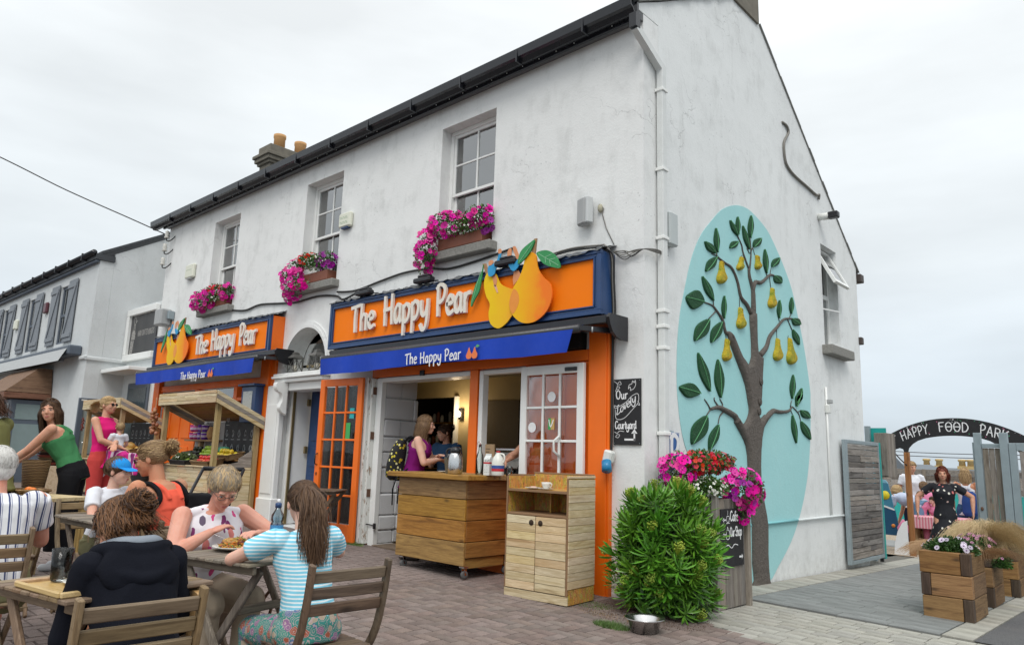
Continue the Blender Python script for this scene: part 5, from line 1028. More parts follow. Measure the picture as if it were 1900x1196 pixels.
# ------------------------------------------------------------------ mural on the gable: flat paint plus modelled relief
mural = thing('mural', 'pear tree mural in relief on a pale turquoise oval painted on the white gable', 'mural')
def turq():
 n = NT('turquoise_paint'); v = n.vec(); f = n.noise(v, 1.4, 5, 0.6); st = n.noise(n.vec((8, 8, 1.2)), 2, 5, 0.6)
 c = n.mix(f, (0.31, 0.61, 0.62), (0.39, 0.68, 0.69)); c = n.mix(n.mapr(st, 0.55, 0.75, 0, 0.35), c, (0.38, 0.60, 0.60)); n.out(c, 0.75); n.bump(n.math('ADD', n.noise(v, 3.2, 6, 0.65), n.math('MULTIPLY', n.noise(v, 38, 5, 0.7), 0.45)), 0.5, 0.012); return n.m
ov = closed_curve([Vector((p[0], p[1], 0)) for p in M_OVAL], 3)
MB().poly([(v.x, v.y) for v in ov], [], lambda u, v, d: Vector((0.006-d, u, v)), 0.004).build('painted_oval', turq(), mural, True)
def relief_mat(nm, a, b, sc, bs):
 n = NT(nm); v = n.vec(); f = n.noise(v, sc, 6, 0.7); n.out(n.mix(f, a, b), 0.85); n.bump(f, bs, 0.03); return n.m
BARK = relief_mat('relief_bark', (0.06, 0.05, 0.042), (0.18, 0.155, 0.135), 24, 1.0)
LEAFM = relief_mat('relief_leaf', (0.004, 0.045, 0.014), (0.014, 0.105, 0.035), 40, 0.9); VEINM = plain('relief_vein', (0.10, 0.33, 0.14), 0.8, sc=30)
def pearm():
 n = NT('relief_pear'); v = n.vec(); f = n.noise(v, 9, 5, 0.7); g = n.noise(v, 40, 4, 0.7); c = n.ramp(f, [(0.3, (0.24, 0.30, 0.02)), (0.48, (0.52, 0.42, 0.02)), (0.7, (0.62, 0.33, 0.02))]); n.out(n.mix(n.mapr(g, 0.5, 0.7, 0, 0.5), c, (0.14, 0.18, 0.02)), 0.8); n.bump(g, 1.0, 0.03); return n.m
PEARM = pearm()
def relief(outline, h, inset, bump=0.0, k=3):
 """a rounded pad on the wall: outline at the wall, smaller copy raised"""
 c = [Vector((p[0], p[1], 0)) for p in outline]
 if k: c = closed_curve(c, k)
 cen = sum(c, Vector())/len(c); m = MB(); rings = []; n = len(c)
 N = []
 ar = sum(c[i].x*c[(i+1) % n].y-c[(i+1) % n].x*c[i].y for i in range(n))
 for i in range(n):
  d = (c[(i+1) % n]-c[i-1]); d.normalize() if d.length > 1e-9 else None; q = Vector((-d.y, d.x, 0)); N.append(q if ar > 0 else -q)
 return c, N, m
def pad(outline, h, ins, name, mat, k=3, steps=3):
 c, N, m = relief(outline, h, ins, k=k); n = len(c); vs = []; fs = []
 for s in range(steps+1):
  t = s/steps; a = math.sin(t*math.pi/2)
  for i in range(n): q = c[i]+N[i]*ins*(1-math.cos(t*math.pi/2)); vs.append((0.008+h*a, q.x, q.y))
 for s in range(steps):
  for i in range(n): j = (i+1) % n; fs.append((s*n+i, s*n+j, (s+1)*n+j, (s+1)*n+i))
 m.add(vs, fs, True)
 top = vs[steps*n:]; tri = tessellate_polygon([[Vector((v[1], v[2], 0)) for v in top]])
 m.add(top, [tuple(t) for t in tri], True)
 return m.build(name, mat, mural, True)
tk = [Vector((p[0], p[1], 0)) for p in M_TRUNK]
pad(M_TRUNK, 0.052, 0.05, 'trunk', BARK, k=2, steps=4)
for pts, r in M_BRANCH:
 m = MB(); rr = list(r)
 while len(rr) < len(pts): rr.append(rr[-1]*0.8)
 P_ = [Vector((0.012, p[0], p[1])) for p in pts]; sp = smooth_curve(P_, 4); L_ = len(sp)
 rs = []
 for i in range(L_):
  f = i/(L_-1)*(len(pts)-1); a = int(min(f, len(pts)-2)); rs.append(.72*(rr[a]*(1-(f-a))+rr[a+1]*(f-a))*(1+0.12*noise.noise(Vector((i*0.9, pts[0][0], 3)))))
 m.tube(sp, rs, 8); m.build('branch' if rr[0] > 0.02 else 'twig', BARK, mural)
for o_ in M_LEAF:
 pad(o_, 0.022, 0.012, 'leaf', LEAFM, k=3, steps=2)
 m = MB(); p, q = Vector((o_[0][0], o_[0][1], 0)), Vector((o_[4][0], o_[4][1], 0)); md = (Vector((o_[2][0], o_[2][1], 0))+Vector((o_[6][0], o_[6][1], 0)))/2+(q-p).orthogonal()*0.0
 m.tube(smooth_curve([(0.029, p.x, p.y), (0.032, md.x+0.01, md.y), (0.029, q.x, q.y)], 4), [0.005]*8+[0.002], 5)
 m.build('leaf_vein', VEINM, mural)
for o_ in M_PEAR:
 cy_ = sum(p[0] for p in o_)/len(o_); cz_ = max(p[1] for p in o_); o_ = [(cy_+(p[0]-cy_)*.84, cz_+(p[1]-cz_)*.90) for p in o_]; pad(o_, 0.05, 0.04, 'pear', PEARM, k=2, steps=4)
# knots on the trunk
for (y, z) in ((2.50, 2.05), (2.55, 2.30), (2.47, 1.93)): o = MB().lathe([(0.045, 0), (0.05, 0.008), (0.035, 0.014), (0.022, 0.004), (0.018, 0.010), (0, 0.012)], 14, M=Matrix.Translation((0.060, y, z)) @ Matrix.Rotation(R(90), 4, 'Y')).build('knot', BARK, mural)
# ------------------------------------------------------------------ left gate leaf folded along the gable
t = thing('plank_gate', 'gate leaf of weathered horizontal planks in a galvanised frame folded against the gable', 'gate', (0.075, 5.34, gz(0, 5.3)+0.06), R(-1))
GL_ = 1.50; GH = 1.80
for nm, b in (('frame', (-0.03, 0.03, 0, 0.075, 0, GH)), ('frame', (-0.03, 0.03, GL_-0.04, GL_, 0, GH)), ('frame', (-0.029, 0.029, 0.076, GL_-0.041, 0, 0.055)), ('frame', (-0.029, 0.029, 0.076, GL_-0.041, GH-0.055, GH))):
 bx(nm, STEEL, t, *b, bev=0.004)
random.seed(11); z = 0.06
while z < GH-0.1:
 h = random.choice((0.075, 0.095, 0.105, 0.085)); h = min(h, GH-0.06-z); y = 0.08
 cuts = [0.08]+sorted(random.uniform(0.3, 1.2) for _ in range(random.choice((0, 1, 1, 2))))+[GL_-0.045]
 for a, b in zip(cuts, cuts[1:]):
  if b-a > 0.06: bx('plank', W_GREYX, t, -0.02+random.uniform(-.006, .002), 0.022+random.uniform(-.008, .008), a+0.002, b-0.002, z+0.003, z+h-0.003+random.uniform(-.003, 0), 0.004)
 z += h
bx('end_post', plain('teal_paint', (0.01, 0.33, 0.30), 0.5, sc=4), t, -0.06, 0.035, GL_+0.005, GL_+0.06, -0.02, GH+0.0)
o = bx('wheel_stop', BLK, t, -0.02, 0.03, GL_-0.1, GL_-0.06, -0.06, 0.0)
# posts and box behind the gate
t = thing('timber_cabinet', 'grey weathered timber cupboard fixed high behind the folded plank gate', 'cupboard', (0.0, 7.05, 1.15));
for k in range(5): bx('plank', W_GREYZ, t, 0.0, 0.19, 0.0+k*0.10, 0.097+k*0.10, 0.0, 0.72, 0.003)
bx('door', W_GREYZ, t, 0.01, 0.20, -0.03, -0.003, 0.02, 0.71, .003)
t = thing('steel_post', 'pale galvanised gate post with a teal panel behind the folded gate', 'post', (-0.15, 7.2, gz(0, 7)))
bx('post', STEEL, t, -0.03, 0.05, -0.03, 0.05, 0, 2.2, .004); bx('teal_panel', plain('teal_paint', (0.01, 0.33, 0.30), 0.5), t, -0.02, 0.28, 0.06, 0.09, 1.6, 2.17); bx('cross_rail', STEEL, t, 0.051, 0.3, -0.0, 0.04, 1.9, 1.94)
# ------------------------------------------------------------------ right-hand fence of the lane entrance
t = thing('lane_fence', 'tall fence of vertical grey boards in galvanised frames right of the lane entrance', 'fence', (0, 0, gz(1.8, 7.0)))
def fp(nm, x0, x1, y0, y1, z0, z1, mat=STEEL): return bx(nm, mat, t, x0, x1, y0, y1, z0, z1, 0.004)
fp('post', 1.43, 1.455, 6.93, 7.05, 0.02, 1.98); fp('post', 1.456, 1.55, 6.90, 7.0, 0.02, 2.12); fp('rail', 1.551, 1.79, 6.92, 6.97, 1.90, 1.96); fp('rail', 1.551, 1.79, 6.92, 6.97, 0.08, 0.14)
for k in range(3): fp('board', 1.556+k*0.078, 1.630+k*0.078, 6.94+0.004*k, 6.965, 0.15, 1.895, W_GREYZ)
fp('post', 1.795, 1.90, 6.84, 6.94, 0, 2.12); fp('post', 1.905, 1.995, 6.85, 6.93, 0, 1.97); fp('rail', 1.996, 4.6, 6.86, 6.92, 1.86, 1.97); fp('rail', 1.996, 4.6, 6.86, 6.92, 0.05, 0.12)
for k in range(20): fp('board', 2.03+k*0.128, 2.152+k*0.128, 6.87+random.uniform(-.004, .004), 6.905, 0.125, 1.855, W_GREYZ)
MB().ell((1.50, 6.89, 1.0), (0.02, 0.01, 0.03), 8, 6).build('latch', plain('rusty_hinge', (0.12, 0.06, 0.035), 0.8), t)
# ------------------------------------------------------------------ arch sign over the lane
t = thing('arch_sign', 'black wooden arch with chalk capitals and painted stars on an amber post', 'sign', (0, 9.25, 0))
ACX, ARX = 0.70, 1.12
def arcz(x, top=True):
 u = (x-ACX)
 return (2.235-0.265*abs(u)**2.1) if top else (1.915-0.24*abs(u)**2.0)
top = [(ACX+u, arcz(ACX+u)) for u in [1.12-i*0.112 for i in range(21)]]
left = [(-0.42, 1.86), (-0.31, 1.61), (-0.27, 1.655), (-0.20, 1.68), (-0.14, 1.66), (-0.12, 1.60), (-0.06, 1.60), (-0.04, 1.68), (0.03, 1.76), (0.12, 1.82)]
right = [(2*ACX-a, b) for a, b in left][::-1]
low = [(x, arcz(x, False)) for x in [0.25+i*0.1 for i in range(10)]]
MB().poly(top+left+low+right, [], lambda u, v, d: Vector((u, d, v)), 0.035).build('arch_board', CHALKB, t, True)
def arcf(txt, x0, x1, size):
 S, tot = strokes(txt, size, 0.10); m = MB()
 for L in S:
  for k, s in enumerate(L):
   def f(u, v, d):
    x = x0+(x1-x0)*u/tot; sl = -0.265*2.1*abs(x-ACX)**1.1*(1 if x > ACX else -1); bz = (arcz(x)+arcz(x, False))/2-size*0.5
    nx = -sl*0.55; return Vector((x+nx*v, -0.003+d-0.0006*k, bz+v))
   stroke_poly(m, s, 0.10*size, f, 0.002)
 m.build('lettering', CHALK, t, True)
arcf('HAPPY', -0.14, 0.33, 0.165); arcf('F\x01\x01D', 0.49, 0.98, 0.165); arcf('PARK', 1.13, 1.55, 0.165)
random.seed(2); starm = [CHALK, plain('star_pink', (0.55, 0.14, 0.28), 0.7), plain('star_green', (0.08, 0.30, 0.17), 0.7)]
for i in range(46):
 x = random.uniform(-0.33, 1.75); lo = arcz(x, False)+0.0 if 0.1 < x < 1.3 else 1.84; z = random.uniform(lo+0.03, arcz(x)-0.025); r = random.uniform(0.006, 0.017)
 if 0 < len([1 for _ in [0] if abs(z-(arcz(x)+arcz(x, False))/2) < 0.075]) and random.random() < 0.7: z = arcz(x)-0.03
 MB().poly([(x+r*(1 if a % 2 == 0 else 0.4)*math.cos(a*math.pi/5), z+r*(1 if a % 2 == 0 else 0.4)*math.sin(a*math.pi/5)) for a in range(10)], [], lambda u, v, d: Vector((u, -0.0022+d, v)), 0.002).build('star', starm[i % 3], t)
g = gz(-0.1, 9.25)
bx('post', W_POSTO, t, -0.125, -0.035, -0.05, 0.04, g-0.05, 1.60, 0.006); bx('post', W_POSTO, t, 1.435, 1.525, -0.05, 0.04, g-0.05, 1.60, 0.006)
MB().tube([(-0.33, 0.02, 1.63), (-0.2, 0.01, 1.47), (-0.08, -0.055, 1.36)], 0.013, 6).build('strut', BLK, t)
# ------------------------------------------------------------------ sleeper planters
def planter(label, x, y, rz, w, d):
 t = thing('sleeper_planter', label, 'planter', (x, y, gz(x, y)), rz, 'planters of stacked sleepers'); hh = 0.212
 for k in range(3):
  e = 0.085 if True else 0; z0, z1 = k*hh+0.002, (k+1)*hh-0.003; j = [random.uniform(-.006, .006) for _ in range(4)]
  if k % 2 == 0:
   bx('sleeper', W_SLPX, t, -w/2+j[0], w/2-e-0.004, -d/2+j[1]*.5, -d/2+e, z0, z1, .006); bx('sleeper_end', W_SLPE, t, w/2-e, w/2-0.002, -d/2+0.001+j[1]*.5, -d/2+e, z0, z1, .005) if False else None
   bx('sleeper', W_SLPY, t, w/2-e, w/2+j[2]*.5, -d/2+e+0.004, d/2, z0, z1, .006); bx('sleeper_end', W_SLPE, t, w/2-e, w/2+j[2]*.5, -d/2+j[1]*.5, -d/2+e, z0, z1, .006)
  else:
   bx('sleeper', W_SLPX, t, -w/2+e+0.004, w/2+j[0]*.4, -d/2+j[1]*.5, -d/2+e, z0, z1, .006); bx('sleeper_end', W_SLPE, t, -w/2+j[3]*.4, -w/2+e, -d/2+j[1]*.5, -d/2+e, z0, z1, .006)
   bx('sleeper', W_SLPY, t, w/2-e, w/2+j[2]*.5, -d/2+e+0.004, d/2, z0, z1, .006)
  bx('sleeper', W_SLPY, t, -w/2, -w/2+e, -d/2+e+0.004, d/2-e-0.004, z0, z1, .006); bx('sleeper', W_SLPX, t, -w/2, w/2-e-0.004, d/2-e, d/2, z0, z1, .006)
 bx('soil', SOIL, t, -w/2+e, w/2-e, -d/2+e, d/2-e, 0.1, 0.575)
 return t
PLT = [(1.985, 2.58, 0.0, 0.44, 0.64), (1.93, 3.92, 0.0, 0.42, 0.60), (1.965, 5.25, 0.0, 0.42, 0.62)]
pl = [planter(('nearest', 'middle', 'farthest')[i]+' of the three stacked sleeper planters along the tarmac edge', *PLT[i]) for i in range(3)]
def grass_tuft(label, x, y, z, n, L, col, spread, rr, w=0.0035, seed=1):
 random.seed(seed); m = MB()
 for i in range(n):
  a = random.uniform(0, 2*math.pi); l = L*random.uniform(0.6, 1.1); s = spread*random.uniform(0.35, 1.15); r0 = rr*random.random()
  dx, dy = math.cos(a), math.sin(a); b = Vector((x+dx*r0, y+dy*r0, z)); pts = []
  for k in range(7):
   t_ = k/6; pts.append(b+Vector((dx*s*t_**1.3, dy*s*t_**1.3, l*(1.55*t_-1.65*t_*t_*(0.55+s/spread*0.45))))+Vector((noise.noise(Vector((i, k*.4, 1))), noise.noise(Vector((i, k*.4, 5))), 0))*0.02)
  m.ribbon(pts, [w, w, w, w*.9, w*.8, w*.5, w*.2], (-dy, dx, 0.6))
 o = m.build('grass_tuft', col); tag(o, label, 'grass plant'); return o
def grm(nm, a, b):
 n = NT(nm); f = n.noise(n.vec(), 60, 2); n.out(n.mix(n.mapr(f, 0.3, 0.7, 0, 1), a, b), 0.8); n.b.inputs['Subsurface Weight'].default_value = 0.0; return n.m
STRAW = grm('straw_grass', (0.42, 0.30, 0.15), (0.66, 0.52, 0.31)); RUST = grm('russet_grass', (0.27, 0.15, 0.075), (0.50, 0.33, 0.18))
grass_tuft('russet fine grass spilling left out of the nearest planter', 1.86, 2.74, gz(2, 2.8)+0.58, 1500, 0.26, RUST, 0.30, 0.14, 0.0028, 1)
grass_tuft('thick mop of straw coloured grass over the middle planter', 2.02, 4.02, gz(2, 4)+0.58, 2300, 0.62, STRAW, 0.42, 0.16, 0.0042, 2)
grass_tuft('thin straw grass falling between the nearest and the middle planter', 2.18, 3.0, gz(2, 3)+0.56, 700, 0.22, RUST, 0.34, 0.12, 0.0026, 3)
grass_tuft('straw coloured grass mound on the farthest planter', 1.95, 5.25, gz(2, 5.3)+0.58, 1500, 0.60, STRAW, 0.38, 0.15, 0.0045, 4)
def leafy(label, x, y, z, R3, n, col, petals, seed, name='flower_bush', nb=30, size=0.022, cat='plant', bloom='bloom'):
 random.seed(seed); t = thing(name, label, cat, (x, y, z)); m = MB()
 for i in range(n):
  a = Vector((random.gauss(0, 1), random.gauss(0, 1), random.gauss(0, 1))).normalized()*(random.random()**0.45); p = Vector((a.x*R3[0], a.y*R3[1], abs(a.z)*R3[2] if R3[2] > 0 else a.z*R3[2]))
  d = (a+Vector((random.uniform(-.5, .5), random.uniform(-.5, .5), random.uniform(-.1, .7)))).normalized(); s = d.orthogonal().normalized(); s.rotate(Matrix.Rotation(random.uniform(0, 6.28), 3, d)); l = size*random.uniform(1.0, 1.9); w = l*0.22
  m.add([p, p+d*l*.5+s*w, p+d*l, p+d*l*.5-s*w], [(0, 1, 2, 3)])
 o = m.build('leaves', col, t); o['kind'] = 'stuff'
 for i in range(nb):
  th_ = random.uniform(0, 6.28); rr = random.random()**0.5; ph = 1-rr*0.5
  p = (R3[0]*rr*1.08*math.cos(th_), R3[1]*rr*1.08*math.sin(th_), R3[2]*(1.06*math.sqrt(max(0.05, 1-rr*rr*.9))))
  me, mt = petals[i % len(petals)] if isinstance(petals, list) else petals, None
  d = Vector((math.cos(th_)*rr, math.sin(th_)*rr-.5, 0.9)).normalized(); q = d.to_track_quat('Z', 'Y').to_euler(); s = random.uniform(0.8, 1.2)
  inst(bloom, me if not isinstance(me, tuple) else me[0], t, p, q, (s, s, s))
 return t
GREENS = {}
def leafmat(nm, a, b, rough=0.45, tr=0.12):
 n = NT(nm); f = n.noise(n.vec(), 14, 3); c = n.mix(n.mapr(f, 0.3, 0.7, 0, 1), a, b); n.out(n.rnd(c, 0.22, 0.015), rough); n.b.inputs['Transmission Weight'].default_value = 0.0; n.b.inputs['Subsurface Weight'].default_value = tr; n.b.inputs['Subsurface Radius'].default_value = (0.02, 0.04, 0.01); n.b.inputs['Subsurface Scale'].default_value = 0.3; return n.m
DGREEN = leafmat('dark_leaf', (0.018, 0.055, 0.012), (0.06, 0.15, 0.028)); MGREEN = leafmat('mid_leaf', (0.03, 0.09, 0.016), (0.10, 0.22, 0.04))
def flower_mesh(nm, n, r, cup, pw, mats, centre=0.18, notch=False):
 """petals round a centre, as one shared mesh"""
 m = MB()
 for k in range(n):
  a = 2*math.pi*k/n; c, s = math.cos(a), math.sin(a); w = pw*r
  def q(u, v, h): return (c*u-s*v, s*u+c*v, h)
  m.cm = 0
  m.add([q(0.04*r, 0, 0), q(r*.45, -w*.55, cup*.55), q(r*.82, -w, cup*.95), q(r*1.0, -w*.35, cup*.9), q(r*(.9 if notch else 1.05), 0, cup*.86), q(r*1.0, w*.35, cup*.9), q(r*.82, w, cup*.95), q(r*.45, w*.55, cup*.55)], [(0, 1, 2, 3, 4), (0, 4, 5, 6, 7)], True)
 m.cm = 1; m.lathe([(centre*r, cup*.35+0.001), (centre*.6*r, cup*.35+.12*r), (0, cup*.35+.15*r)], 8)
 me = m.mesh(nm)
 for mt in mats: me.materials.append(mt)
 return me
def petal(nm, a, b):
 n = NT(nm); f = n.noise(n.vec(), 50, 2); c = n.rnd(n.mix(f, a, b), 0.25, 0.015, 0.1); n.out(c, 0.7, spec=0.15); return n.m
MAG = petal('petunia_magenta', (0.50, 0.004, 0.20), (0.78, 0.02, 0.36)); MAGD = plain('petunia_throat', (0.16, 0.0, 0.10), 0.7); RED = petal('geranium_red', (0.40, 0.0, 0.008), (0.60, 0.0, 0.015)); PURP = petal('petunia_purple', (0.20, 0.004, 0.19), (0.36, 0.02, 0.33))
WH = petal('tiny_white', (0.65, 0.66, 0.60), (0.78, 0.79, 0.74)); LIL = petal('daisy_lilac', (0.62, 0.50, 0.68), (0.78, 0.72, 0.80)); PNK = petal('daisy_pink', (0.50, 0.18, 0.32), (0.68, 0.36, 0.48)); YEL = plain('yellow_centre', (0.5, 0.32, 0.02), 0.8); PURC = plain('purple_centre', (0.12, 0.03, 0.16), 0.8)
F_MAG = flower_mesh('bloom', 5, 0.042, 0.014, 0.52, (MAG, MAGD), 0.16, True); F_PUR = flower_mesh('bloom', 5, 0.040, 0.013, 0.52, (PURP, MAGD), 0.16, True); F_RED = flower_mesh('bloom', 5, 0.023, 0.006, 0.5, (RED, RED), 0.1); F_WHT = flower_mesh('bloom', 5, 0.012, 0.002, 0.45, (WH, YEL), 0.2)
F_DSY = flower_mesh('bloom', 12, 0.027, 0.003, 0.14, (LIL, PURC), 0.25); F_PNK = flower_mesh('bloom', 10, 0.018, 0.004, 0.16, (PNK, PURC), 0.25); F_RDS = flower_mesh('bloom', 6, 0.016, 0.006, 0.4, (petal('dusky_red', (0.30, 0.02, 0.02), (0.45, 0.05, 0.04)), YEL), 0.2)
z0 = gz(2, 2.6)+0.60
leafy('green daisy bush with pale lilac blooms in the nearest planter', 1.985, 2.56, z0, (0.24, 0.26, 0.15), 5200, DGREEN, [F_DSY], 21, nb=15)
leafy('pink flowering bush trailing over the middle planter', 1.97, 3.72, gz(2, 3.8)+0.60, (0.20, 0.20, 0.16), 2600, DGREEN, [F_PNK], 22, nb=60)
leafy('dark trailing leaves hanging over the right side of the middle planter', 2.20, 3.75, gz(2, 3.8)+0.42, (0.10, 0.16, 0.20), 1800, DGREEN, [F_PNK], 23, nb=6)
leafy('small dusky red flowers in the farthest planter', 2.02, 5.0, gz(2, 5.1)+0.60, (0.16, 0.12, 0.11), 900, DGREEN, [F_RDS], 24, nb=18)
# weathered box planter at the corner with hanging petunias
t = thing('corner_planter', 'tall grey timber box at the shop corner holding petunias', 'planter', (0.30, 0.62, gz(0.3, 0.6)))
for k in range(5): bx('board', W_GREYZ, t, -0.16+k*0.087, -0.075+k*0.087, -0.33+random.uniform(-.003, .003), -0.305, 0, 0.99, .003)
for k in range(7): bx('board', W_GREYZ, t, 0.245, 0.27+random.uniform(-.003, .003), -0.30+k*0.083, -0.220+k*0.083, 0, 0.99, .003)
bx('corner_post', W_GREYZ, t, 0.25, 0.305, 0.285, 0.345, -0.02, 1.03, .004); bx('corner_post', W_GREYZ, t, 0.25, 0.305, -0.36, -0.31, -0.02, 1.03, .004); bx('back_board', W_GREYZ, t, -0.16, 0.245, 0.28, 0.30, 0, 0.98); bx('soil', SOIL, t, -0.15, 0.24, -0.30, 0.28, 0.4, 0.95)
cb = thing('small_chalkboard', 'small black chalkboard on the corner planter with Cafe, Our Shop and arrows', 'sign', (0.5715, 0.62, gz(0.3, 0.6)))
bx('board', CHALKB, cb, 0.0, 0.012, -0.235, 0.225, 0.37, 0.90, .002)
kf = lambda u, v, d: Vector((0.0135-d, u, v))
lettering('Cafe', 0.090, -0.045, 0.785, kf, cb, CHALK, 0.14, 0.001, one=True, name='lettering', track=0.02); lettering('Our', 0.082, -0.055, 0.645, kf, cb, CHALK, 0.15, 0.001, one=True, name='lettering', track=0.0, sx=0.8); lettering('Shop', 0.085, 0.055, 0.645, kf, cb, CHALK, 0.15, 0.001, one=True, name='lettering', track=0.0, sx=0.85)
m = MB()
for s, w in (([(-0.19, 0.80), (-0.14, 0.80)], .012), ([(-0.19, 0.665), (-0.14, 0.665)], .012), ([(-0.12, 0.83), (-0.12, 0.79), (-0.10, 0.775), (-0.075, 0.785), (-0.07, 0.83), (-0.12, 0.83)], .005), ([(-0.07, 0.82), (-0.055, 0.81), (-0.07, 0.80)], .005), ([(-0.13, 0.768), (-0.06, 0.768)], .005), ([(-0.10, 0.845), (-0.095, 0.87), (-0.10, 0.885)], .004), ([(-0.13, 0.70), (-0.13, 0.63), (-0.075, 0.63), (-0.075, 0.70), (-0.13, 0.70)], .006), ([(-0.115, 0.70), (-0.105, 0.735), (-0.09, 0.70)], .005), ([(-0.17, 0.55), (-0.10, 0.57), (-0.03, 0.54), (0.03, 0.57), (0.10, 0.56)], .007), ([(0.13, 0.45), (0.18, 0.45)], .016)): stroke_poly(m, s, w, kf, 0.001)
for (a, z, d) in ((-0.205, 0.80, -1), (-0.205, 0.665, -1), (0.205, 0.45, 1)): m.add([kf(a, z, 0), kf(a-d*0.028, z+0.022, 0), kf(a-d*0.028, z-0.022, 0)], [(0, 1, 2)])
m.build('chalk_drawing', CHALK, cb)
def petunias(label, x, y, z, spec, seed, leaves=(0.3, 0.25, 0.2), nleaf=2500, droop=0.0, cat='hanging flowers'):
 """spec: list of (mesh, count, centre, radii)"""
 random.seed(seed); t = thing('petunia_display', label, cat, (x, y, z)); m = MB()
 tot = sum(s[1] for s in spec)
 for (me, cnt, c, r) in spec:
  big_ = me in (F_MAG, F_PUR)
  for i in range(cnt):
   a = Vector((random.gauss(0, 1), random.gauss(0, 1), random.gauss(0, 1))).normalized(); f = random.uniform(0.72, 1.08)
   p = Vector((c[0]+a.x*r[0]*f, c[1]+a.y*r[1]*f, c[2]+a.z*r[2]*f)); d = (a+Vector((0.25, -0.75, 0.25))*0.9).normalized() if big_ else (a+Vector((.2, -.5, .5))).normalized()
   s = random.uniform(0.8, 1.18); q = d.to_track_quat('Z', 'Y').to_euler(); q.z += random.uniform(0, 1); inst('bloom', me, t, p, q, (s, s, s))
  for i in range(int(nleaf*cnt/tot)):
   a = Vector((random.gauss(0, 1), random.gauss(0, 1), random.gauss(0, 1))).normalized()*random.uniform(0.3, 1.0); p = Vector((c[0]+a.x*r[0], c[1]+a.y*r[1], c[2]+a.z*r[2]))
   d = (a+Vector((random.uniform(-.6, .6), random.uniform(-.6, .6), random.uniform(-.4, .6)))).normalized(); s = d.orthogonal().normalized(); s.rotate(Matrix.Rotation(random.uniform(0, 6.28), 3, d)); l = random.uniform(0.022, 0.045); w = l*0.3
   m.add([p, p+d*l*.5+s*w, p+d*l, p+d*l*.5-s*w], [(0, 1, 2, 3)])
 o = m.build('foliage', MGREEN, t); o['kind'] = 'stuff'
 return t
zc = gz(0.3, 0.6)+1.10
petunias('big display of magenta petunias, red geraniums and tiny white flowers spilling from the corner planter', 0.30, 0.60, zc, [(F_RED, 190, (0.02, 0.06, 0.23), (0.22, 0.38, 0.11)), (F_RED, 55, (0.1, -0.25, 0.20), (0.14, 0.18, 0.09)), (F_MAG, 46, (-0.04, -0.42, 0.12), (0.18, 0.17, 0.20)), (F_PUR, 12, (-0.12, -0.45, 0.0), (0.14, 0.14, 0.18)), (F_WHT, 260, (0.12, -0.25, -0.01), (0.24, 0.22, 0.10)), (F_MAG, 85, (0.28, 0.28, -0.02), (0.17, 0.30, 0.19)), (F_PUR, 14, (0.3, 0.25, -0.05), (0.16, 0.24, 0.16)), (F_MAG, 14, (0.30, 0.20, -0.22), (0.08, 0.12, 0.12))], 31, nleaf=5200)
# Window boxes
for i, (a, b) in enumerate(WIN):
 nm = ('right', 'middle', 'left')[i]; cx = (a+b)/2
 t = thing('window_box', 'terracotta window box on the sill of the '+nm+' upper window', 'window box', (cx, -0.03, WZ0-0.012)); MB().box(-0.36, 0.44, -0.09, 0.10, 0, 0.16, None, .01).build('trough', TERRA, t); bx('soil', SOIL, t, -0.34, 0.42, -0.07, 0.08, 0.13, 0.165)
 if i == 0: sp = [(F_MAG, 62, (-0.20, -0.10, 0.24), (0.36, 0.17, 0.18)), (F_MAG, 42, (0.32, -0.06, 0.26), (0.26, 0.14, 0.14)), (F_MAG, 42, (-0.48, -0.18, -0.08), (0.17, 0.12, 0.30)), (F_WHT, 120, (0.22, -0.13, 0.16), (0.30, 0.10, 0.10)), (F_PUR, 14, (0.5, -0.05, 0.16), (0.10, 0.10, 0.12))]
 elif i == 1: sp = [(F_MAG, 72, (-0.45, -0.14, 0.0), (0.26, 0.16, 0.34)), (F_RED, 75, (-0.20, -0.06, 0.32), (0.30, 0.13, 0.12)), (F_WHT, 120, (0.12, -0.12, 0.24), (0.28, 0.11, 0.11)), (F_PUR, 36, (0.34, -0.04, 0.24), (0.20, 0.12, 0.15)), (F_MAG, 10, (-0.1, -0.2, -0.10), (0.3, 0.06, 0.08))]
 else: sp = [(F_MAG, 84, (-0.30, -0.14, 0.08), (0.46, 0.16, 0.20)), (F_RED, 70, (-0.1, -0.05, 0.26), (0.42, 0.12, 0.12)), (F_WHT, 60, (0.10, -0.16, 0.08), (0.26, 0.10, 0.10)), (F_MAG, 36, (0.42, -0.05, 0.16), (0.20, 0.12, 0.16))]
 sp = [(a_, min(120, int(b_*(1.45 if a_ is F_MAG else .55 if a_ is F_WHT else 1.1))), c_, d_) for a_, b_, c_, d_ in sp]
 petunias(('magenta petunias with tiny white flowers tumbling left from the right upper window', 'magenta petunias, red geraniums and white sprays under the middle upper window', 'magenta and red flowers bunched under the left upper window')[i], cx, -0.03, WZ0+0.06, sp, 40+i, nleaf=2600)
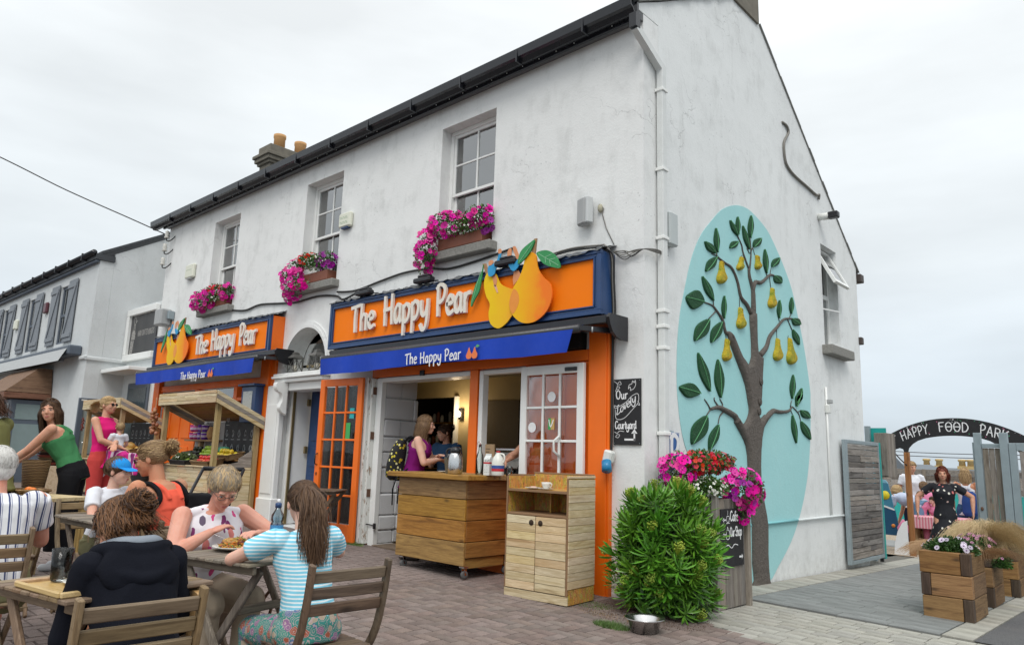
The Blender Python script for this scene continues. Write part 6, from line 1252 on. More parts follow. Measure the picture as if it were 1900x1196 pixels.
# ------------------------------------------------------------------ spurge bush at the corner
def rosette(seed, n, L):
 random.seed(seed); m = MB()
 for i in range(n):
  f = i/n; a = i*2.39996+random.uniform(-.2, .2); el = R(74-105*f**0.8)+random.uniform(-.12, .12); l = L*(0.55+0.55*math.sin(math.pi*min(1, 0.25+f*.75)))*random.uniform(.85, 1.12)
  d = Vector((math.cos(a)*math.cos(el), math.sin(a)*math.cos(el), math.sin(el))); s = Vector((-math.sin(a), math.cos(a), 0)); up = s.cross(d); w = l*0.075
  b = Vector((0, 0, -0.02-0.09*f)); p1 = b+d*l*.38+up*l*.03; p2 = b+d*l*.75-up*l*.0; p3 = b+d*l-up*l*.10-Vector((0, 0, l*.08))
  k = up*w*.38
  m.add([b, p1+s*w+k, p1, p1-s*w+k, p2+s*w*.85+k, p2, p2-s*w*.85+k, p3], [(0, 2, 1), (0, 3, 2), (1, 2, 5, 4), (2, 3, 6, 5), (4, 5, 7), (5, 6, 7)])
 return m
SPG = leafmat('spurge_leaf', (0.05, 0.165, 0.012), (0.15, 0.36, 0.035), 0.33, 0.1); SPGY = leafmat('spurge_bract', (0.16, 0.24, 0.02), (0.34, 0.42, 0.05), 0.5)
rms = []
for k in range(5):
 me = rosette(60+k, 24+3*k, 0.165).mesh('leaf_rosette'); me.materials.append(SPG); rms.append(me)
random.seed(70); fm = MB()
for k in range(40):
 a = random.uniform(0, 6.28); r = 0.045*random.random()**.5; p = Vector((r*math.cos(a), r*math.sin(a), random.uniform(0, .05))); fm.ell(p, random.uniform(.005, .009), 6, 4); fm.tube([(0, 0, -0.06), p], 0.0015, 3, False)
fme = fm.mesh('flower_head'); fme.materials.append(SPGY)
BX, BY = 0.37, -0.24; bz = gz(BX, BY)
bush = thing('spurge_bush', 'large bright green bush of spiky leaf rosettes at the foot of the shop corner', 'bush', (BX, BY, bz))
sm_ = MB(); random.seed(71)
def bush_r(z):                                  # radius of the bush at height z
 t = z/1.05; return 0.50*math.sqrt(max(0.0, 1-(abs(t-0.36)/0.66)**2.2))*(1.0 if t > .36 else 0.93)+0.03
for i in range(150):
 z = 0.06+0.96*((i+0.5)/150)**0.85; a = i*2.39996+random.uniform(-.35, .35); rr = bush_r(z)*random.uniform(0.66, 1.04)*(1+.22*noise.noise(Vector((math.cos(a)*1.3, math.sin(a)*1.3, z*2.6)))); z += random.uniform(-.05, .06)
 x, y = rr*math.cos(a)*0.86, rr*math.sin(a)*0.80
 if BY+y > 0.1 and BX+x < 0.12: y = -abs(y)*.6
 if BX+x < 0 and BY+y > -0.1: y = -0.12-BY-abs(random.gauss(0, .08))
 sl = Vector((x*0.9, y*0.9, 0.28+0.75*max(0, (z-0.35)))).normalized(); sl = (sl+Vector((random.gauss(0, .18), random.gauss(0, .18), random.gauss(0.1, .15)))).normalized()
 q = sl.to_track_quat('Z', 'Y').to_euler(); s = random.uniform(0.72, 1.12)
 inst('leaf_rosette', rms[i % 5], bush, (x, y, z), q, (s, s, s))
 if random.random() < 0.3: inst('flower_head', fme, bush, Vector((x, y, z))+sl*0.05, q)
 if i % 3 == 0: sm_.tube(smooth_curve([(x*.1, y*.1, 0), (x*.3, y*.3, z*.45), Vector((x, y, z))-sl*0.05], 3), [0.011]*6+[0.006], 5, False)
# inner leaves so that the middle is dense
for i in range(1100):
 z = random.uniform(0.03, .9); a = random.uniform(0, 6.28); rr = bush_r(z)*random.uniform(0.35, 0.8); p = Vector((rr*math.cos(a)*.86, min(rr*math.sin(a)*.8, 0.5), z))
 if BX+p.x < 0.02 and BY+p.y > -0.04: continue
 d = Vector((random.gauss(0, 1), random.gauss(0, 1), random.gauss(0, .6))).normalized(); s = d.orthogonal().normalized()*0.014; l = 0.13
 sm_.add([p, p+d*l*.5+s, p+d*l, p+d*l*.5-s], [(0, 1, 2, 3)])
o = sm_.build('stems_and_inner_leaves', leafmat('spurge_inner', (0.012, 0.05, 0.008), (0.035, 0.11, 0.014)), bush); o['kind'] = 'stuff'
def tufts(name, label, cx, cy, rx, ry, n, mat, h, kind='stuff', seed=1):
 random.seed(seed); m = MB()
 for i in range(n):
  a = random.uniform(0, 6.28); r = random.random()**.6; x, y = cx+rx*r*math.cos(a), cy+ry*r*math.sin(a); z = gz(x, y)-0.004; l = h*random.uniform(.5, 1.2); dx, dy = random.gauss(0, .5)*l, random.gauss(0, .5)*l; w = 0.003
  m.add([(x-w, y, z), (x+w, y, z), (x+dx, y+dy, z+l)], [(0, 1, 2)])
 o = m.build(name, mat); return tag(o, label, 'grass', None, kind)
WEED = leafmat('weed_green', (0.05, 0.11, 0.02), (0.13, 0.22, 0.05)); DRYM = plain('dry_litter', (0.30, 0.20, 0.10), 0.9, var=0.4, sc=30)
tufts('weed_tuft', 'small tuft of green grass beside the steel bowl under the bush', 0.32, -1.00, 0.17, 0.09, 900, WEED, 0.035, seed=2)
tufts('weed_tuft', 'green weeds at the foot of the orange door', -4.55, -0.20, 0.45, 0.06, 900, WEED, 0.045, seed=3)
tufts('weed_tuft', 'moss and dry grass at the foot of the orange post', -0.22, -0.48, 0.20, 0.14, 500, WEED, 0.015, seed=4)
tufts('leaf_litter', 'dry straw scattered on the bricks before the pale cabinet', 0.0, -0.72, 0.42, 0.10, 420, DRYM, 0.012, seed=5)
tufts('leaf_litter', 'brown leaf litter and soil under the bush', 0.25, -0.42, 0.62, 0.42, 1500, plain('brown_litter', (0.10, 0.055, 0.03), 0.9, var=0.4, sc=30), 0.018, seed=6)
# steel bowl
t = thing('dog_bowl', 'shiny steel water bowl on the bricks in front of the bush', 'bowl', (0.585, -0.93, gz(0.585, -0.93)))
MB().lathe([(0.085, 0.002), (0.105, 0.004), (0.128, 0.09), (0.158, 0.103), (0.160, 0.109), (0.150, 0.110), (0.122, 0.098), (0.098, 0.012), (0, 0.010)], 40).build('bowl', plain('polished_steel', (0.50, 0.50, 0.50), 0.26, 1.0, var=0.05, bump=0.02), t)
# ------------------------------------------------------------------ oiled counter on castors
gC = gz(-2.2, -0.5); t = thing('plank_counter', 'dark oiled plank counter on castors before the serving window', 'counter', (-2.26, -0.34, gC), R(-1.0))
HW, HD = 0.56, 0.36; zb = 0.125
bx('carcass', DARK, t, -HW+0.03, HW-0.03, -HD+0.03, HD-0.03, zb+0.02, 0.98)
random.seed(8); zz = [zb+0.0, 0.36, 0.575, 0.79, 0.985]
for a, b in zip(zz, zz[1:]):
 bx('plank', W_CTR, t, -HW, HW, -HD-0.002, -HD+0.026, a+0.003, b-0.003, .005); bx('plank', W_CTRY, t, HW-0.028, HW-0.001, -HD+0.029, HD, a+0.003+(.075 if a == zz[0] else 0), b-0.003, .005); bx('plank', W_CTRY, t, -HW+0.001, -HW+0.028, -HD+0.029, HD, a+0.003, b-0.003, .005)
bx('plank', W_CTRY, t, HW-0.05, HW-0.022, -HD+0.03, HD-0.1, zb-0.03, zb+0.072, .005)
top = thing_part('counter_top', t)
for a, b in ((-0.46, -0.22), (-0.217, 0.02), (0.023, 0.25), (0.253, 0.46)): bx('plank', W_CTR, top, -HW-0.10+random.uniform(-.006, .006), HW+0.12+random.uniform(-.008, .008), a, b, 0.988, 1.043+random.uniform(-.002, .002), .007)
CW = plain('castor_tyre', (0.10, 0.10, 0.10), 0.5)
for (a, b) in ((-HW+0.07, -HD+0.06), (HW-0.05, -HD+0.06), (HW-0.05, HD-0.06), (-HW+0.07, HD-0.06)):
 c = bx('castor', CHROME, t, a-0.035, a+0.035, b-0.035, b+0.035, 0.105, 0.123, .003)
 MB().lathe([(0.02, -0.014), (0.036, -0.014), (0.040, -0.008), (0.040, 0.008), (0.036, 0.014), (0.02, 0.014)], 20, M=Matrix.Translation((a+0.01, b, 0.040)) @ Matrix.Rotation(R(70), 4, 'Z') @ Matrix.Rotation(R(90), 4, 'X')).build('wheel', CW, c)
 m = MB()
 for s in (-0.019, 0.019): m.bar((a+s*.9, b+s*.3, 0.105), (a+0.012+s*.9, b+s*.3, 0.035), 0.03, 0.003, (1, 0, 0))
 m.build('fork', CHROME, c)
CT = gC+1.045
def on_counter(name, label, cat, x, y, g=None, rz=0): return thing(name, label, cat, (x, y, CT), rz, g)
t = on_counter('vacuum_jug', 'brushed steel coffee jug with black lid and handle at the front of the counter', 'jug', -1.98, -0.62)
MB().lathe([(0.07, 0), (0.078, 0.006), (0.080, 0.06), (0.078, 0.15), (0.066, 0.20), (0.052, 0.225)], 32).build('body', CHROME, t); MB().lathe([(0.056, 0.222), (0.060, 0.235), (0.058, 0.262), (0.035, 0.285), (0, 0.288)], 28).build('lid', BLK, t)
MB().tube(smooth_curve([(-0.045, -0.01, 0.262), (-0.10, -0.02, 0.255), (-0.118, -0.024, 0.21), (-0.085, -0.02, 0.155)], 5), 0.013, 8).build('handle', BLK, t); MB().ell((0.05, 0.01, 0.262), (0.03, 0.018, 0.014)).build('spout', BLK, t)
t = on_counter('bucket', 'small galvanised bucket of cutlery behind the steel jug', 'bucket', -2.12, -0.56); MB().lathe([(0.052, 0), (0.072, 0.17), (0.078, 0.172), (0.070, 0.168), (0.052, 0.01)], 28).build('pail', STEEL, t)
m = MB()
for i in range(9): a = i*.7; m.bar((0.03*math.cos(a), 0.03*math.sin(a), 0.05), (0.05*math.cos(a+.2), 0.05*math.sin(a+.2), 0.205), 0.012, 0.002)
m.build('cutlery', CHALK, t)
GLS = pane_mat('clear_glass', -.01, (.93, .96, .95), .12)
def bottle(name, label, x, y, z, prof, mat, cap=None, capm=None, cat='bottle', s=1.0, parent_only=False):
 t = thing(name, label, cat, (x, y, z)); MB().lathe([(a*s, b*s) for a, b in prof], 28).build('bottle_body', mat, t)
 if cap: MB().lathe([(a*s, b*s) for a, b in cap], 20).build('cap', capm, t)
 return t
t = bottle('swing_bottle', 'clear glass swing-top bottle on the counter beside the milk', -1.76, -0.47, CT, [(0.040, 0), (0.042, 0.01), (0.042, 0.15), (0.036, 0.20), (0.017, 0.25), (0.014, 0.31), (0.018, 0.315), (0.010, 0.318), (0.011, 0.25), (0.034, 0.195), (0.038, 0.15), (0.038, 0.014), (0, 0.010)], GLS, [(0.016, 0.318), (0.016, 0.335), (0.006, 0.345), (0, 0.346)], WPLAS)
MB().tube([(0.016, -0.018, 0.29), (0.022, -0.02, 0.33), (0, -0.02, 0.35), (-0.022, -0.02, 0.33), (-0.016, -0.018, 0.29)], 0.0022, 5).build('wire_bail', plain('red_wire', (0.35, 0.03, 0.02), 0.5), t)
for i, (x, y, rz) in enumerate(((-1.60, -0.50, 12), (-1.555, -0.40, -8))):
 t = on_counter('milk_carton', ('front','rear')[i]+' of two white gable-top drink cartons with red bands on the counter', 'carton', x, y, 'drink cartons', R(rz)); CA = plain('carton_white', (0.66, 0.68, 0.66), 0.45)
 MB().add([(-.036, -.036, 0), (.036, -.036, 0), (.036, .036, 0), (-.036, .036, 0), (-.036, -.036, .165), (.036, -.036, .165), (.036, .036, .165), (-.036, .036, .165), (-.036, 0, .205), (.036, 0, .205)], [(0, 3, 2, 1), (0, 1, 5, 4), (2, 3, 7, 6), (1, 2, 6, 9, 5), (3, 0, 4, 8, 7), (4, 5, 9, 8), (6, 7, 8, 9)]).build('box', CA, t)
 bx('fin', CA, t, -.036, .036, -.002, .002, .203, .222); bx('red_band', plain('carton_red', (0.50, 0.02, 0.03), 0.45), t, -.0365, .0365, -.0365, .0365, .118, .135)
 m = MB(); random.seed(i+4)
 for k in range(26): a = random.uniform(-.03, .026); b = random.uniform(.015, .19) if k % 3 else random.uniform(.14, .16); m.box(a, a+random.uniform(.004, .011), -.0372, -.0366, b, b+.003)
 m.build('print', plain('carton_print', (0.05, 0.07, 0.05), 0.6), t)
t = on_counter('milk_jug', 'white plastic milk jug with red cap and blue and red label on the counter', 'jug', -1.46, -0.50, None, R(15)); MJ = plain('milk_plastic', (0.70, 0.70, 0.64), 0.35)
MB().lathe([(0.050, 0), (0.054, 0.01), (0.054, 0.15), (0.048, 0.185), (0.022, 0.225), (0.018, 0.235)], 4, M=Matrix.Scale(1.15, 4, (1, 0, 0)) @ Matrix.Rotation(R(45), 4, 'Z')).build('body', MJ, t, True)
MB().lathe([(0.062, 0), (0.066, 0.01), (0.066, 0.14), (0.052, 0.185), (0.022, 0.225), (0.018, 0.238)], 20).build('shoulder', MJ, t); MB().lathe([(0.021, 0.236), (0.021, 0.252), (0, 0.252)], 16).build('cap', plain('carton_red', (0.50, 0.02, 0.03), 0.45), t)
MB().lathe([(0.0672, 0.045), (0.0672, 0.072)], 24, cap=False).build('label_red', plain('carton_red', (0.50, 0.02, 0.03), 0.45), t); MB().lathe([(0.0672, 0.073), (0.0672, 0.105)], 24, cap=False).build('label_blue', plain('label_blue', (0.03, 0.08, 0.30), 0.5), t)
MB().tube(smooth_curve([(0.02, 0.0, 0.225), (0.065, 0.0, 0.215), (0.075, 0, 0.17), (0.062, 0, 0.13)], 4), 0.010, 8).build('handle', MJ, t)
t = on_counter('saucer', 'small white plate lying at the back left of the counter', 'plate', -2.42, -0.36); MB().lathe([(0.03, 0), (0.05, 0.004), (0.085, 0.013), (0.085, 0.016), (0.045, 0.008), (0, 0.006)], 28).build('dish', CER, t)
t = on_counter('glass_jar', 'short glass jar at the right end of the counter', 'jar', -1.35, -0.44); MB().lathe([(0.035, 0), (0.036, 0.08), (0.030, 0.09), (0.030, 0.10), (0.026, 0.10), (0.032, 0.08), (0.032, 0.008), (0, 0.006)], 20).build('jar_body', GLS, t)
t = on_counter('paper_bag', 'brown paper menu standing on the counter by the orange mullion', 'paper', -1.98, -0.08); bx('sheet', plain('kraft', (0.34, 0.23, 0.13), 0.9), t, -0.09, 0.05, 0, 0.02, 0, 0.33, .002)
m = MB(); [m.box(-0.075, -0.075+random.uniform(.05, .1), -0.002, 0.0, 0.03+k*0.035, 0.036+k*0.035) for k in range(8)]; m.build('print', BLK, t)
# ------------------------------------------------------------------ pale slatted cabinet
t = thing('tray_cabinet', 'pale slatted cabinet with open shelf and two doors in front of the orange wall', 'cabinet', (-0.69, -0.57, gz(-0.69, -0.57)), R(3.5)); w2, d2, H = 0.36, 0.22, 1.12
fe = plain('ply_edge', (0.24, 0.14, 0.07), 0.7)
bx('base', W_PAL, t, -w2, w2, -d2, d2, 0.0, 0.075, .003); bx('base_side', OSB, t, w2+0.001, w2+0.004, -d2+0.02, d2-0.005, 0.003, 0.13)
bx('side', OSB, t, w2-0.014, w2, -d2+0.016, d2, 0.077, H-0.02, .002); bx('side', OSB, t, -w2, -w2+0.014, -d2+0.016, d2, 0.077, H-0.02, .002); bx('back', OSB, t, -w2+0.015, w2-0.015, d2-0.014, d2-0.001, 0.077, H, .002)
bx('front_edge', fe, t, -w2, -w2+0.016, -d2-0.002, -d2+0.015, 0.077, H-0.02, .002); bx('front_edge', fe, t, w2-0.016, w2+0.002, -d2-0.002, -d2+0.015, 0.077, H-0.02, .002)
bx('shelf', fe, t, -w2+0.016, w2-0.016, -d2, d2-0.016, 0.745, 0.765, .003); bx('top_shelf', OSB, t, -w2+0.016, w2-0.016, -d2+0.004, d2-0.016, H-0.155, H-0.137, .002); bx('shelf_edge', fe, t, -w2+0.016, w2-0.016, -d2-0.002, -d2+0.003, H-0.158, H-0.135)
bx('divider', OSB, t, -0.04, -0.026, 0.05, d2-0.016, 0.766, H-0.158); bx('rim', fe, t, -w2, w2, d2-0.015, d2+0.004, H, H+0.018, .003); bx('rim', fe, t, -w2+0.0, -w2+0.014, -d2+0.016, d2-0.016, H-0.019, H-0.004, .002); bx('rim', W_PALY, t, w2-0.016, w2+0.012, -d2, d2, H-0.019, H+0.002, .003)
for s, (a, b) in enumerate(((-w2+0.018, -0.003), (0.003, w2-0.018))):
 dr = thing_part('cabinet_door', t); n = 9
 bx('door_board', fe, dr, a, b, -d2+0.004, -d2+0.014, 0.08, 0.742)
 for k in range(n): z = 0.082+k*(0.66/n); bx('slat', W_PAL, dr, a+random.uniform(0, .002), b-random.uniform(0, .002), -d2-0.006+random.uniform(-.002, .002), -d2+0.004, z+0.0015, z+0.66/n-0.0018, .002)
 hx = b-0.045 if s == 0 else a+0.055; MB().lathe([(0.026, 0), (0.026, 0.004), (0, 0.004)], 20, M=Matrix.Translation((hx, -d2-0.0045, 0.685)) @ Matrix.Rotation(R(90), 4, 'X')).build('finger_hole', plain('hole_dark', (0.035, 0.02, 0.01), 0.9), dr)
for k in range(14): z = 0.135+k*((H-0.165)/14); bx('slat', W_PALY, t, w2+0.001, w2+0.011+random.uniform(-.002, .001), -d2+0.004, d2-0.003, z+0.0015, z+(H-0.165)/14-0.0018, .002)
zt = gz(-0.69, -0.57)+H-0.135
tt = thing('coffee_cup', 'white coffee cup on a saucer on top of the pale cabinet', 'cup', (-0.66, -0.67, zt)); MB().lathe([(0.03, 0), (0.05, 0.003), (0.075, 0.010), (0.075, 0.012), (0.03, 0.006), (0, 0.006)], 28).build('saucer', CER, tt); MB().lathe([(0.022, 0.007), (0.026, 0.012), (0.042, 0.045), (0.046, 0.068), (0.043, 0.068), (0.034, 0.03), (0, 0.018)], 28).build('cup', CER, tt); MB().tube(smooth_curve([(0.04, 0, 0.058), (0.068, 0, 0.055), (0.062, 0, 0.03), (0.036, 0, 0.027)], 4), 0.005, 6).build('handle', CER, tt)
tt = thing('used_saucer', 'white saucer with a crumpled napkin left of the coffee cup', 'saucer', (-0.80, -0.69, zt)); MB().lathe([(0.03, 0), (0.05, 0.004), (0.085, 0.012), (0.085, 0.015), (0.03, 0.007), (0, 0.006)], 28).build('dish', CER, tt); m = MB(); m.ell((0, 0, 0.014), (0.045, 0.03, 0.012), 10, 6); m.build('napkin', plain('pink_napkin', (0.55, 0.38, 0.30), 0.9), tt)
# ------------------------------------------------------------------ fruit stalls
FRU = {}
def fruit_mesh(nm, r, col, sq=1.0, n=10, m_=7):
 m = MB().ell((0, 0, 0), (r, r*sq, r*(0.95 if sq == 1 else sq)), n, m_); me = m.mesh(nm); me.materials.append(col); return me
def fcol(nm, a, b, rough=0.35): n = NT(nm); f = n.noise(n.vec(), 12, 3); n.out(n.rnd(n.mix(f, a, b), 0.15, 0.015), rough); return n.m
TOM = fruit_mesh('tomato', 0.036, fcol('tomato_red', (0.45, 0.02, 0.008), (0.62, 0.05, 0.015), 0.2)); ORA = fruit_mesh('orange', 0.042, fcol('orange_peel', (0.62, 0.18, 0.01), (0.78, 0.30, 0.02))); LEM = fruit_mesh('lemon', 0.040, fcol('lemon_peel', (0.70, 0.50, 0.02), (0.80, 0.62, 0.05)), 0.78)
AVO = fruit_mesh('avocado', 0.048, fcol('avocado_skin', (0.012, 0.018, 0.008), (0.035, 0.045, 0.02)), 0.75); LIM = fruit_mesh('green_apple', 0.038, fcol('lime_peel', (0.20, 0.36, 0.02), (0.38, 0.50, 0.06))); MEL = fruit_mesh('melon', 0.062, fcol('melon_skin', (0.50, 0.27, 0.07), (0.68, 0.42, 0.12))); ONI = fruit_mesh('onion', 0.034, fcol('onion_skin', (0.20, 0.07, 0.03), (0.38, 0.16, 0.07)))
BASK = NT('wicker'); wv = BASK.node('ShaderNodeTexWave', wave_type='BANDS', bands_direction='Z'); wv.inputs['Scale'].default_value = 22; wv.inputs['Distortion'].default_value = 3.0; wv.inputs['Detail'].default_value = 2; BASK.lk(BASK.vec(), wv.inputs['Vector']); BASK.out(BASK.ramp(wv.outputs['Fac'], [(0.1, (0.10, 0.05, 0.018)), (0.6, (0.36, 0.21, 0.085)), (1, (0.50, 0.33, 0.16))]), 0.75); BASK.bump(wv.outputs['Fac'], 1.0, 0.01); BASK = BASK.m
BASKD = plain('dark_basket', (0.03, 0.022, 0.016), 0.8, var=0.4, sc=30, bump=1.0); CRATEB = plain('black_crate', (0.02, 0.02, 0.022), 0.5)
def crate(label, parentM, w, d, h, fm_, n, mat, seed, name='fruit_basket', heap=0.05, tilt=0.0, extra=None):
 t = thing(name, label, 'basket'); t.matrix_world = parentM @ Matrix.Rotation(tilt, 4, 'X'); random.seed(seed); m = MB(); f = 0.02
 for (a, b, c, e_) in ((-w/2, w/2, -d/2, -d/2+0.018), (-w/2, w/2, d/2-0.018, d/2)):
  m.add([(a-f*(a < 0), c-f*(c < 0) if c < 0 else c, h), (b+f, c-f*(c < 0) if c < 0 else c, h), (b+f, e_+(f if c > 0 else 0), h), (a-f, e_+(f if c > 0 else 0), h), (a, c, 0), (b, c, 0), (b, e_, 0), (a, e_, 0)], [(0, 1, 2, 3), (4, 7, 6, 5), (0, 4, 5, 1), (1, 5, 6, 2), (2, 6, 7, 3), (3, 7, 4, 0)])
 for s in (-1, 1): m.add([(s*w/2, -d/2, 0), (s*w/2, d/2, 0), (s*(w/2+f), d/2+f, h), (s*(w/2+f), -d/2-f, h), (s*(w/2-.018), -d/2, 0), (s*(w/2-.018), d/2, 0), (s*(w/2), d/2, h), (s*(w/2), -d/2, h)], [(0, 1, 2, 3), (4, 7, 6, 5), (3, 2, 6, 7), (0, 4, 5, 1)])
 m.box(-w/2+0.01, w/2-0.01, -d/2+0.01, d/2-0.01, 0, 0.012); m.build('basket', mat, t, True)
 MB().tube([(-w/2-f, -d/2-f, h), (w/2+f, -d/2-f, h), (w/2+f, d/2+f, h), (-w/2-f, d/2+f, h), (-w/2-f, -d/2-f, h)], 0.011, 6).build('rim', mat, t)
 r = max(v.co.x for v in fm_.vertices); nx = max(1, int((w-.04)/(2*r*1.02))); ny = max(1, int((d-.04)/(2*r*1.02))); k = 0
 for L in range(3):
  for j in range(ny-L):
   for i in range(nx-L):
    if k >= n: break
    x = (i-(nx-L-1)/2)*2*r*1.03+random.uniform(-.2, .2)*r; y = (j-(ny-L-1)/2)*2*r*1.03+random.uniform(-.2, .2)*r
    inst(fm_.name.split('.')[0], fm_, t, (x, y, h-0.25*r+L*r*1.25+random.uniform(-.2, .2)*r), (random.uniform(0, 6), random.uniform(0, 6), random.uniform(0, 6))); k += 1
 return t
def stall(name_lab, x0, x1, y0, y1, g, seed, pos):
 random.seed(seed); t = thing('fruit_stall', name_lab, 'market stall', (0, 0, 0)); P = 0.075; ztf, ztb = 2.17, 1.83
 for (x, y, z) in ((x0, y0, ztf-.02), (x1-P, y0, ztf-.02), (x0, y1-P, ztb), (x1-P, y1-P, ztb)): bx('post', W_POST, t, x, x+P, y, y+P, g-0.02, z-0.16, .004)
 # roof: sloping boards edged by a deep plank fascia
 sl = (ztb-ztf)/(y1-y0)
 n = 7
 for k in range(n):
  a = y0-0.04+(y1-y0+0.08)*k/n; b = y0-0.04+(y1-y0+0.08)*(k+1)/n-0.003; za, zb_ = ztf-0.06+sl*(a-y0), ztf-0.06+sl*(b-y0)
  MB().add([(x0-.03, a, za), (x1+.03, a, za), (x1+.03, b, zb_), (x0-.03, b, zb_), (x0-.03, a, za+.02), (x1+.03, a, za+.02), (x1+.03, b, zb_+.02), (x0-.03, b, zb_+.02)], [(0, 3, 2, 1), (4, 5, 6, 7), (0, 1, 5, 4), (1, 2, 6, 5), (2, 3, 7, 6), (3, 0, 4, 7)]).build('roof_board', W_CTR, t)
 for k in range(4):
  z0 = ztf-0.19+k*0.048; cuts = [x0-.05]+[x0+(x1-x0)*c+random.uniform(-.1, .1) for c in ((0.33, 0.7) if k % 2 else (0.5,))]+[x1+.05]
  for a, b in zip(cuts, cuts[1:]): bx('fascia_board', W_PAL, t, a+.001, b-.001, y0-0.075+random.uniform(-.004, .003), y0-0.052, z0+.001, z0+.047, .002)
 for s, xx in ((1, x1+.052), (-1, x0-.075)):
  for k in range(3):
   off = -0.19+k*0.064; a, b = y0-0.05, y1+0.03
   za, zb_ = ztf+off, ztf+sl*(b-a)+off
   MB().add([(xx, a, za+.001), (xx+.022, a, za+.001), (xx+.022, b, zb_+.001), (xx, b, zb_+.001), (xx, a, za+.062), (xx+.022, a, za+.062), (xx+.022, b, zb_+.062), (xx, b, zb_+.062)], [(0, 3, 2, 1), (4, 5, 6, 7), (0, 1, 5, 4), (1, 2, 6, 5), (2, 3, 7, 6), (3, 0, 4, 7)]).build('fascia_board', W_GREYX if (k == 1) else W_PALY, t)
 # body: front of random short slats, plank sides stepped like a staircase
 z = g+0.06
 while z < 0.97:
  h = min(0.062, 0.985-z); cuts = [x0+.02]
  while cuts[-1] < x1-.3: cuts.append(cuts[-1]+random.uniform(0.22, 0.5))
  cuts.append(x1-.02)
  for a, b in zip(cuts, cuts[1:]):
   if b-a > .03: bx('slat', W_PAL, t, a+.0015, b-.0015, y0+0.02+random.uniform(-.005, .005), y0+0.04, z+.001, z+h-.0015, .002)
  z += h
 bx('counter_board', W_PAL, t, x0-.01, x1+.01, y0-0.01, y0+0.14, 0.99, 1.012, .004)
 ys = y0+0.075; step = [(ys, 1.00), (ys+0.30, 1.02+0.10), (y1-0.08, 1.24)]
 for k in range(4):
  a = g+0.06+k*0.235; bx('side_plank', W_PALY, t, x1-0.05, x1-0.025, y0+0.08, y1-0.08, a+.002, min(a+0.232, 1.0), .003); bx('side_plank', W_PALY, t, x0+0.025, x0+0.05, y0+0.08, y1-0.08, a+.002, min(a+0.232, 1.0), .003)
 for xx in (x1-0.052, x0+0.03): MB().poly([(y0+0.09, 1.004), (y1-0.082, 1.004), (y1-0.082, 1.27), (y0+0.45, 1.14), (y0+0.44, 1.08), (y0+0.2, 1.03)], [], lambda u, v, d: Vector((xx+d, u, v)), 0.022).build('stepped_side', W_GREYX if xx > x0+.5 else W_PALY, t, True)
 bx('display_shelf', W_CTR, t, x0+0.055, x1-0.055, y0+0.14, y0+0.42, 1.0, 1.02); bx('display_shelf', W_CTR, t, x0+0.055, x1-0.055, y0+0.421, y1-0.08, 1.10, 1.12)
 # chalk drawings panel at the back
 bx('chalk_back', CHALKB, t, x0+(0.9 if pos else 0.55), x1-0.08, y1-0.052, y1-0.04, 1.05, ztb-0.1)
 m = MB()
 for i in range(11):
  cx = x0+(1.0 if pos else 0.68)+(i % 5)*0.21; cz = 1.30+(i//5)*0.24
  if cx > x1-.15: continue
  for q in range(5):
   a = random.uniform(0, 6); stroke_poly(m, [(cx+.05*math.cos(a+k*1.3)*random.uniform(.4, 1), cz+.07*math.sin(a+k*1.3)*random.uniform(.4, 1)) for k in range(5)], 0.006, lambda u, v, d: Vector((u, y1-0.0535+d, v)), 0.001)
  stroke_poly(m, [(cx-.05, cz-.10), (cx+.05, cz-.10)], 0.010, lambda u, v, d: Vector((u, y1-0.0535+d, v)), 0.001)
 m.build('chalk_drawing', plain('chalk_faint', (0.42, 0.44, 0.45), 0.9), t)['kind'] = 'stuff'
 return t
GS = gz(-8, -.5)
stall('right-hand timber fruit stall with pale plank roof edge, beside the arched doorway', -9.12, -7.12, -0.86, -0.12, GS, 3, 1)
stall('left-hand timber fruit stall nearest the grey building, behind the woman with the baby', -12.80, -10.90, -0.90, -0.16, gz(-12, -.5), 4, 0)
T = Matrix.Translation
crate('wicker basket of lemons on the upper shelf of the right fruit stall', T((-7.52, -0.42, 1.125)), 0.56, 0.26, 0.085, LEM, 34, BASK, 1, tilt=R(12))
crate('wicker basket of tomatoes on the front of the right fruit stall', T((-7.62, -0.69, 1.02)), 0.56, 0.24, 0.085, TOM, 26, BASK, 2, tilt=R(12))
crate('dark crate of green apples in the middle of the right fruit stall', T((-8.20, -0.36, 1.125)), 0.50, 0.28, 0.08, LIM, 48, CRATEB, 3, tilt=R(12))
crate('heap of dark avocados in a black crate at the back of the right fruit stall', T((-8.72, -0.34, 1.13)), 0.50, 0.30, 0.10, AVO, 44, CRATEB, 4, tilt=R(10))
crate('basket of red tomatoes at the left front of the right fruit stall', T((-8.95, -0.98, 1.05)), 0.50, 0.30, 0.075, TOM, 40, BASK, 5, tilt=R(8))
crate('dark tray of leafy herbs at the front of the right fruit stall', T((-8.30, -0.74, 1.02)), 0.56, 0.26, 0.075, LIM, 8, CRATEB, 6, tilt=R(8))
leafy('bunch of trailing green herbs in the dark tray of the right fruit stall', -8.30, -0.76, 1.09, (0.24, 0.15, 0.10), 1500, leafmat('herb_leaf', (0.05, 0.08, 0.03), (0.16, 0.20, 0.08)), [F_WHT], 50, nb=24, size=0.03)
crate('long basket of melons across the left fruit stall', T((-11.32, -0.52, 1.14)), 0.66, 0.34, 0.09, MEL, 22, BASK, 7, tilt=R(12))
crate('basket of oranges on the left end of the left fruit stall', T((-12.15, -0.50, 1.12)), 0.60, 0.30, 0.08, ORA, 40, BASK, 8, tilt=R(12))
crate('small basket of red peppers at the front of the left fruit stall', T((-11.75, -0.74, 1.02)), 0.40, 0.2, 0.06, TOM, 16, BASK, 9, tilt=R(12))
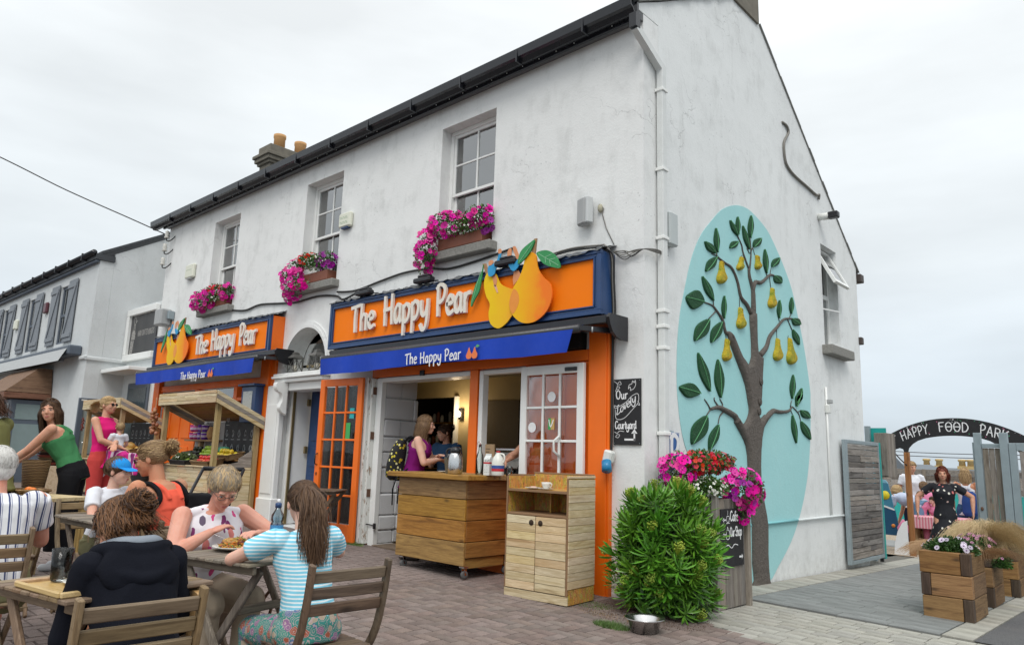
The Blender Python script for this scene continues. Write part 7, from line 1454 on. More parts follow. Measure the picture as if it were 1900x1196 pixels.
t = thing('bag_roll', 'green roll of plastic bags lying behind the lemons', 'roll', (-7.90, -0.30, 1.26)); MB().tube([(-0.14, 0, 0), (0.14, -0.02, 0)], 0.058, 16).build('roll', plain('mint_plastic', (0.12, 0.42, 0.28), 0.45), t); MB().tube([(0.141, -0.021, 0), (0.146, -0.021, 0)], 0.02, 10).build('core', plain('kraft', (0.34, 0.23, 0.13), 0.9), t)
t = thing('black_bucket', 'tall black tub below the basket of tomatoes between the two stalls', 'tub', (-9.35, -1.02, GS)); MB().lathe([(0.12, 0), (0.13, 0.5), (0.24, 0.78), (0.25, 0.80)], 20).build('tub', CRATEB, t)
random.seed(9); t = thing('onion_string', 'string of brown onions hanging between the two fruit stalls', 'onions', (-9.28, -0.93, 1.62))
for i in range(24): inst('onion', ONI, t, (random.gauss(0, .045), random.gauss(0, .04), 0.30-i*0.018), (random.uniform(0, 6),)*3, (1.05,)*3)
MB().tube([(0, 0, 0.5), (0, 0, -0.1)], 0.006, 5).build('cord', plain('kraft', (0.34, 0.23, 0.13), 0.9), t)
t = thing('chilli_string', 'short string of dried red chillies at the left front of the left fruit stall', 'chillies', (-12.70, -0.98, 1.72)); CH = plain('chilli', (0.16, 0.02, 0.015), 0.5)
for i in range(14): a = random.uniform(0, 6); MB().tube([(0, 0, .1-i*.018), (.04*math.cos(a), .04*math.sin(a), .05-i*.018)], [.012, .004], 6).build('chilli', CH, t)
# shelf with pink and purple tubs and small notices inside the left window
t = thing('wall_shelf', 'wooden shelf on the pale panel between the two fruit stalls', 'shelf', (-9.55, -0.06, 1.40)); bx('shelf_board', W_CTR, t, 0.0, 1.08, -0.20, 0, 0, 0.03, .003); bx('panel', plain('panel_pale', (0.42, 0.42, 0.41), 0.7), t, 0.0, 1.10, 0.002, 0.02, -0.95, 0.60)
for (a, z) in ((0.16, -0.32), (0.42, -0.20), (0.66, -0.22), (0.82, -0.30)): bx('notice', CHALKB, t, a, a+0.15, -0.002, 0.001, z, z+0.13)
for i in range(2):
 for j in range(4):
  c = plain('tub_pink', (0.42, 0.02, 0.20), 0.4) if j < 2 else plain('tub_purple', (0.15, 0.03, 0.38), 0.4)
  u = thing('tub', ('upper' if i else 'lower')+' '+('left' if j % 2 == 0 else 'right')+' tub of the four stacked '+('pink' if j < 2 else 'purple')+' tubs on the shelf', 'tub', (-9.42+j*0.155, -0.16, 1.432+i*0.135), 0, ('pink' if j < 2 else 'purple')+' tubs on the shelf'); MB().lathe([(0.058, 0), (0.068, 0.11)], 18).build('tub_body', c, u); MB().lathe([(0.071, 0.108), (0.071, 0.122), (0, 0.124)], 18).build('lid', CHALK if j % 2 else c, u); MB().lathe([(0.0645, 0.035), (0.0668, 0.075)], 18, cap=False).build('label_band', plain('tub_label', (0.55, 0.42, 0.55), 0.6), u)
u = thing('terracotta_jar', 'orange brown jar right of the pink and purple tubs', 'jar', (-8.72, -0.15, 1.432)); MB().lathe([(0.05, 0), (0.085, 0.06), (0.085, 0.14), (0.05, 0.2), (0.06, 0.22)], 20).build('jar_body', plain('clay_pot', (0.52, 0.29, 0.12), 0.85), u)
# baskets, crates at the left end
t = thing('stacked_baskets', 'stack of shallow red and brown wicker trays at the left foot of the left stall', 'baskets', (-12.62, -1.45, gz(-12.6, -1.4)))
for k in range(9): MB().lathe([(0.20, 0), (0.27, 0.05), (0.285, 0.055), (0.26, 0.05), (0.19, 0.008), (0, 0.006)], 20, (random.uniform(-.02, .02), random.uniform(-.02, .02), 0.55+k*0.045)).build('tray', (plain('red_wicker', (0.22, 0.05, 0.045), 0.8, var=.3, sc=30, bump=.8), BASKD, BASK)[k % 3], t)
bx('crate', W_PAL, t, -0.25, 0.3, -0.2, 0.2, 0.0, 0.54, .004)
# ------------------------------------------------------------------ people
def skin_m(nm, c):
 n = NT(nm); v = n.vec(); f = n.noise(v, 9, 4, 0.6); k = n.mix(n.mapr(f, 0.35, 0.7, 0, 0.8), c, (c[0]*.90, c[1]*.70, c[2]*.62)); n.out(k, 0.58, spec=.3); n.b.inputs['Subsurface Weight'].default_value = 0.15; n.b.inputs['Subsurface Radius'].default_value = (0.02, 0.008, 0.004); n.b.inputs['Subsurface Scale'].default_value = 0.5; n.bump(n.noise(v, 220, 3), 0.12, 0.002); return n.m
SK = skin_m('skin_fair', (0.60, 0.34, 0.235)); SKP = skin_m('skin_pale', (0.66, 0.42, 0.33)); SKT = skin_m('skin_tanned', (0.52, 0.255, 0.15)); SKR = skin_m('skin_rosy', (0.62, 0.33, 0.25))
def cloth(nm, c, var=0.1, bump=0.25, rough=0.85, sc=160):
 if nm in MATS: return MATS[nm]
 n = NT(nm); v = n.vec(); f = n.noise(v, sc, 3); g = n.noise(v, 7, 5, 0.6); n.out(n.mix(g, [x*(1-var) for x in c], [min(1, x*(1+var)) for x in c]), rough); n.b.inputs['Specular IOR Level'].default_value = 0.12; n.bump(n.math('ADD', n.math('MULTIPLY', f, 0.3), g), bump, 0.01); MATS[nm] = n.m; return n.m
def stripes(nm, base, line, axis, per, duty, second=None):
 n = NT(nm); v = n.vec(); d = n.node('ShaderNodeVectorMath', operation='ADD'); nz = n.node('ShaderNodeTexNoise'); nz.inputs['Scale'].default_value = 5; n.lk(v, nz.inputs['Vector']); sc = n.node('ShaderNodeVectorMath', operation='SCALE'); sc.inputs['Scale'].default_value = 0.018; n.lk(nz.outputs['Color'], sc.inputs[0]); n.lk(v, d.inputs[0]); n.lk(sc.outputs[0], d.inputs[1])
 s = n.node('ShaderNodeSeparateXYZ'); n.lk(d.outputs[0], s.inputs[0]); f = n.math('FRACT', n.math('MULTIPLY', s.outputs[axis], 1/per)); c = n.mix(n.math('LESS_THAN', f, duty), base, line)
 if second: c = n.mix(n.math('LESS_THAN', n.math('ABSOLUTE', n.math('SUBTRACT', f, duty*1.7)), duty*.22), c, second)
 n.out(c, 0.85); n.bump(n.noise(v, 120, 3), 0.2, 0.004); return n.m
def blobs(nm, base, cols, sc, thr, aniso=(1, 1, 1), ring=None):
 n = NT(nm); vo = n.node('ShaderNodeTexVoronoi'); vo.inputs['Scale'].default_value = sc; v = n.vec(aniso, (0.5, 0.3, 0.7)); dd = n.node('ShaderNodeVectorMath', operation='ADD'); nz = n.node('ShaderNodeTexNoise'); nz.inputs['Scale'].default_value = sc*1.5; n.lk(v, nz.inputs['Vector']); s_ = n.node('ShaderNodeVectorMath', operation='SCALE'); s_.inputs['Scale'].default_value = 0.5/sc; n.lk(nz.outputs['Color'], s_.inputs[0]); n.lk(v, dd.inputs[0]); n.lk(s_.outputs[0], dd.inputs[1]); n.lk(dd.outputs[0], vo.inputs['Vector'])
 sp = n.node('ShaderNodeSeparateXYZ'); n.lk(vo.outputs['Color'], sp.inputs[0]); k = len(cols); c = n.ramp(sp.outputs['X'], [(i/k, cc) for i, cc in enumerate(cols)], 'CONSTANT')
 m_ = n.math('MULTIPLY', n.math('LESS_THAN', vo.outputs['Distance'], thr), n.math('GREATER_THAN', sp.outputs['Y'], 0.25)); col = n.mix(m_, base, c)
 if ring: col = n.mix(n.math('LESS_THAN', n.math('ABSOLUTE', n.math('SUBTRACT', n.math('FRACT', n.math('MULTIPLY', vo.outputs['Distance'], 5)), .5)), .12), col, ring)
 n.out(col, 0.85); n.bump(n.noise(n.vec(), 120, 3), 0.2, 0.004); return n.m
TS = bpy.data.scenes.new('workbench')
def remesh(mb, vox, name, smooth=4, fold=0.0, fs=9.0, seed=0.0):
 o = bpy.data.objects.new('tmp', mb.mesh('tmp')); TS.collection.objects.link(o)
 r = o.modifiers.new('r', 'REMESH'); r.mode = 'VOXEL'; r.voxel_size = vox; r.use_smooth_shade = True
 s = o.modifiers.new('s', 'SMOOTH'); s.factor = 0.5; s.iterations = smooth
 TS.view_layers[0].update(); dg = TS.view_layers[0].depsgraph; me = bpy.data.meshes.new_from_object(o.evaluated_get(dg)); old = o.data; bpy.data.objects.remove(o); bpy.data.meshes.remove(old); me.name = name
 if fold:
  nl = [v.normal.copy() for v in me.vertices]; cs = [v.co.copy() for v in me.vertices]; out = []
  for c, nv in zip(cs, nl):
   k = noise.noise(Vector((c.x*fs, c.y*fs, c.z*fs*.55+seed))); k2 = noise.noise(Vector((c.x*fs*2.4+3, c.y*fs*2.4, c.z*fs*1.6+seed))); out.extend(c+nv*fold*((1-abs(k)*2.2)*.75+k2*.5))
  me.vertices.foreach_set('co', out)
 for p in me.polygons: p.use_smooth = True
 return me
def cap_(m, a, b, ra, rb, n=12):
 a, b = Vector(a), Vector(b); d = b-a
 if d.length < 1e-5: d = Vector((0, 0, 1e-3))
 d.normalize(); m.tube([a-d*ra*.95, a-d*ra*.8, a-d*ra*.45, a, b, b+d*rb*.45, b+d*rb*.8, b+d*rb*.95], [ra*.3, ra*.6, ra*.89, ra, rb, rb*.89, rb*.6, rb*.3], n)
def loft(m, rings, n=20):
 vs = []; fs = []
 for c, u, w in rings:
  for k in range(n): a = 2*math.pi*k/n; ca, sa = math.cos(a), math.sin(a); vs.append(c+u*ca+w*sa)
 for i in range(len(rings)-1):
  for k in range(n): j = (k+1) % n; fs.append((i*n+k, i*n+j, (i+1)*n+j, (i+1)*n+k))
 fs += [tuple(range(n))[::-1], tuple((len(rings)-1)*n+k for k in range(n))]; m.add(vs, fs, True)
def ik(a, b, l1, l2, hint):
 a, b, h = Vector(a), Vector(b), Vector(hint); d = b-a; D = min(d.length, (l1+l2)*.995); d.normalize(); x = (l1*l1-l2*l2+D*D)/(2*D); y = math.sqrt(max(0, l1*l1-x*x)); p = (h-d*h.dot(d)); p = p.normalized() if p.length > 1e-5 else d.orthogonal().normalized(); return a+d*x+p*y, a+d*D
def axes(pitch, yaw=0.0, roll=0.0):
 M = Matrix.Rotation(yaw, 3, 'Z') @ Matrix.Rotation(-pitch, 3, 'X') @ Matrix.Rotation(roll, 3, 'Y'); return M @ Vector((1, 0, 0)), M @ Vector((0, 1, 0)), M @ Vector((0, 0, 1))
def person(label, loc, rz, s=1.0, sit=False, lean=0.0, twist=0.0, head=(0, 0, 0), hand=None, elb=None, feet=None, knees=None, build=1.0, skin=None, top=None, bottom=None, hair=None, shoes=None, face=True, vox=0.0075, glasses=None, curl=0.7, hz=0.0, group=None, chest=1.0, legskin=False):
 """facing local +Y; lengths for a 1.68 m adult times s; head=(yaw, pitch, roll) in degrees"""
 t = thing('person', label, 'person', loc, R(rz), group); skin = skin or SK; V = Vector
 pz = (0.53 if sit else 0.93*s)+hz; pel = V((0, 0, pz)); r0, f0, u0 = axes(R(lean), R(twist)*.5); r1, f1, u1 = axes(R(lean)*1.15, R(twist))
 waist = pel+u0*0.17*s; ch = waist+u1*0.19*s; nk = ch+u1*0.155*s+f1*0.005; hb = nk+(u1*.6+V((0, 0, .4)))*0.065*s+f1*.012
 hr, hf, hu = axes(R(head[1]), R(head[0]+twist), R(head[2])); hc = hb+hu*0.095*s+hf*0.018*s
 sh = {k: ch+u1*0.115*s+r1*(0.168*s*build*e) for k, e in (('L', -1), ('R', 1))}; J0 = (ch, nk, r1, f1, u1); hip = {k: pel+r0*(0.092*s*e)-V((0, 0, .02)) for k, e in (('L', -1), ('R', 1))}
 B = MB(); bd = build*s
 def rg(c, rx, ry, rr=r1, ff=f1, inf=0.0): return (c, rr*(rx*bd+inf), ff*(ry*bd+inf))
 def torso(m, inf, lo, hi=1.0):
  R_ = [rg(pel-u0*.09*s, .148, .112, r0, f0, inf), rg(pel, .160, .120, r0, f0, inf), rg(pel+u0*.09*s, .142, .108, r0, f0, inf), rg(waist, .126, .100, r1, f1, inf), rg(waist+u1*.10*s+f1*.01, .140, .108*(.5+.5*chest), r1, f1, inf), rg(ch+f1*.02*chest, .155, .122*chest, r1, f1, inf), rg(ch+u1*.08*s+f1*.004, .158, .100, r1, f1, inf), rg(ch+u1*.125*s-f1*.005, .118, .072, r1, f1, inf*.8), rg(nk+u1*.0*s, .060, .055, r1, f1, inf*.6)]
  loft(m, R_[lo:int(len(R_)*hi) if hi < 1 else len(R_)])
 torso(B, 0, 0); cap_(B, nk-u1*.03*s, hb+hu*.04*s, .052*s, .047*s)
 ha = hand or {}; el = elb or {}; J = {}
 for k, e in (('L', -1), ('R', 1)):
  tgt = ha.get(k, None); tgt = sh[k]+V((e*.06*s, .06*s, -.50*s)) if tgt is None else V(tgt)
  hint = V(el.get(k, (e*.6, -.7, -.5))); E, Wp = ik(sh[k], tgt, .285*s, .245*s, hint); J['fr'] = J0; J['e'+k] = E; J['w'+k] = Wp
  cap_(B, sh[k], E, .050*bd, .038*bd); cap_(B, E, E.lerp(Wp, .35), .037*bd, .038*bd); cap_(B, E.lerp(Wp, .35), Wp, .037*bd, .0235*s)
  d = (Wp-E).normalized(); d = (d+V((0, 0, -.12 if tgt.z > .6 else -.0))).normalized(); pn = V((0, 0, -1)) if abs(d.z) < .75 else V((-e, 0, 0)); sd = d.cross(pn).normalized(); pn = sd.cross(d).normalized()*-1 if False else pn
  pn = (pn-d*pn.dot(d)).normalized(); sd = d.cross(pn); inn = sd*(-1 if sd.dot(r1)*e > 0 else 1)      # towards the thumb
  pm = Wp+d*.045*s; M3 = Matrix((sd, d, pn)).transposed(); B.ell(pm, (.040*s, .052*s, .017*s), 12, 8, M3)
  for q, (o_, L_) in enumerate(((.030, .070), (.010, .078), (-.010, .073), (-.029, .058))):
   p = Wp+d*.082*s+inn*o_*s; dd = (d+inn*o_*2.0).normalized(); cu = curl
   for seg in range(3): l = L_*s*(.42, .32, .26)[seg]; dn = (dd*math.cos(cu*(seg+.4)*.5)+pn*math.sin(cu*(seg+.4)*.5)).normalized(); q2 = p+dn*l; cap_(B, p, q2, (.0092-.0010*seg)*s, (.0084-.0010*seg)*s, 8); p = q2
  p = Wp+d*.025*s+inn*.028*s
  for seg, dv in enumerate((inn*.75+d*.65+pn*.2, d*.9+inn*.25+pn*.35)): q2 = p+dv.normalized()*(.040, .032)[seg]*s; cap_(B, p, q2, (.0125-.002*seg)*s, (.0105-.002*seg)*s, 8); p = q2
 for k, e in (('L', -1), ('R', 1)):
  if sit: kn = V((e*.13*s, .44*s, .50*s+hz*.5)); an = V((e*.12*s, .40*s, .085))
  else: kn = hip[k]+V((e*.01, .015, -.42*s)); an = V((hip[k].x*1.05, -.01, .085*s))
  if knees and k in knees: kn = V(knees[k])
  if feet and k in feet: an = V(feet[k]); kn = kn if (knees and k in knees) else ik(hip[k], an, .42*s, .41*s, (0, 1, .2))[0]
  J['k'+k] = kn; J['a'+k] = an; lr = 1.0 if (legskin) else .86
  cap_(B, hip[k], kn, .082*bd*lr, .054*bd*lr); cap_(B, kn, kn.lerp(an, .35), .053*bd*lr, .053*bd*lr); cap_(B, kn.lerp(an, .35), an, .052*bd*lr, .033*s); cap_(B, an+V((0, -.03, -.045))*s, an+V((e*.02, .13, -.055))*s, .030*s, .026*s)
 # head
 H3 = Matrix((hr, hf, hu)).transposed(); S = s*(1.0 if s > .8 else 1.0)+.0
 hs = max(s, .62) if s < .7 else s*.55+.45
 def hp(x, y, z): return hc+(hr*x+hf*y+hu*z)*hs
 def he(m, c, r, n=14, k=10): m.ell(hp(*c), tuple(a*hs for a in r), n, k, H3)
 he(B, (0, -.012, .030), (.074, .093, .080)); he(B, (0, .028, -.018), (.062, .068, .082)); he(B, (0, .045, -.068), (.040, .043, .036)); he(B, (0, .068, -.086), (.020, .018, .016), 10, 8)
 for e in (-1, 1): he(B, (e*.032, .066, -.022), (.024, .022, .022), 10, 8); he(B, (e*.030, .081, .028), (.024, .012, .008), 10, 6); he(B, (e*.076, -.008, -.008), (.010, .017, .029), 10, 8)
 cap_(B, hp(0, .086, .018), hp(0, .104, -.020), .0075*hs, .0115*hs, 8); he(B, (0, .100, -.026), (.016, .012, .009), 8, 6); he(B, (0, .090, -.053), (.021, .008, .006), 10, 6); he(B, (0, .089, -.063), (.018, .007, .006), 10, 6)
 me = remesh(B, vox*.78, 'body', 3); me.materials.append(skin); link(bpy.data.objects.new('body', me), t)
 if face:
  for e in (-1, 1):
   m = MB(); m.cm = 0; he(m, (e*.030, .0815, .006), (.0115, .0080, .0042), 12, 8); m.cm = 1; he(m, (e*.030, .0875, .006), (.0056, .003, .0044), 10, 6); m.build('eye', (plain('eye_white', (.42, .40, .38), .3), plain('iris', (0.05, 0.05, 0.05), 0.2)), t)
   MB().tube([hp(e*.014, .0945, .026), hp(e*.030, .0955, .031), hp(e*.046, .083, .027)], [.0022*hs, .003*hs, .0015*hs], 6).build('eyebrow', hair[1] if hair else BLK, t)
  m = MB(); he(m, (0, .0935, -.0535), (.019, .0060, .0042), 12, 6); he(m, (0, .0925, -.062), (.016, .0062, .0048), 12, 6); m.build('mouth', plain('lips', (0.42, 0.13, 0.11), 0.5), t)
 if glasses:
  gm = MB(); dark = glasses == 'sun'; up = .075 if glasses == 'top' else 0; fy = .100-(.045 if up else 0)
  for e in (-1, 1):
   P_ = [hp(e*.032+.021*math.cos(a), fy-abs(math.cos(a)+e)*.004, .006+up+.016*math.sin(a)) for a in [i*math.pi/6 for i in range(13)]]; gm.tube(P_, .0018*hs, 5, False); gm.tube([hp(e*.053, fy-.006, .012+up), hp(e*.077, .03, .010+up*.9), hp(e*.079, -.012, .004+up*.8)], .002*hs, 5)
   if dark or up: MB().poly([(.019*math.cos(i*.5236), .0145*math.sin(i*.5236)) for i in range(12)], [], lambda u, v, d: hp(e*.032+u, fy-.002-abs(u/.02+e)*.003+d, .006+up+v), .001).build('lens', BLK, t)
  gm.tube([hp(-.011, fy, .010+up), hp(.011, fy, .010+up)], .0018*hs, 5); gm.build('spectacles', BLK if dark else plain('specs_frame', (0.10, 0.07, 0.06), 0.3), t)
 # clothes
 if top:
  kind, mt, hem = top[0], top[1], top[2] if len(top) > 2 else 0; m = MB(); inf = {'tank': .008, 'tee': .012, 'long': .017, 'dress': .010, 'vest': .011}[kind]*s
  if kind in ('tank',):
   torso(m, inf, 1 if sit else 0, .70);
   loft(m, [rg(ch-u1*.04+f1*.012, .146, .116*chest, r1, f1, inf), rg(ch+f1*.018*chest, .150, .121*chest, r1, f1, inf), rg(ch+u1*.045*s+f1*.010, .124, .113*(.5+.5*chest), r1, f1, inf), rg(ch+u1*.085*s+f1*.004, .098, .096, r1, f1, inf)])
   for e in (-1, 1):
    q = lambda x, y, z: ch+r1*e*x*bd+f1*y*bd+u1*z*s
    m.tube(smooth_curve([q(.078, .118, .02), q(.080, .096, .08), q(.084, .055, .120), q(.084, 0, .136), q(.075, -.054, .120), q(.058, -.094, .08), q(.05, -.115, .02)], 3), .0155*s, 8)
  else:
   torso(m, inf, 1 if sit and kind != 'long' else 0)
   for k, e in (('L', -1), ('R', 1)):
    E, Wp = J['e'+k], J['w'+k]; m.ell(sh[k]-r1*e*.022*s-u1*.008, (.051*bd+inf,)*3) if kind != 'vest' else cap_(m, sh[k]-r1*e*.045*s+u1*.012, nk+r1*e*.05*s-u1*.012, .030*s, .024*s)
    if kind in ('tee', 'dress'): q = sh[k].lerp(E, .58); m.tube([sh[k]-(q-sh[k])*.1, sh[k], q], [.045*bd+inf, .047*bd+inf, .051*bd+inf], 16)
    if kind == 'vest': pass
    if kind == 'long': cap_(m, sh[k]-r1*e*.015*s, E, .046*bd+inf, .039*bd+inf, 16); m.tube([E, E.lerp(Wp, .5), Wp], [.039*bd+inf, .038*bd+inf, .026*s+inf*.8], 16)
  if hem > 0 and not sit:
   e0 = pel-u0*.09*s; loft(m, [rg(e0+u0*.03, .150, .114, r0, f0, inf), rg(e0-V((0, 0, hem*.5)), .158+hem*.16, .12+hem*.30, r0, f0, inf), rg(e0-V((0, 0, hem)), .166+hem*.3, .13+hem*.42, r0, f0, inf)])
  me = remesh(m, vox, 'clothing', 2, (.0062 if kind != 'long' else .0095)*(1.25 if kind == 'tee' else 1), 8.5 if kind != 'long' else 6.5, rz); me.name = {'long': 'hooded_top', 'tank': 'vest_top', 'tee': 'shirt', 'vest': 'blouse', 'dress': 'dress'}[kind]; me.materials.append(mt); link(bpy.data.objects.new(me.name, me), t)
  if kind in ('tee', 'long') and False: pass
 if bottom:
  kind, mt = bottom; m = MB(); inf = .014*s
  torso(m, inf, 0, .36)
  for k, e in (('L', -1), ('R', 1)):
   kn, an = J['k'+k], J['a'+k]
   if kind == 'shorts': q = hip[k].lerp(kn, .72 if not sit else .8); m.tube([hip[k]+V((0, 0, .05)), hip[k], q], [.085*bd+inf, .088*bd+inf, .080*bd+inf*2], 18)
   else:
    w_ = {'trousers': (.058, .055, .052), 'wide': (.09, .115, .13), 'slim': (.055, .045, .038)}[kind]; m.ell(hip[k], .086*bd+inf); m.tube([hip[k], kn], [.088*bd+inf, .064*bd+inf], 18); m.ell(kn, .062*bd+inf); e_ = an.lerp(kn, .06 if kind != 'wide' else .28); m.tube([kn, kn.lerp(e_, .5), e_], [w_[0]*s+inf, w_[1]*s+inf, w_[2]*s+inf], 18)
  me = remesh(m, vox, 'legwear', 2, .0075, 7.5, rz+9); me.materials.append(mt); me.name = 'shorts' if kind == 'shorts' else 'trousers'; link(bpy.data.objects.new(me.name, me), t)
 if shoes is not None:
  for k, e in (('L', -1), ('R', 1)):
   an = J['a'+k]; m = MB(); a0 = an+V((0, -.045, -.045))*s; b0 = an+V((e*.015, .14, -.052))*s; cap_(m, a0, b0, .040*s, .036*s); cap_(m, an+V((0, -.02, -.0))*s, an+V((0, .03, -.045))*s, .042*s, .040*s); me = remesh(m, .009, 'shoe', 2); me.materials.append(shoes); link(bpy.data.objects.new('shoe', me), t)
 if hair: hair_on(t, hp, hs, H3, he, hair, vox)
 return t, J, hp
def hair_m(nm, a, b, rough=0.42):
 if nm in MATS: return MATS[nm]
 n = NT(nm); f = n.noise(n.vec((60, 60, 8), jitter=0), 2.0, 5, 0.6); n.out(n.mix(n.mapr(f, 0.3, 0.7, .25, .85), a, b), rough+.12, spec=.3); MATS[nm] = n.m; return n.m
def hair_on(t, hp, hs, H3, he, hair, vox):
 """hair = (style, material, extra...) ; styles: short, bob, pony, bun, long, none"""
 style, mat = hair[0], hair[1]; tip = hair[2] if len(hair) > 2 else mat; m = MB(); C = (0, -.020, .034); Rr = (.083, .099, .089)
 he(m, C, Rr, 18, 12)
 if style in ('bob', 'long', 'curly', 'short'): he(m, (0, -.045, -.012), (.080, .066, .075), 14, 10)
 me = remesh(m, max(vox, .008)*.9, 'hair_cap', 2, .003, 30); me.materials.append(mat); o = link(bpy.data.objects.new('hair_cap', me), t)
 m = MB(); rn = random.Random(hash(style) % 97 if False else len(style)*7+int(hs*100)); g = lambda a: rn.gauss(0, a)
 def onell(d, sc): d = d.normalized(); return Vector((C[0]+d.x*Rr[0]*sc, C[1]+d.y*Rr[1]*sc, C[2]+d.z*Rr[2]*sc))
 def strand(pts, w, cm):
  m.cm = cm; P_ = smooth_curve([hp(*p) for p in pts], 3); n_ = len(P_); nr = (P_[n_//2]-hp(0, 0, 0))+Vector((g(.02), g(.02), g(.02))); m.ribbon(P_, [w*(1-.55*(i/n_)**2) for i in range(n_)], nr)
 k1 = 1500 if vox < .009 else 420
 def arc(a, b, steps=4):
  o_ = []
  for i in range(steps+1): f = i/steps; o_.append(onell(a.lerp(b, f)+Vector((g(.05), g(.05), g(.05))), 1.01+.035*math.sin(f*3.1)+abs(g(.015 if style != 'short' else .035))))
  return o_
 if style in ('short', 'crop'):
  crown = Vector((0, -.5, .95))
  for i in range(k1+200):
   a = rn.uniform(-math.pi, math.pi); front = abs(a) < .9; end = Vector((math.sin(a), math.cos(a), (.30 if front else (-.12 if abs(a) < 1.9 else -.75))+g(.08))); pts = arc(crown+Vector((g(.25), g(.25), 0)), end, 4); pts = [p+(p-Vector(C))*.10*(i_/4)**2*abs(math.sin(a*7+i)) for i_, p in enumerate(pts)]; strand(pts, .0034*hs, int(rn.random() < .4))
 elif style == 'curly':
  for i in range(k1*2):
   a = rn.uniform(.8, 5.5); b = onell(Vector((math.sin(a), math.cos(a)*.9, rn.uniform(-.3, 1))), 1.0); pts = [b]
   for q in range(5): b = b+Vector((g(.012)+math.sin(a)*.012, g(.012)-.004, -.035)); pts.append(b)
   strand(pts, .004*hs, int(rn.random() < .5))
 else:
  knot = {'pony': Vector((0, -1, .62)), 'bun': Vector((0, -1, .1)), 'puff': Vector((.15, -1, -.45)), 'tail': Vector((0, -1, .25))}.get(style)
  if knot is not None:
   for i in range(k1):
    a = rn.uniform(-math.pi, math.pi); st = Vector((math.sin(a), math.cos(a)*.98, (.35 if abs(a) < 1.1 else (-.1 if abs(a) < 2 else -.85))+g(.10))); strand(arc(st, knot+Vector((g(.08), 0, g(.08))), 5), .0026*hs, int(rn.random() < .22+(.3 if style == 'puff' and a*st.z < 0 else 0)))
   kb = onell(knot, 1.05); L_ = hair[3] if len(hair) > 3 else .3
   if style in ('bun', 'puff'):
    rb = .045 if style == 'bun' else .058
    for i in range(int(k1*(.8 if style == 'bun' else 1.3))):
     a, b = rn.uniform(0, 6.28), rn.uniform(-1.2, 1.2); c = kb+Vector((0, -rb*.5, 0)); pts = []
     for q in range(5): aa = a+q*.5; pts.append(c+Vector((math.cos(aa)*math.cos(b)*rb*1.1, math.sin(b+q*.15)*rb*.8, math.sin(aa)*math.cos(b)*rb))+Vector((g(.007), g(.007), g(.007))))
     strand(pts, .0032*hs, int(rn.random() < .35))
    if style == 'puff':
     for i in range(k1):
      a = rn.uniform(1.5, 4.78); pts = [onell(Vector((math.sin(a), math.cos(a), rn.uniform(-.1, .6))), 1.05)]; dx = g(.010)
      for q in range(5): pts.append(pts[-1]+Vector((dx*.6+g(.006), -.003+g(.005), -.022-.003*q)))
      strand(pts, .003*hs, int(rn.random() < .75))
   else:
    for i in range(int(k1*1.5)):
     dx, dy = g(.020), g(.016); pts = [kb+Vector((dx*.4, dy*.3, 0))]; w_ = rn.uniform(.6, 1.0); fr = g(1)
     for q in range(1, 7): f = q/6; pts.append(kb+Vector((dx*.8*(1+1.5*f*(1-f*.6))+.012*math.sin(f*5+fr*2)+.008*math.sin(f*3)+(.035*f*f), -.035-.03*math.sin(f*2.2)+dy+.02*math.cos(f*6+fr), -L_*w_*f)))
     strand(pts, .0030*hs, int(rn.random() < .35))
  else:
   L_ = hair[3] if len(hair) > 3 else .22
   for i in range(int(k1*1.7)):
    a = rn.uniform(.62, 2*math.pi-.62); top_ = Vector((g(.12), .35+g(.3), 1)); e0 = Vector((math.sin(a), math.cos(a)*.95, -.1)); pts = arc(top_, e0, 3); b = pts[-1]; l = L_*rn.uniform(.75, 1.08); ph = g(1)
    for q in range(1, 5): f = q/4; pts.append(b+Vector((math.sin(a)*(.012+.012*math.sin(f*5+ph)), -.012*f+.010*math.cos(f*5+ph)-(.03*f if math.cos(a) > .2 else 0), -l*f))+Vector((g(.004), g(.004), 0)))
    strand(pts, .0032*hs, int(rn.random() < .4))
 if style == 'pony': pass
 o2 = m.build('hair_strands', (mat, tip), t); o2['kind'] = 'stuff'
HB = hair_m('hair_brown', (0.050, 0.026, 0.015), (0.105, 0.058, 0.033)); HBL = hair_m('hair_brown_light', (0.085, 0.045, 0.024), (0.20, 0.115, 0.062)); HA = hair_m('hair_auburn_tip', (0.085, 0.036, 0.014), (0.20, 0.090, 0.032)); HD_ = hair_m('hair_dark', (0.032, 0.016, 0.010), (0.075, 0.038, 0.021)); HBD = hair_m('hair_blonde', (0.36, 0.22, 0.09), (0.62, 0.45, 0.24)); HG = hair_m('hair_greyblond', (0.15, 0.115, 0.08), (0.40, 0.335, 0.25)); HW_ = hair_m('hair_white', (0.40, 0.385, 0.35), (0.80, 0.79, 0.76)); HR = hair_m('hair_red', (0.10, 0.020, 0.012), (0.24, 0.06, 0.035)); HBD2 = hair_m('hair_dark_blonde', (0.13, 0.075, 0.035), (0.36, 0.23, 0.12))
TEAL = stripes('turquoise_stripe', (0.20, 0.56, 0.72), (0.72, 0.80, 0.82), 'Z', 0.0175, 0.40); NAVS = stripes('navy_stripe_shirt', (0.70, 0.71, 0.73), (0.05, 0.065, 0.16), 'X', 0.046, 0.20, (0.16, 0.18, 0.30))
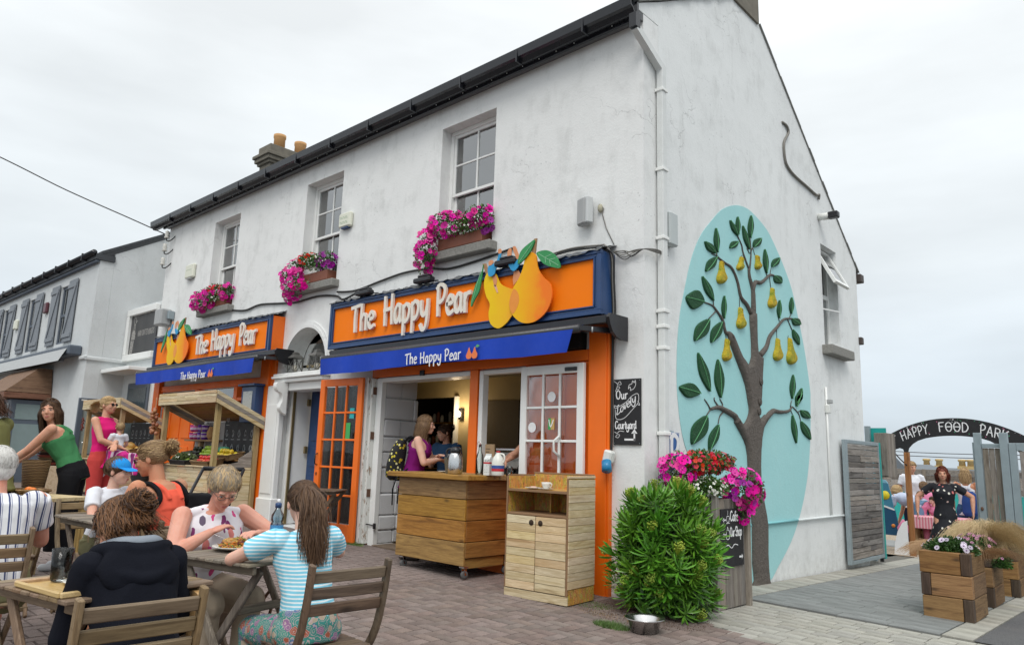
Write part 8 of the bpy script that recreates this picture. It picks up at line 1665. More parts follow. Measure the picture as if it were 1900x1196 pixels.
FLOR = blobs('leaf_print_blouse', (0.72, 0.70, 0.74), [(0.20, 0.03, 0.13), (0.11, 0.08, 0.13), (0.60, 0.06, 0.22), (0.20, 0.03, 0.14), (0.62, 0.20, 0.18)], 21, 0.40, (1, 1, .5)); PAIS = blobs('paisley_print', (0.04, 0.24, 0.21), [(0.26, 0.13, 0.26), (0.04, 0.28, 0.22), (0.38, 0.10, 0.05), (0.10, 0.16, 0.30), (0.40, 0.33, 0.24)], 26, 0.55, (1, 1, 1), (0.45, 0.36, 0.36)); BFLO = blobs('black_floral', (0.008, 0.009, 0.014), [(0.60, 0.42, 0.38), (0.55, 0.16, 0.15), (0.7, 0.68, 0.6)], 15, 0.26)
HOOD = cloth('black_fleece', (0.007, 0.008, 0.013), .3, .5, .9); GREYL = cloth('grey_lining', (0.24, 0.27, 0.31)); BLKC = cloth('black_cloth', (0.010, 0.010, 0.012)); GRN = cloth('green_jersey', (0.055, 0.21, 0.085)); COR = cloth('coral_jersey', (0.80, 0.12, 0.07)); WTEE = cloth('white_jersey', (0.66, 0.68, 0.73)); BEI = cloth('beige_cotton', (0.40, 0.33, 0.25)); OLV = cloth('olive_linen', (0.17, 0.17, 0.065)); PNKC = cloth('pink_jersey', (0.62, 0.015, 0.16)); REDC = cloth('red_skirt', (0.48, 0.055, 0.05)); DEN = cloth('denim', (0.045, 0.10, 0.20), .25); DENL = cloth('denim_light', (0.14, 0.24, 0.36), .25); PUR = cloth('purple_vest', (0.17, 0.008, 0.13)); KHA = cloth('khaki', (0.16, 0.15, 0.08)); NVC = cloth('dark_navy', (0.012, 0.016, 0.035)); SHOE = plain('white_trainer', (0.55, 0.56, 0.58), 0.6); SHB = plain('dark_shoe', (0.05, 0.035, 0.028), 0.6); LPK = cloth('light_pink', (0.65, 0.22, 0.36)); LBL = cloth('pale_blue_jersey', (0.52, 0.58, 0.72))
G0 = lambda x, y: (x, y, gz(x, y))
# at the tables
person('grey-haired woman in glasses and leaf-print blouse bending over her plate', G0(-0.52, -4.06), -86, .95, True, hz=-.045, lean=20, head=(-14, 34, 0), hand={'L': (.06, .44, .80), 'R': (.20, .33, .80)} if False else {'L': (-.13, .44, .815), 'R': (.10, .33, .825)}, elb={'L': (-.9, -.1, -.35), 'R': (1, -.2, -.35)}, build=1.18, skin=SKR, top=('vest', FLOR, .04), bottom=('trousers', BEI), hair=('short', HG, HBD), shoes=SHB, glasses='clear', vox=.0062, curl=1.0, chest=1.22)
person('girl in turquoise striped T-shirt with a long brown ponytail, seen from behind', G0(0.65, -4.01), 84, .87, True, hz=-.045, lean=14, head=(-12, 8, 0), hand={'L': (.20, .36, .80), 'R': (.12, .36, .80)} if False else {'L': (-.12, .40, .81), 'R': (.12, .40, .81)}, elb={'L': (-.9, -.5, -.2), 'R': (.9, -.5, -.2)}, skin=SKP, top=('tee', TEAL, .05), bottom=('trousers', PAIS), hair=('pony', HB, HBL, .42), shoes=SHB, vox=.0062, face=False)
hz_, J_, hp_ = person('woman in a black hooded top with auburn hair tied up, back to the camera', G0(0.95, -4.90), 90, .93, True, hz=-.06, lean=24, head=(14, 46, 0), hand={'L': (-.10, .34, .80), 'R': (.14, .34, .80)}, elb={'L': (-.45, -.5, -1), 'R': (.45, -.5, -1)}, build=1.04, top=('long', HOOD, .06), bottom=('trousers', NVC), hair=('puff', HD_, HA), shoes=SHB, glasses='clear', vox=.0065, face=False)
C_, N_, r_, f_, u_ = J_['fr']; hq = lambda x, y, z: N_+r_*x+f_*y+u_*z; H4 = Matrix((r_, f_, u_)).transposed(); m = MB()
m.ell(hq(0, -.080, -.085), (.150, .050, .110), 18, 12, H4)
for w, y, z, r in ((.125, -.085, .005, .030), (.155, -.095, -.06, .024)): m.tube(smooth_curve([hq(-w*.85, .03, z+.012), hq(-w, -.02, z+.01), hq(-w*.62, y, z-.012-.03*(r < .03)), hq(0, y-.018, z-.03-.05*(r < .03)), hq(w*.62, y, z-.012-.03*(r < .03)), hq(w, -.02, z+.01), hq(w*.85, .03, z+.012)], 4), r, 10)
me = remesh(m, .0065, 'hood', 14, .006, 7, 4); me.materials.append(HOOD); link(bpy.data.objects.new('hood', me), hz_)
m = MB(); m.tube(smooth_curve([hq(-.085, .05, .028), hq(-.105, -.005, .030), hq(-.065, -.070, .024), hq(0, -.088, .016), hq(.065, -.070, .024), hq(.105, -.005, .030), hq(.085, .05, .028)], 4), .025, 10); me = remesh(m, .0065, 'hood_lining', 3); me.materials.append(GREYL); link(bpy.data.objects.new('hood_lining', me), hz_)
person('white-haired man in a navy striped shirt seated at the left edge', G0(-1.06, -4.94), 88, .98, True, hz=-.05, lean=12, head=(10, 18, 0), hand={'L': (-.1, .4, .8), 'R': (.14, .4, .8)}, build=1.22, skin=SKR, top=('tee', NAVS, .10), bottom=('shorts', KHA), hair=('short', HW_, HW_), shoes=SHOE, vox=.0075, face=False, legskin=True)
o_, J2, hp2 = person('boy in a blue cap and white T-shirt looking to the right', G0(-2.26, -3.98), -78, .80, True, lean=8, head=(30, 4, 0), hand={'L': (-.10, .34, .78), 'R': (.10, .34, .78)}, skin=SKP, top=('tee', WTEE, .05), bottom=('shorts', KHA), hair=('crop', HB, HBL), shoes=SHOE, vox=.0075, hz=-.02, legskin=True)
def capon(t, hp, mat):
 m = MB(); V = [];
 for i in range(9):
  el_ = i/8*math.pi/2
  for k in range(24): a = k*math.pi/12; V.append(hp(.092*math.cos(el_)*math.sin(a), -.012+.108*math.cos(el_)*math.cos(a), .035+.092*math.sin(el_)))
 m.add(V, [(i*24+k, i*24+(k+1) % 24, (i+1)*24+(k+1) % 24, (i+1)*24+k) for i in range(8) for k in range(24)], True); m.build('cap_crown', mat, t)
 m = MB(); V = []
 for d in (0, 1):
  for i in range(13): a = -1.15+i*2.3/12; V += [hp(.090*math.sin(a), -.012+.106*math.cos(a), .038+d*.004), hp(.080*math.sin(a)*1.05, .075+.105*math.cos(a), .030-.012*math.cos(a)*.5+d*.004-.015*abs(math.sin(a)))]
 m.add(V, [(2*i, 2*i+1, 2*i+3, 2*i+2) for i in range(12)]+[(26+2*i, 26+2*i+2, 26+2*i+3, 26+2*i+1) for i in range(12)]+[(2*i+1, 27+2*i, 29+2*i, 2*i+3) for i in range(12)]); m.build('cap_peak', mat, t)
capon(o_, hp2, cloth('cap_blue', (0.02, 0.26, 0.66)))
o_, J2, hp2 = person('woman in a coral racerback vest and glasses, hair in a low bun, facing left', G0(-1.14, -3.98), 116, 1.0, True, lean=10, head=(20, 16, 0), hand={'L': (-.12, .36, .82), 'R': (.10, .36, .80)}, skin=SKT, build=1.12, top=('tank', COR, .0), bottom=('shorts', BLKC), hair=('bun', HBD2, HBD), glasses='sun', shoes=SHB, vox=.0072, chest=1.1)
C_, N_, r_, f_, u_ = J2['fr']
for e in (-1, 1): MB().tube(smooth_curve([C_+r_*e*a_+f_*b_+u_*c_ for a_, b_, c_ in ((.118, .02, .142), (.120, -.045, .135), (.118, -.10, .08), (.125, -.112, .02), (.150, -.07, -.03))], 4), .016, 8).build('bra_strap', BLKC, o_)
# standing
person('woman in a green vest top and wide black trousers leaning over a fruit stand', G0(-4.25, -3.62), 146, .975, lean=24, twist=8, head=(84, 2, 6), hand={'L': (-.12, .56, .96), 'R': (.10, .60, .95)}, elb={'L': (-.5, -.5, -.6), 'R': (.4, -.5, -.6)}, skin=SK, top=('tank', GRN, .0), bottom=('wide', BLKC), hair=('long', HB, HBL, .26), glasses='top', shoes=SHOE, vox=.0085, chest=1.12)
person('woman with dark curly hair in an olive shirt at the left edge', G0(-3.74, -4.40), 120, .97, lean=12, head=(0, 12, 0), hand={'L': (-.1, .4, .95), 'R': (.1, .4, .95)}, top=('long', OLV, .05), bottom=('trousers', NVC), hair=('curly', hair_m('hair_curly', (0.05, 0.018, 0.01), (0.13, 0.05, 0.025)), HB), vox=.010, face=False, shoes=SHB)
mx, my = -6.56, -2.60
person('blonde woman in sunglasses and a pink top carrying a baby', G0(mx, my), -58, 1.02, lean=-3, head=(-4, 0, 0), hand={'L': (.12, .26, 1.13), 'R': (.02, .27, 1.10)}, elb={'L': (-1, -.2, -.6), 'R': (1, -.2, -.6)}, skin=SK, top=('vest', PNKC, .03), bottom=('slim', REDC), hair=('tail', HBD, HBD, .16), glasses='sun', vox=.010, shoes=SHB, chest=1.15)
bb = Vector((mx, my, 0))+Matrix.Rotation(R(-58), 3, 'Z') @ Vector((-.02, .19, 0))
person('baby in a white top wrapped in a pink striped towel, carried by the blonde woman', (bb.x, bb.y, 0.62), 100, .44, True, lean=-2, head=(-20, 8, 8), hand={'L': (-.12, .12, .62), 'R': (.12, .1, .62)}, skin=SKP, build=1.15, top=('tee', WTEE, .0), bottom=('slim', WTEE), hair=('crop', HBD2, HBD), vox=.008, hz=.06)
TOW = stripes('towel_stripe', (0.66, 0.52, 0.60), (0.55, 0.015, 0.22), 'X', 0.11, 0.5, (0.22, 0.02, 0.14)); m = MB(); loft(m, [(Vector((bb.x, bb.y, z)), Vector((.10+a, .06, 0)), Vector((-.04, .10, 0))) for z, a in ((1.03, .02), (1.08, .05), (1.16, .06), (1.22, .03))]); loft(m, [(Vector((bb.x+.16, bb.y+.10, z)), Vector((.10, .09, 0)), Vector((-.02, .022, 0))) for z in (.92, 1.0, 1.1, 1.19)]); me = remesh(m, .010, 'towel', 2, .012, 9); me.materials.append(TOW); tag(link(bpy.data.objects.new('towel', me)), 'white, pink and purple striped towel hanging round the baby', 'towel')
# at and behind the serving window
o_, J2, hp2 = person('woman in a purple vest with a black backpack standing at the window counter', G0(-3.06, -0.30), -52, .985, lean=9, head=(0, 4, 0), hand={'L': (-.04, .30, 1.20), 'R': (.04, .30, 1.16)}, elb={'L': (-.8, -.2, -.7), 'R': (.8, -.2, -.7)}, skin=SKP, build=1.08, top=('tank', PUR, .03), bottom=('slim', DEN), hair=('long', HBL, HBD2, .24), vox=.0085, shoes=SHB)
BP = blobs('backpack_print', (0.009, 0.009, 0.010), [(0.55, 0.45, 0.03), (0.65, 0.62, 0.3), (0.5, 0.4, 0.02)], 22, 0.33); m = MB(); loft(m, [(Vector((0, -.16-a*.3, z)), Vector((.155*b, 0, 0)), Vector((0, .10*b, 0))) for z, a, b in ((.90, .2, .6), (.95, .2, 1), (1.10, .18, 1.02), (1.25, .1, .92), (1.36, .0, .62), (1.39, 0, .3))]); me = remesh(m, .010, 'backpack', 3, .01, 6); me.materials.append(BP); bp_ = link(bpy.data.objects.new('backpack', me), None); bp_.matrix_world = o_.matrix_basis.copy(); bp_.location = o_.location; bp_.rotation_euler = o_.rotation_euler; tag(bp_, 'black backpack with yellow print on the back of the woman in purple', 'backpack')
m = MB()
for e in (-1, 1): m.tube(smooth_curve([(e*.09, -.10, 1.36), (e*.10, -.02, 1.42), (e*.11, .09, 1.33), (e*.12, .08, 1.15), (e*.13, -.08, 1.0)], 4), .016, 6); m.tube([(e*.14, -.16, .95), (e*.15, -.2, .8), (e*.13, -.2, .62)], .008, 5)
m.build('strap', BLKC, bp_)
person('dark-haired woman in a blue denim shirt inside the window behind the counter', (-3.70, 0.85, 0.05), 200, .97, lean=6, head=(-30, 16, 0), hand={'L': (-.08, .28, 1.16), 'R': (.06, .28, 1.2)}, top=('tee', DEN, .03), bottom=('slim', NVC), hair=('bun', HD_, HD_), vox=.0105)
person('barista in a rolled-sleeve denim shirt reaching out, half hidden by the white casement', (-1.62, 0.42, 0.10), 125, 1.04, lean=10, head=(0, 12, 0), hand={'L': (-.02, .50, 1.12), 'R': (-.20, .46, 1.10)}, skin=SK, top=('tee', DENL, .05), bottom=('trousers', NVC), hair=('crop', HD_, HD_), vox=.0095, face=False)
# in the lane and the courtyard
YW = lambda x, y: (x, y, gz(x, y))
person('red-haired woman in a black floral dress walking out under the arch', YW(1.07, 6.60), 180+14, .91, lean=-1, head=(0, 2, 0), hand={'L': (-.36, .02, .92), 'R': (.36, .06, .90)}, elb={'L': (-1, -.3, 0), 'R': (1, -.3, 0)}, feet={'L': (-.07, -.22, .10), 'R': (.08, .24, .09)}, skin=SK, top=('dress', BFLO, .36), hair=('long', HR, HR, .17), vox=.0090, legskin=True, shoes=SHB)
person('blonde woman in denim shorts bending forward behind the amber post', YW(-0.14, 10.25), 70, .98, lean=68, head=(0, -10, 0), hand={'L': (-.12, .62, .42), 'R': (.12, .62, .42)}, elb={'L': (-1, 0, 0), 'R': (1, 0, 0)}, skin=SK, top=('tee', LBL, .0), bottom=('shorts', DENL), hair=('bob', HBD, HBD, .08), vox=.012, face=False, legskin=True)
person('fair-haired man in a grey T-shirt behind the amber post', YW(-0.62, 11.6), 200, 1.04, head=(20, 10, 0), top=('tee', WTEE, .06), bottom=('trousers', NVC), hair=('crop', HBD2, HBD), vox=.013)
person('small girl in a pink top sitting right of the amber post', YW(-0.14, 10.2), 190, .68, sit=True, head=(10, 4, 0), skin=SKP, top=('tee', LPK, .08), bottom=('slim', LPK), hair=('bob', HBD2, HBD, .06), vox=.011, hz=.1)
person('second girl in pink half hidden behind the walking woman', YW(0.12, 10.3), 150, .66, sit=True, lean=10, head=(10, 10, 0), skin=SKP, top=('tee', LPK, .08), bottom=('slim', LPK), hair=('tail', HB, HBL, .1), vox=.011, hz=.05)
person('child with a pink headband turned away beyond the girls', YW(-0.24, 11.2), 40, .80, lean=12, head=(20, 10, 0), top=('tee', LPK, .05), bottom=('slim', DEN), hair=('bob', HBD2, HB, .08), vox=.013, face=False)
o_, _, _ = person('woman with long dark blonde hair and a blue rucksack, back to the camera', YW(0.62, 10.4), 10, .97, head=(8, 4, 0), skin=SKT, top=('tank', WTEE, .03), bottom=('trousers', DEN), hair=('long', HBD2, HBD, .22), vox=.011, face=False)
m = MB(); loft(m, [(Vector((.05, -.17, z)), Vector((.13*b, 0, 0)), Vector((0, .085*b, 0))) for z, b in ((.78, .7), (.84, 1), (1.05, 1), (1.18, .85), (1.24, .5))]); me = remesh(m, .012, 'rucksack', 3, .008, 6); me.materials.append(cloth('rucksack_blue', (0.03, 0.07, 0.24))); r_ = link(bpy.data.objects.new('rucksack', me)); r_.location = o_.location; r_.rotation_euler = o_.rotation_euler; tag(r_, 'blue rucksack on the back of the woman with dark blonde hair', 'rucksack')
MB().tube([(-.1, .02, 1.33), (-.05, -.1, 1.3), (.02, -.16, 1.2)], .02, 6).build('strap', MATS['rucksack_blue'], r_)
# ------------------------------------------------------------------ chairs and tables
WX = lambda d: wood('teak_dark_'+d if 0 else 'teak_'+d, (0.070, 0.042, 0.022), (0.165, 0.108, 0.060), (0.245, 0.170, 0.100), d, 0.62, rnd=0.2); WDX = lambda d: wood('teakdark_'+d, (0.04, 0.025, 0.015), (0.10, 0.066, 0.042), (0.165, 0.115, 0.075), d, 0.6, rnd=0.2); WGX = lambda d: wood('teakgrey_'+d, (0.065, 0.052, 0.038), (0.16, 0.132, 0.10), (0.26, 0.22, 0.17), d, 0.75, rnd=0.24)
def chair(label, x, y, rz, wf, w=0.40, g=None):
 t = thing('folding_chair', label, 'chair', (x, y, gz(x, y)), R(rz), 'wooden folding chairs at the street tables'); h = w/2
 for s in (-1, 1):
  P_ = smooth_curve([(s*h, -.27, .815), (s*h, -.235, .62), (s*h, -.17, .45), (s*h, 0.02, .22), (s*h, .20, 0.0)], 4); m = MB()
  for a, b in zip(P_, P_[1:]): m.bar(a, b, .022, .042, (0, .8, .5), 0.004, .006)
  m.build('back_post', wf('z'), t); m = MB(); m.bar((s*(h-.028), .20, .425), (s*(h-.028), -.20, 0.0), .022, .038, (0, .8, .6), .004); m.build('leg', wf('z'), t)
  m = MB(); m.bar((s*(h-.028), .20, .392), (s*(h-.028), -.16, .402), .022, .035, (0, 0, 1), .003); m.build('seat_rail', wf('y'), t)
 for z, yy in ((.762, -.262), (.690, -.247), (.618, -.232)): MB().bar((-h+.011, yy, z), (h-.011, yy, z), .018, .052, (0, -.17, 1), .005).build('slat', wf('x'), t)
 for k in range(6): yy = -.155+k*.066; MB().bar((-h+.012, yy, .415), (h-.012, yy, .415), .054, .014, (0, 0, 1), .004).build('seat_slat', wf('x'), t)
 for (yy, z) in ((.16, .06), (-.16, .05)): MB().bar((-h+.012, yy, z), (h-.012, yy, z), .02, .032, (0, 0, 1), .003).build('stretcher', wf('x'), t)
 return t
def ftable(label, x, y, rz, wf, w=0.60, d=0.62, H=0.755, gname='folding slatted tables on the street'):
 t = thing('folding_table', label, 'table', (x, y, gz(x, y)), R(rz), gname); n = 9; p = w/n; random.seed(int(abs(x)*100))
 for k in range(n): MB().box(-w/2+k*p+.0018, -w/2+(k+1)*p-.0018, -d/2-random.uniform(0, .004), d/2+random.uniform(0, .004), H-.018, H+random.uniform(-.002, .001), None, .004).build('slat', wf('y'), t)
 for s in (-1, 1):
  MB().box(-w/2+.012, w/2-.012, s*(d/2-.05)-.012, s*(d/2-.05)+.012, H-.058, H-.0205, None, .004).build('apron', wf('x'), t); MB().bar((-w/2+.03, s*(d/2-.075), H-.04), (w/2-.04, s*(d/2-.075), 0), .022, .045, (1, 0, 1), .005).build('leg', wf('z'), t); MB().bar((w/2-.03, s*(d/2-.10), H-.04), (-w/2+.04, s*(d/2-.10), 0), .022, .045, (-1, 0, 1), .005).build('leg', wf('z'), t)
 for (xx, z) in ((w/2-.06, .06), (-w/2+.06, .06), (w*.18, .50)): MB().bar((xx, -d/2+.09, z), (xx, d/2-.09, z), .022, .04, (0, 0, 1), .004).build('stretcher', wf('y'), t)
 return t
chair('dark brown chair under the girl in the striped T-shirt', 0.70, -3.99, 86, WDX); chair('brown chair under the woman in the black hooded top', 0.87, -4.98, 88, WX, .41); chair('brown chair under the white-haired man at the left edge', -1.06, -5.04, 88, WX, .42); chair('brown chair under the woman in the leaf-print blouse', -0.52, -4.06, -88, WX); chair('brown chair under the woman in the coral vest', -1.12, -3.98, 98, WX); chair('brown chair under the boy in the blue cap', -2.32, -3.98, -84, WX); chair('empty brown chair before the black trousers of the woman in green', -2.62, -4.52, 84, WX)
ftable('slatted table with the full plate, between the blouse and striped T-shirt', 0.12, -4.01, 12, WGX); ftable('slatted table with the tray and water glass, at the lower left', 0.49, -4.90, 10, WX, .62, .60); ftable('slatted table with the folded sun hat, beside the boy in the cap', -1.80, -4.03, 3, WGX, .66); ftable('slatted table mostly hidden in front of the white-haired man', -1.72, -5.0, 0, WGX, .58); ftable('small dark slatted table standing before the orange glazed door', -4.45, -0.66, 40, WDX, .56, .56, .70)
T0 = 0.757
def onT(nm, lab, cat, x, y, dz=0, rz=0): return thing(nm, lab, cat, (x, y, gz(x, y)+T0+dz), R(rz))
# plate of food
t = onT('dinner_plate', 'white plate heaped with shredded salad and a savoury pastry', 'plate', -0.02, -4.06); MB().lathe([(.05, 0), (.08, .004), (.128, .018), (.128, .022), (.08, .010), (0, .008)], 40).build('dish', CER, t)
random.seed(12); FD = [plain('carrot_shred', (0.62, 0.20, 0.02), .6), plain('salad_green', (0.16, 0.24, 0.03), .6), plain('cabbage_red', (0.20, 0.02, 0.08), .6), plain('sauce_brown', (0.30, 0.14, 0.04), .5), plain('salad_yellow', (0.55, 0.40, 0.08), .6)]
m = MB()
for i in range(420):
 a = random.uniform(0, 6.28); r = .095*random.random()**.55; z = .016+.045*(1-(r/.1)**2)*random.random(); m.cm = random.choice((0, 0, 0, 1, 1, 2, 3, 4)) if math.cos(a) > -.3 else random.choice((1, 3, 3, 4)); d = Vector((random.gauss(0, 1), random.gauss(0, 1), random.gauss(0, .4))).normalized()*random.uniform(.008, .02); c = Vector((r*math.cos(a), r*math.sin(a), z)); m.tube([c-d, c+Vector((0, 0, .004)), c+d], .0022, 4)
o = m.build('salad', FD, t); o['kind'] = 'stuff'; m = MB(); m.ell((-.03, -.02, .04), (.06, .045, .02), 14, 8); m.build('pastry', plain('pastry', (0.42, 0.22, 0.07), .6, var=.4, sc=40, bump=.8), t)
def cutlery(nm, lab, p, q):
 t = thing(nm, lab, 'cutlery'); MB().bar(p, q, .012, .003, (0, 0, 1), .001).build('handle', CHROME, t); p, q = Vector(p), Vector(q); d = (q-p).normalized(); MB().bar(q, q+d*.06, .020, .002, (0, 0, 1), .001).build('tines' if nm == 'fork' else 'blade', CHROME, t)
z = gz(0, -4)+T0; cutlery('fork', 'steel fork in the left hand of the woman eating', (-.03, -3.93, z+.07), (-.02, -4.0, z+.045)); cutlery('knife', 'steel knife in the right hand of the woman eating', (-.13, -4.14, z+.075), (-.06, -4.08, z+.045))
t = onT('water_bottle', 'clear blue-tinted plastic water bottle with a dark blue sports cap', 'bottle', -0.02, -3.83); PB = pane_mat('bottle_plastic', .12, (.62, .80, .90), .08); MB().lathe([(.028, 0), (.034, .006), (.033, .05), (.036, .06), (.036, .125), (.030, .135), (.036, .15), (.034, .175), (.016, .205), (.014, .22)], 28).build('bottle_body', PB, t); MB().lathe([(.0366, .062), (.0366, .120)], 28, cap=False).build('label', plain('label_water', (0.05, 0.25, 0.52), .4, var=.6, sc=60), t); MB().lathe([(.018, .215), (.018, .238), (.012, .242)], 18).build('cap', NAVY, t); MB().lathe([(.009, .24), (.010, .262), (0, .264)], 14).build('spout', CHALK, t)
t = onT('serving_tray', 'pale birch tray at the front of the lower left table', 'tray', 0.58, -5.04, 0, 8); MB().box(-.17, .19, -.13, .13, .001, .010, None, .004).build('tray_base', W_TRAY, t)
for b in ((-.185, -.17, -.14, .14), (.19, .205, -.14, .14), (-.169, .189, -.145, -.13), (-.169, .189, .13, .145)): bx('tray_rim', W_TRAY, t, *b, .001, .024, .005)
t = onT('water_glass', 'ribbed glass tumbler of water on the birch tray', 'glass', 0.47, -5.06, .011); MB().lathe([(.030, 0), (.035, .005), (.040, .125), (.0375, .125), (.033, .012), (0, .010)], 32).build('tumbler', GLS, t); MB().lathe([(.032, .012), (.0365, .085), (0, .085)], 28).build('water', pane_mat('glass_water', -.02, (.93, .95, .95), .15), t)
t = onT('side_plate', 'white plate with the end of a brown roll behind the glass', 'plate', 0.58, -4.98, .011); MB().lathe([(.04, 0), (.10, .012), (.10, .015), (.05, .006), (0, .005)], 32).build('dish', CER, t); MB().ell((.03, .03, .022), (.035, .03, .02), 14, 8).build('roll', plain('pastry', (0.42, 0.22, 0.07), .6), t)
t = onT('table_knife', 'steel knife across the white plate on the tray', 'cutlery', 0.56, -5.04, .03); MB().bar((-.09, -.03, 0), (.06, .04, .0), .014, .003, (0, 0, 1), .001).build('blade', CHROME, t)
t = onT('sun_hat', 'crumpled pale straw hat on the table beside the boy', 'hat', -1.66, -4.03); m = MB(); m.lathe([(.0, .09), (.05, .085), (.08, .05), (.09, .02), (.15, .005), (.15, .0), (.08, .01), (0, .01)], 24); me = remesh(m, .008, 'hat', 3, .008, 10); me.materials.append(cloth('hat_straw', (0.50, 0.42, 0.28))); link(bpy.data.objects.new('hat', me), t)
t = onT('paper_napkin', 'white napkin on the table in front of the white-haired man', 'napkin', -1.50, -4.80); MB().box(-.05, .05, -.03, .04, 0, .01, None, .004).build('sheet', CHALK, t)
# pale board leaning by the hooded woman's chair
t = thing('wooden_tray', 'pale rounded wooden tray leaning upright between the hooded woman and the crossed table', 'tray', (0.72, -4.64, gz(.78, -4.6)+.27)); PL = [(-.16, 0), (.16, 0), (.16, .40), (.12, .45), (-.12, .45), (-.16, .40)]
MB().poly([(v.x, v.y) for v in closed_curve([Vector((a, b, 0)) for a, b in ((-.15, .02), (0, 0), (.15, .02), (.155, .2), (.15, .40), (.10, .455), (-.10, .455), (-.15, .40), (-.155, .2))], 4)], [], lambda u, v, d: Vector((.62*u+.20*v*.4+.25*d, -.10*u-.97*d*.6+.05*v, v)), .045).build('tray_board', W_TRAY, t, True)
# patterned bag hanging behind the crossed table, strap round the chair
t = thing('shoulder_bag', 'dark patterned bag with a brown strap below the crossed table', 'bag', (-.22, -3.78, gz(-.2, -3.8))); m = MB(); loft(m, [(Vector((0, 0, z)), Vector((.10*b, .03, 0)), Vector((-.02, .07*b, 0))) for z, b in ((.02, .8), (.08, 1), (.2, .95), (.28, .6))]); me = remesh(m, .008, 'bag_body', 3, .008, 9); me.materials.append(PAIS); link(bpy.data.objects.new('bag_body', me), t); MB().tube(smooth_curve([(-.05, 0, .27), (-.02, .03, .42), (.06, .05, .50), (.09, .02, .38), (.05, 0, .27)], 5), .009, 6).build('strap', plain('brown_leather', (0.10, 0.045, 0.02), .5), t)
# pushchair between the boy and the coral vest
t = thing('pushchair', 'black folded pushchair standing between the boy and the woman in coral', 'pushchair', (-2.9, -2.9, gz(-2.9, -2.9)))
for s in (-.2, .2): MB().tube([(s*.7-.35, s*.7+.32, 1.02), (s*.7+.10, s*.7-.10, .55), (s*.7+.35, s*.7-.32, .12)], .016, 8).build('frame_tube', BLK, t); MB().tube([(s*.7+.35, s*.7-.32, .5), (s*.7-.25, s*.7+.22, .08)], .014, 8).build('frame_tube', BLK, t); MB().lathe([(.03, -.02), (.08, -.018), (.08, .018), (.03, .02)], 18, M=T((s*.7+.35, s*.7-.32, .08)) @ Matrix.Rotation(R(90), 4, 'X')).build('wheel', BLK, t)
MB().tube([(-.49, .18, 1.02), (-.21, .46, 1.02)], .022, 8).build('handle', BLK, t); m = MB(); loft(m, [(Vector((.0, -.0, z)), Vector((.16, .16, 0)), Vector((.08, -.08, 0))) for z in (.35, .5, .7, .8)]); me = remesh(m, .012, 'seat', 3, .012, 8); me.materials.append(BLKC); link(bpy.data.objects.new('seat', me), t)
# orange stand in front of the woman in green
fx, fy = -3.75, -4.12; g = gz(fx, fy); t = thing('produce_stand', 'rough timber stand holding baskets before the woman in green', 'stand', (fx, fy, g), R(20)); bx('top', W_PAL, t, -.3, .35, -.35, .35, .70, .735, .004)
for a in (-.28, .28):
 for b in (-.3, .3): bx('leg', W_POST, t, a, a+.05, b, b+.05, 0, .70, .004)
crate('basket of oranges under the hands of the woman in green', T((fx+.02, fy+.02, g+.74)), .24, .20, .05, ORA, 12, BASK, 77)
for i, (x, y) in enumerate(((fx-.35, fy-.15), (fx-.52, fy+.18))): t = thing('tall_basket', ('nearer', 'farther')[i]+' tall woven basket left of the woman in green', 'basket', (x, y, g+.75), 0, 'tall woven baskets'); MB().lathe([(.09, 0), (.12, .28), (.125, .29), (.10, .28), (.08, .02)], 20).build('basket', BASK, t)
# ------------------------------------------------------------------ shop interior
IW = plain('interior_cream', (0.40, 0.32, 0.17), .8, sc=2); IR = thing('shop_interior', None, None); IR['kind'] = 'structure'
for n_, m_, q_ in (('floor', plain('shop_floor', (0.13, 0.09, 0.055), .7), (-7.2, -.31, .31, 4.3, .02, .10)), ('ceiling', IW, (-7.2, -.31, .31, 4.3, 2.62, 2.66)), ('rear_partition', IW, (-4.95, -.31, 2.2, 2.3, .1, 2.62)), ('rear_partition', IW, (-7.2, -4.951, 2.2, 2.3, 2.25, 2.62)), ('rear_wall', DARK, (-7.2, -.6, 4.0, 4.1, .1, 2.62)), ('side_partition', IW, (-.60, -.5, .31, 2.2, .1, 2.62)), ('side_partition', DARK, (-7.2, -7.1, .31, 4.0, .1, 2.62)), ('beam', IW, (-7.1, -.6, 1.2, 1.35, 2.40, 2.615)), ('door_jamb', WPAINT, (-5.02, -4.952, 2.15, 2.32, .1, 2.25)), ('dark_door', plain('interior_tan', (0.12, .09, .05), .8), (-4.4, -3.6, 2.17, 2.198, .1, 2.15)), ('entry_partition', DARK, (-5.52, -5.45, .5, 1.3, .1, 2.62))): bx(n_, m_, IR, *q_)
STW = render_wall('interior_stone_paint', (0.66, 0.67, 0.68), .1); random.seed(31); z = .12; yb = .03
while z < 2.28:
 h = random.uniform(.17, .34); h = min(h, 2.36-z); y = yb
 while y < .56:
  w = random.uniform(.22, .55); bx('stone', STW, IR, -4.199, -4.115+random.uniform(-.008, .018), y+.002, min(y+w, .62)-.002, z+.002, z+h-.003, .018); y += w
 z += h
t = thing('dark_shelving', 'dark shelves of jars and packets at the back of the shop', 'shelves', (-6.9, 3.1, .1)); [bx('shelf', W_CTR, t, 0, 1.9, 0, .3, .5+k*.42, .53+k*.42, .003) for k in range(4)]; random.seed(4)
for k in range(4):
 for j in range(16): u = MB().lathe([(.03, 0), (.035, .1+.03*(j % 3)), (.02, .14+.03*(j % 3))], 10, (.08+j*.11, .12, .531+k*.42)).build('jar', (CER, TERRA, GREYPL, DARK)[(j*3+k) % 4], t)
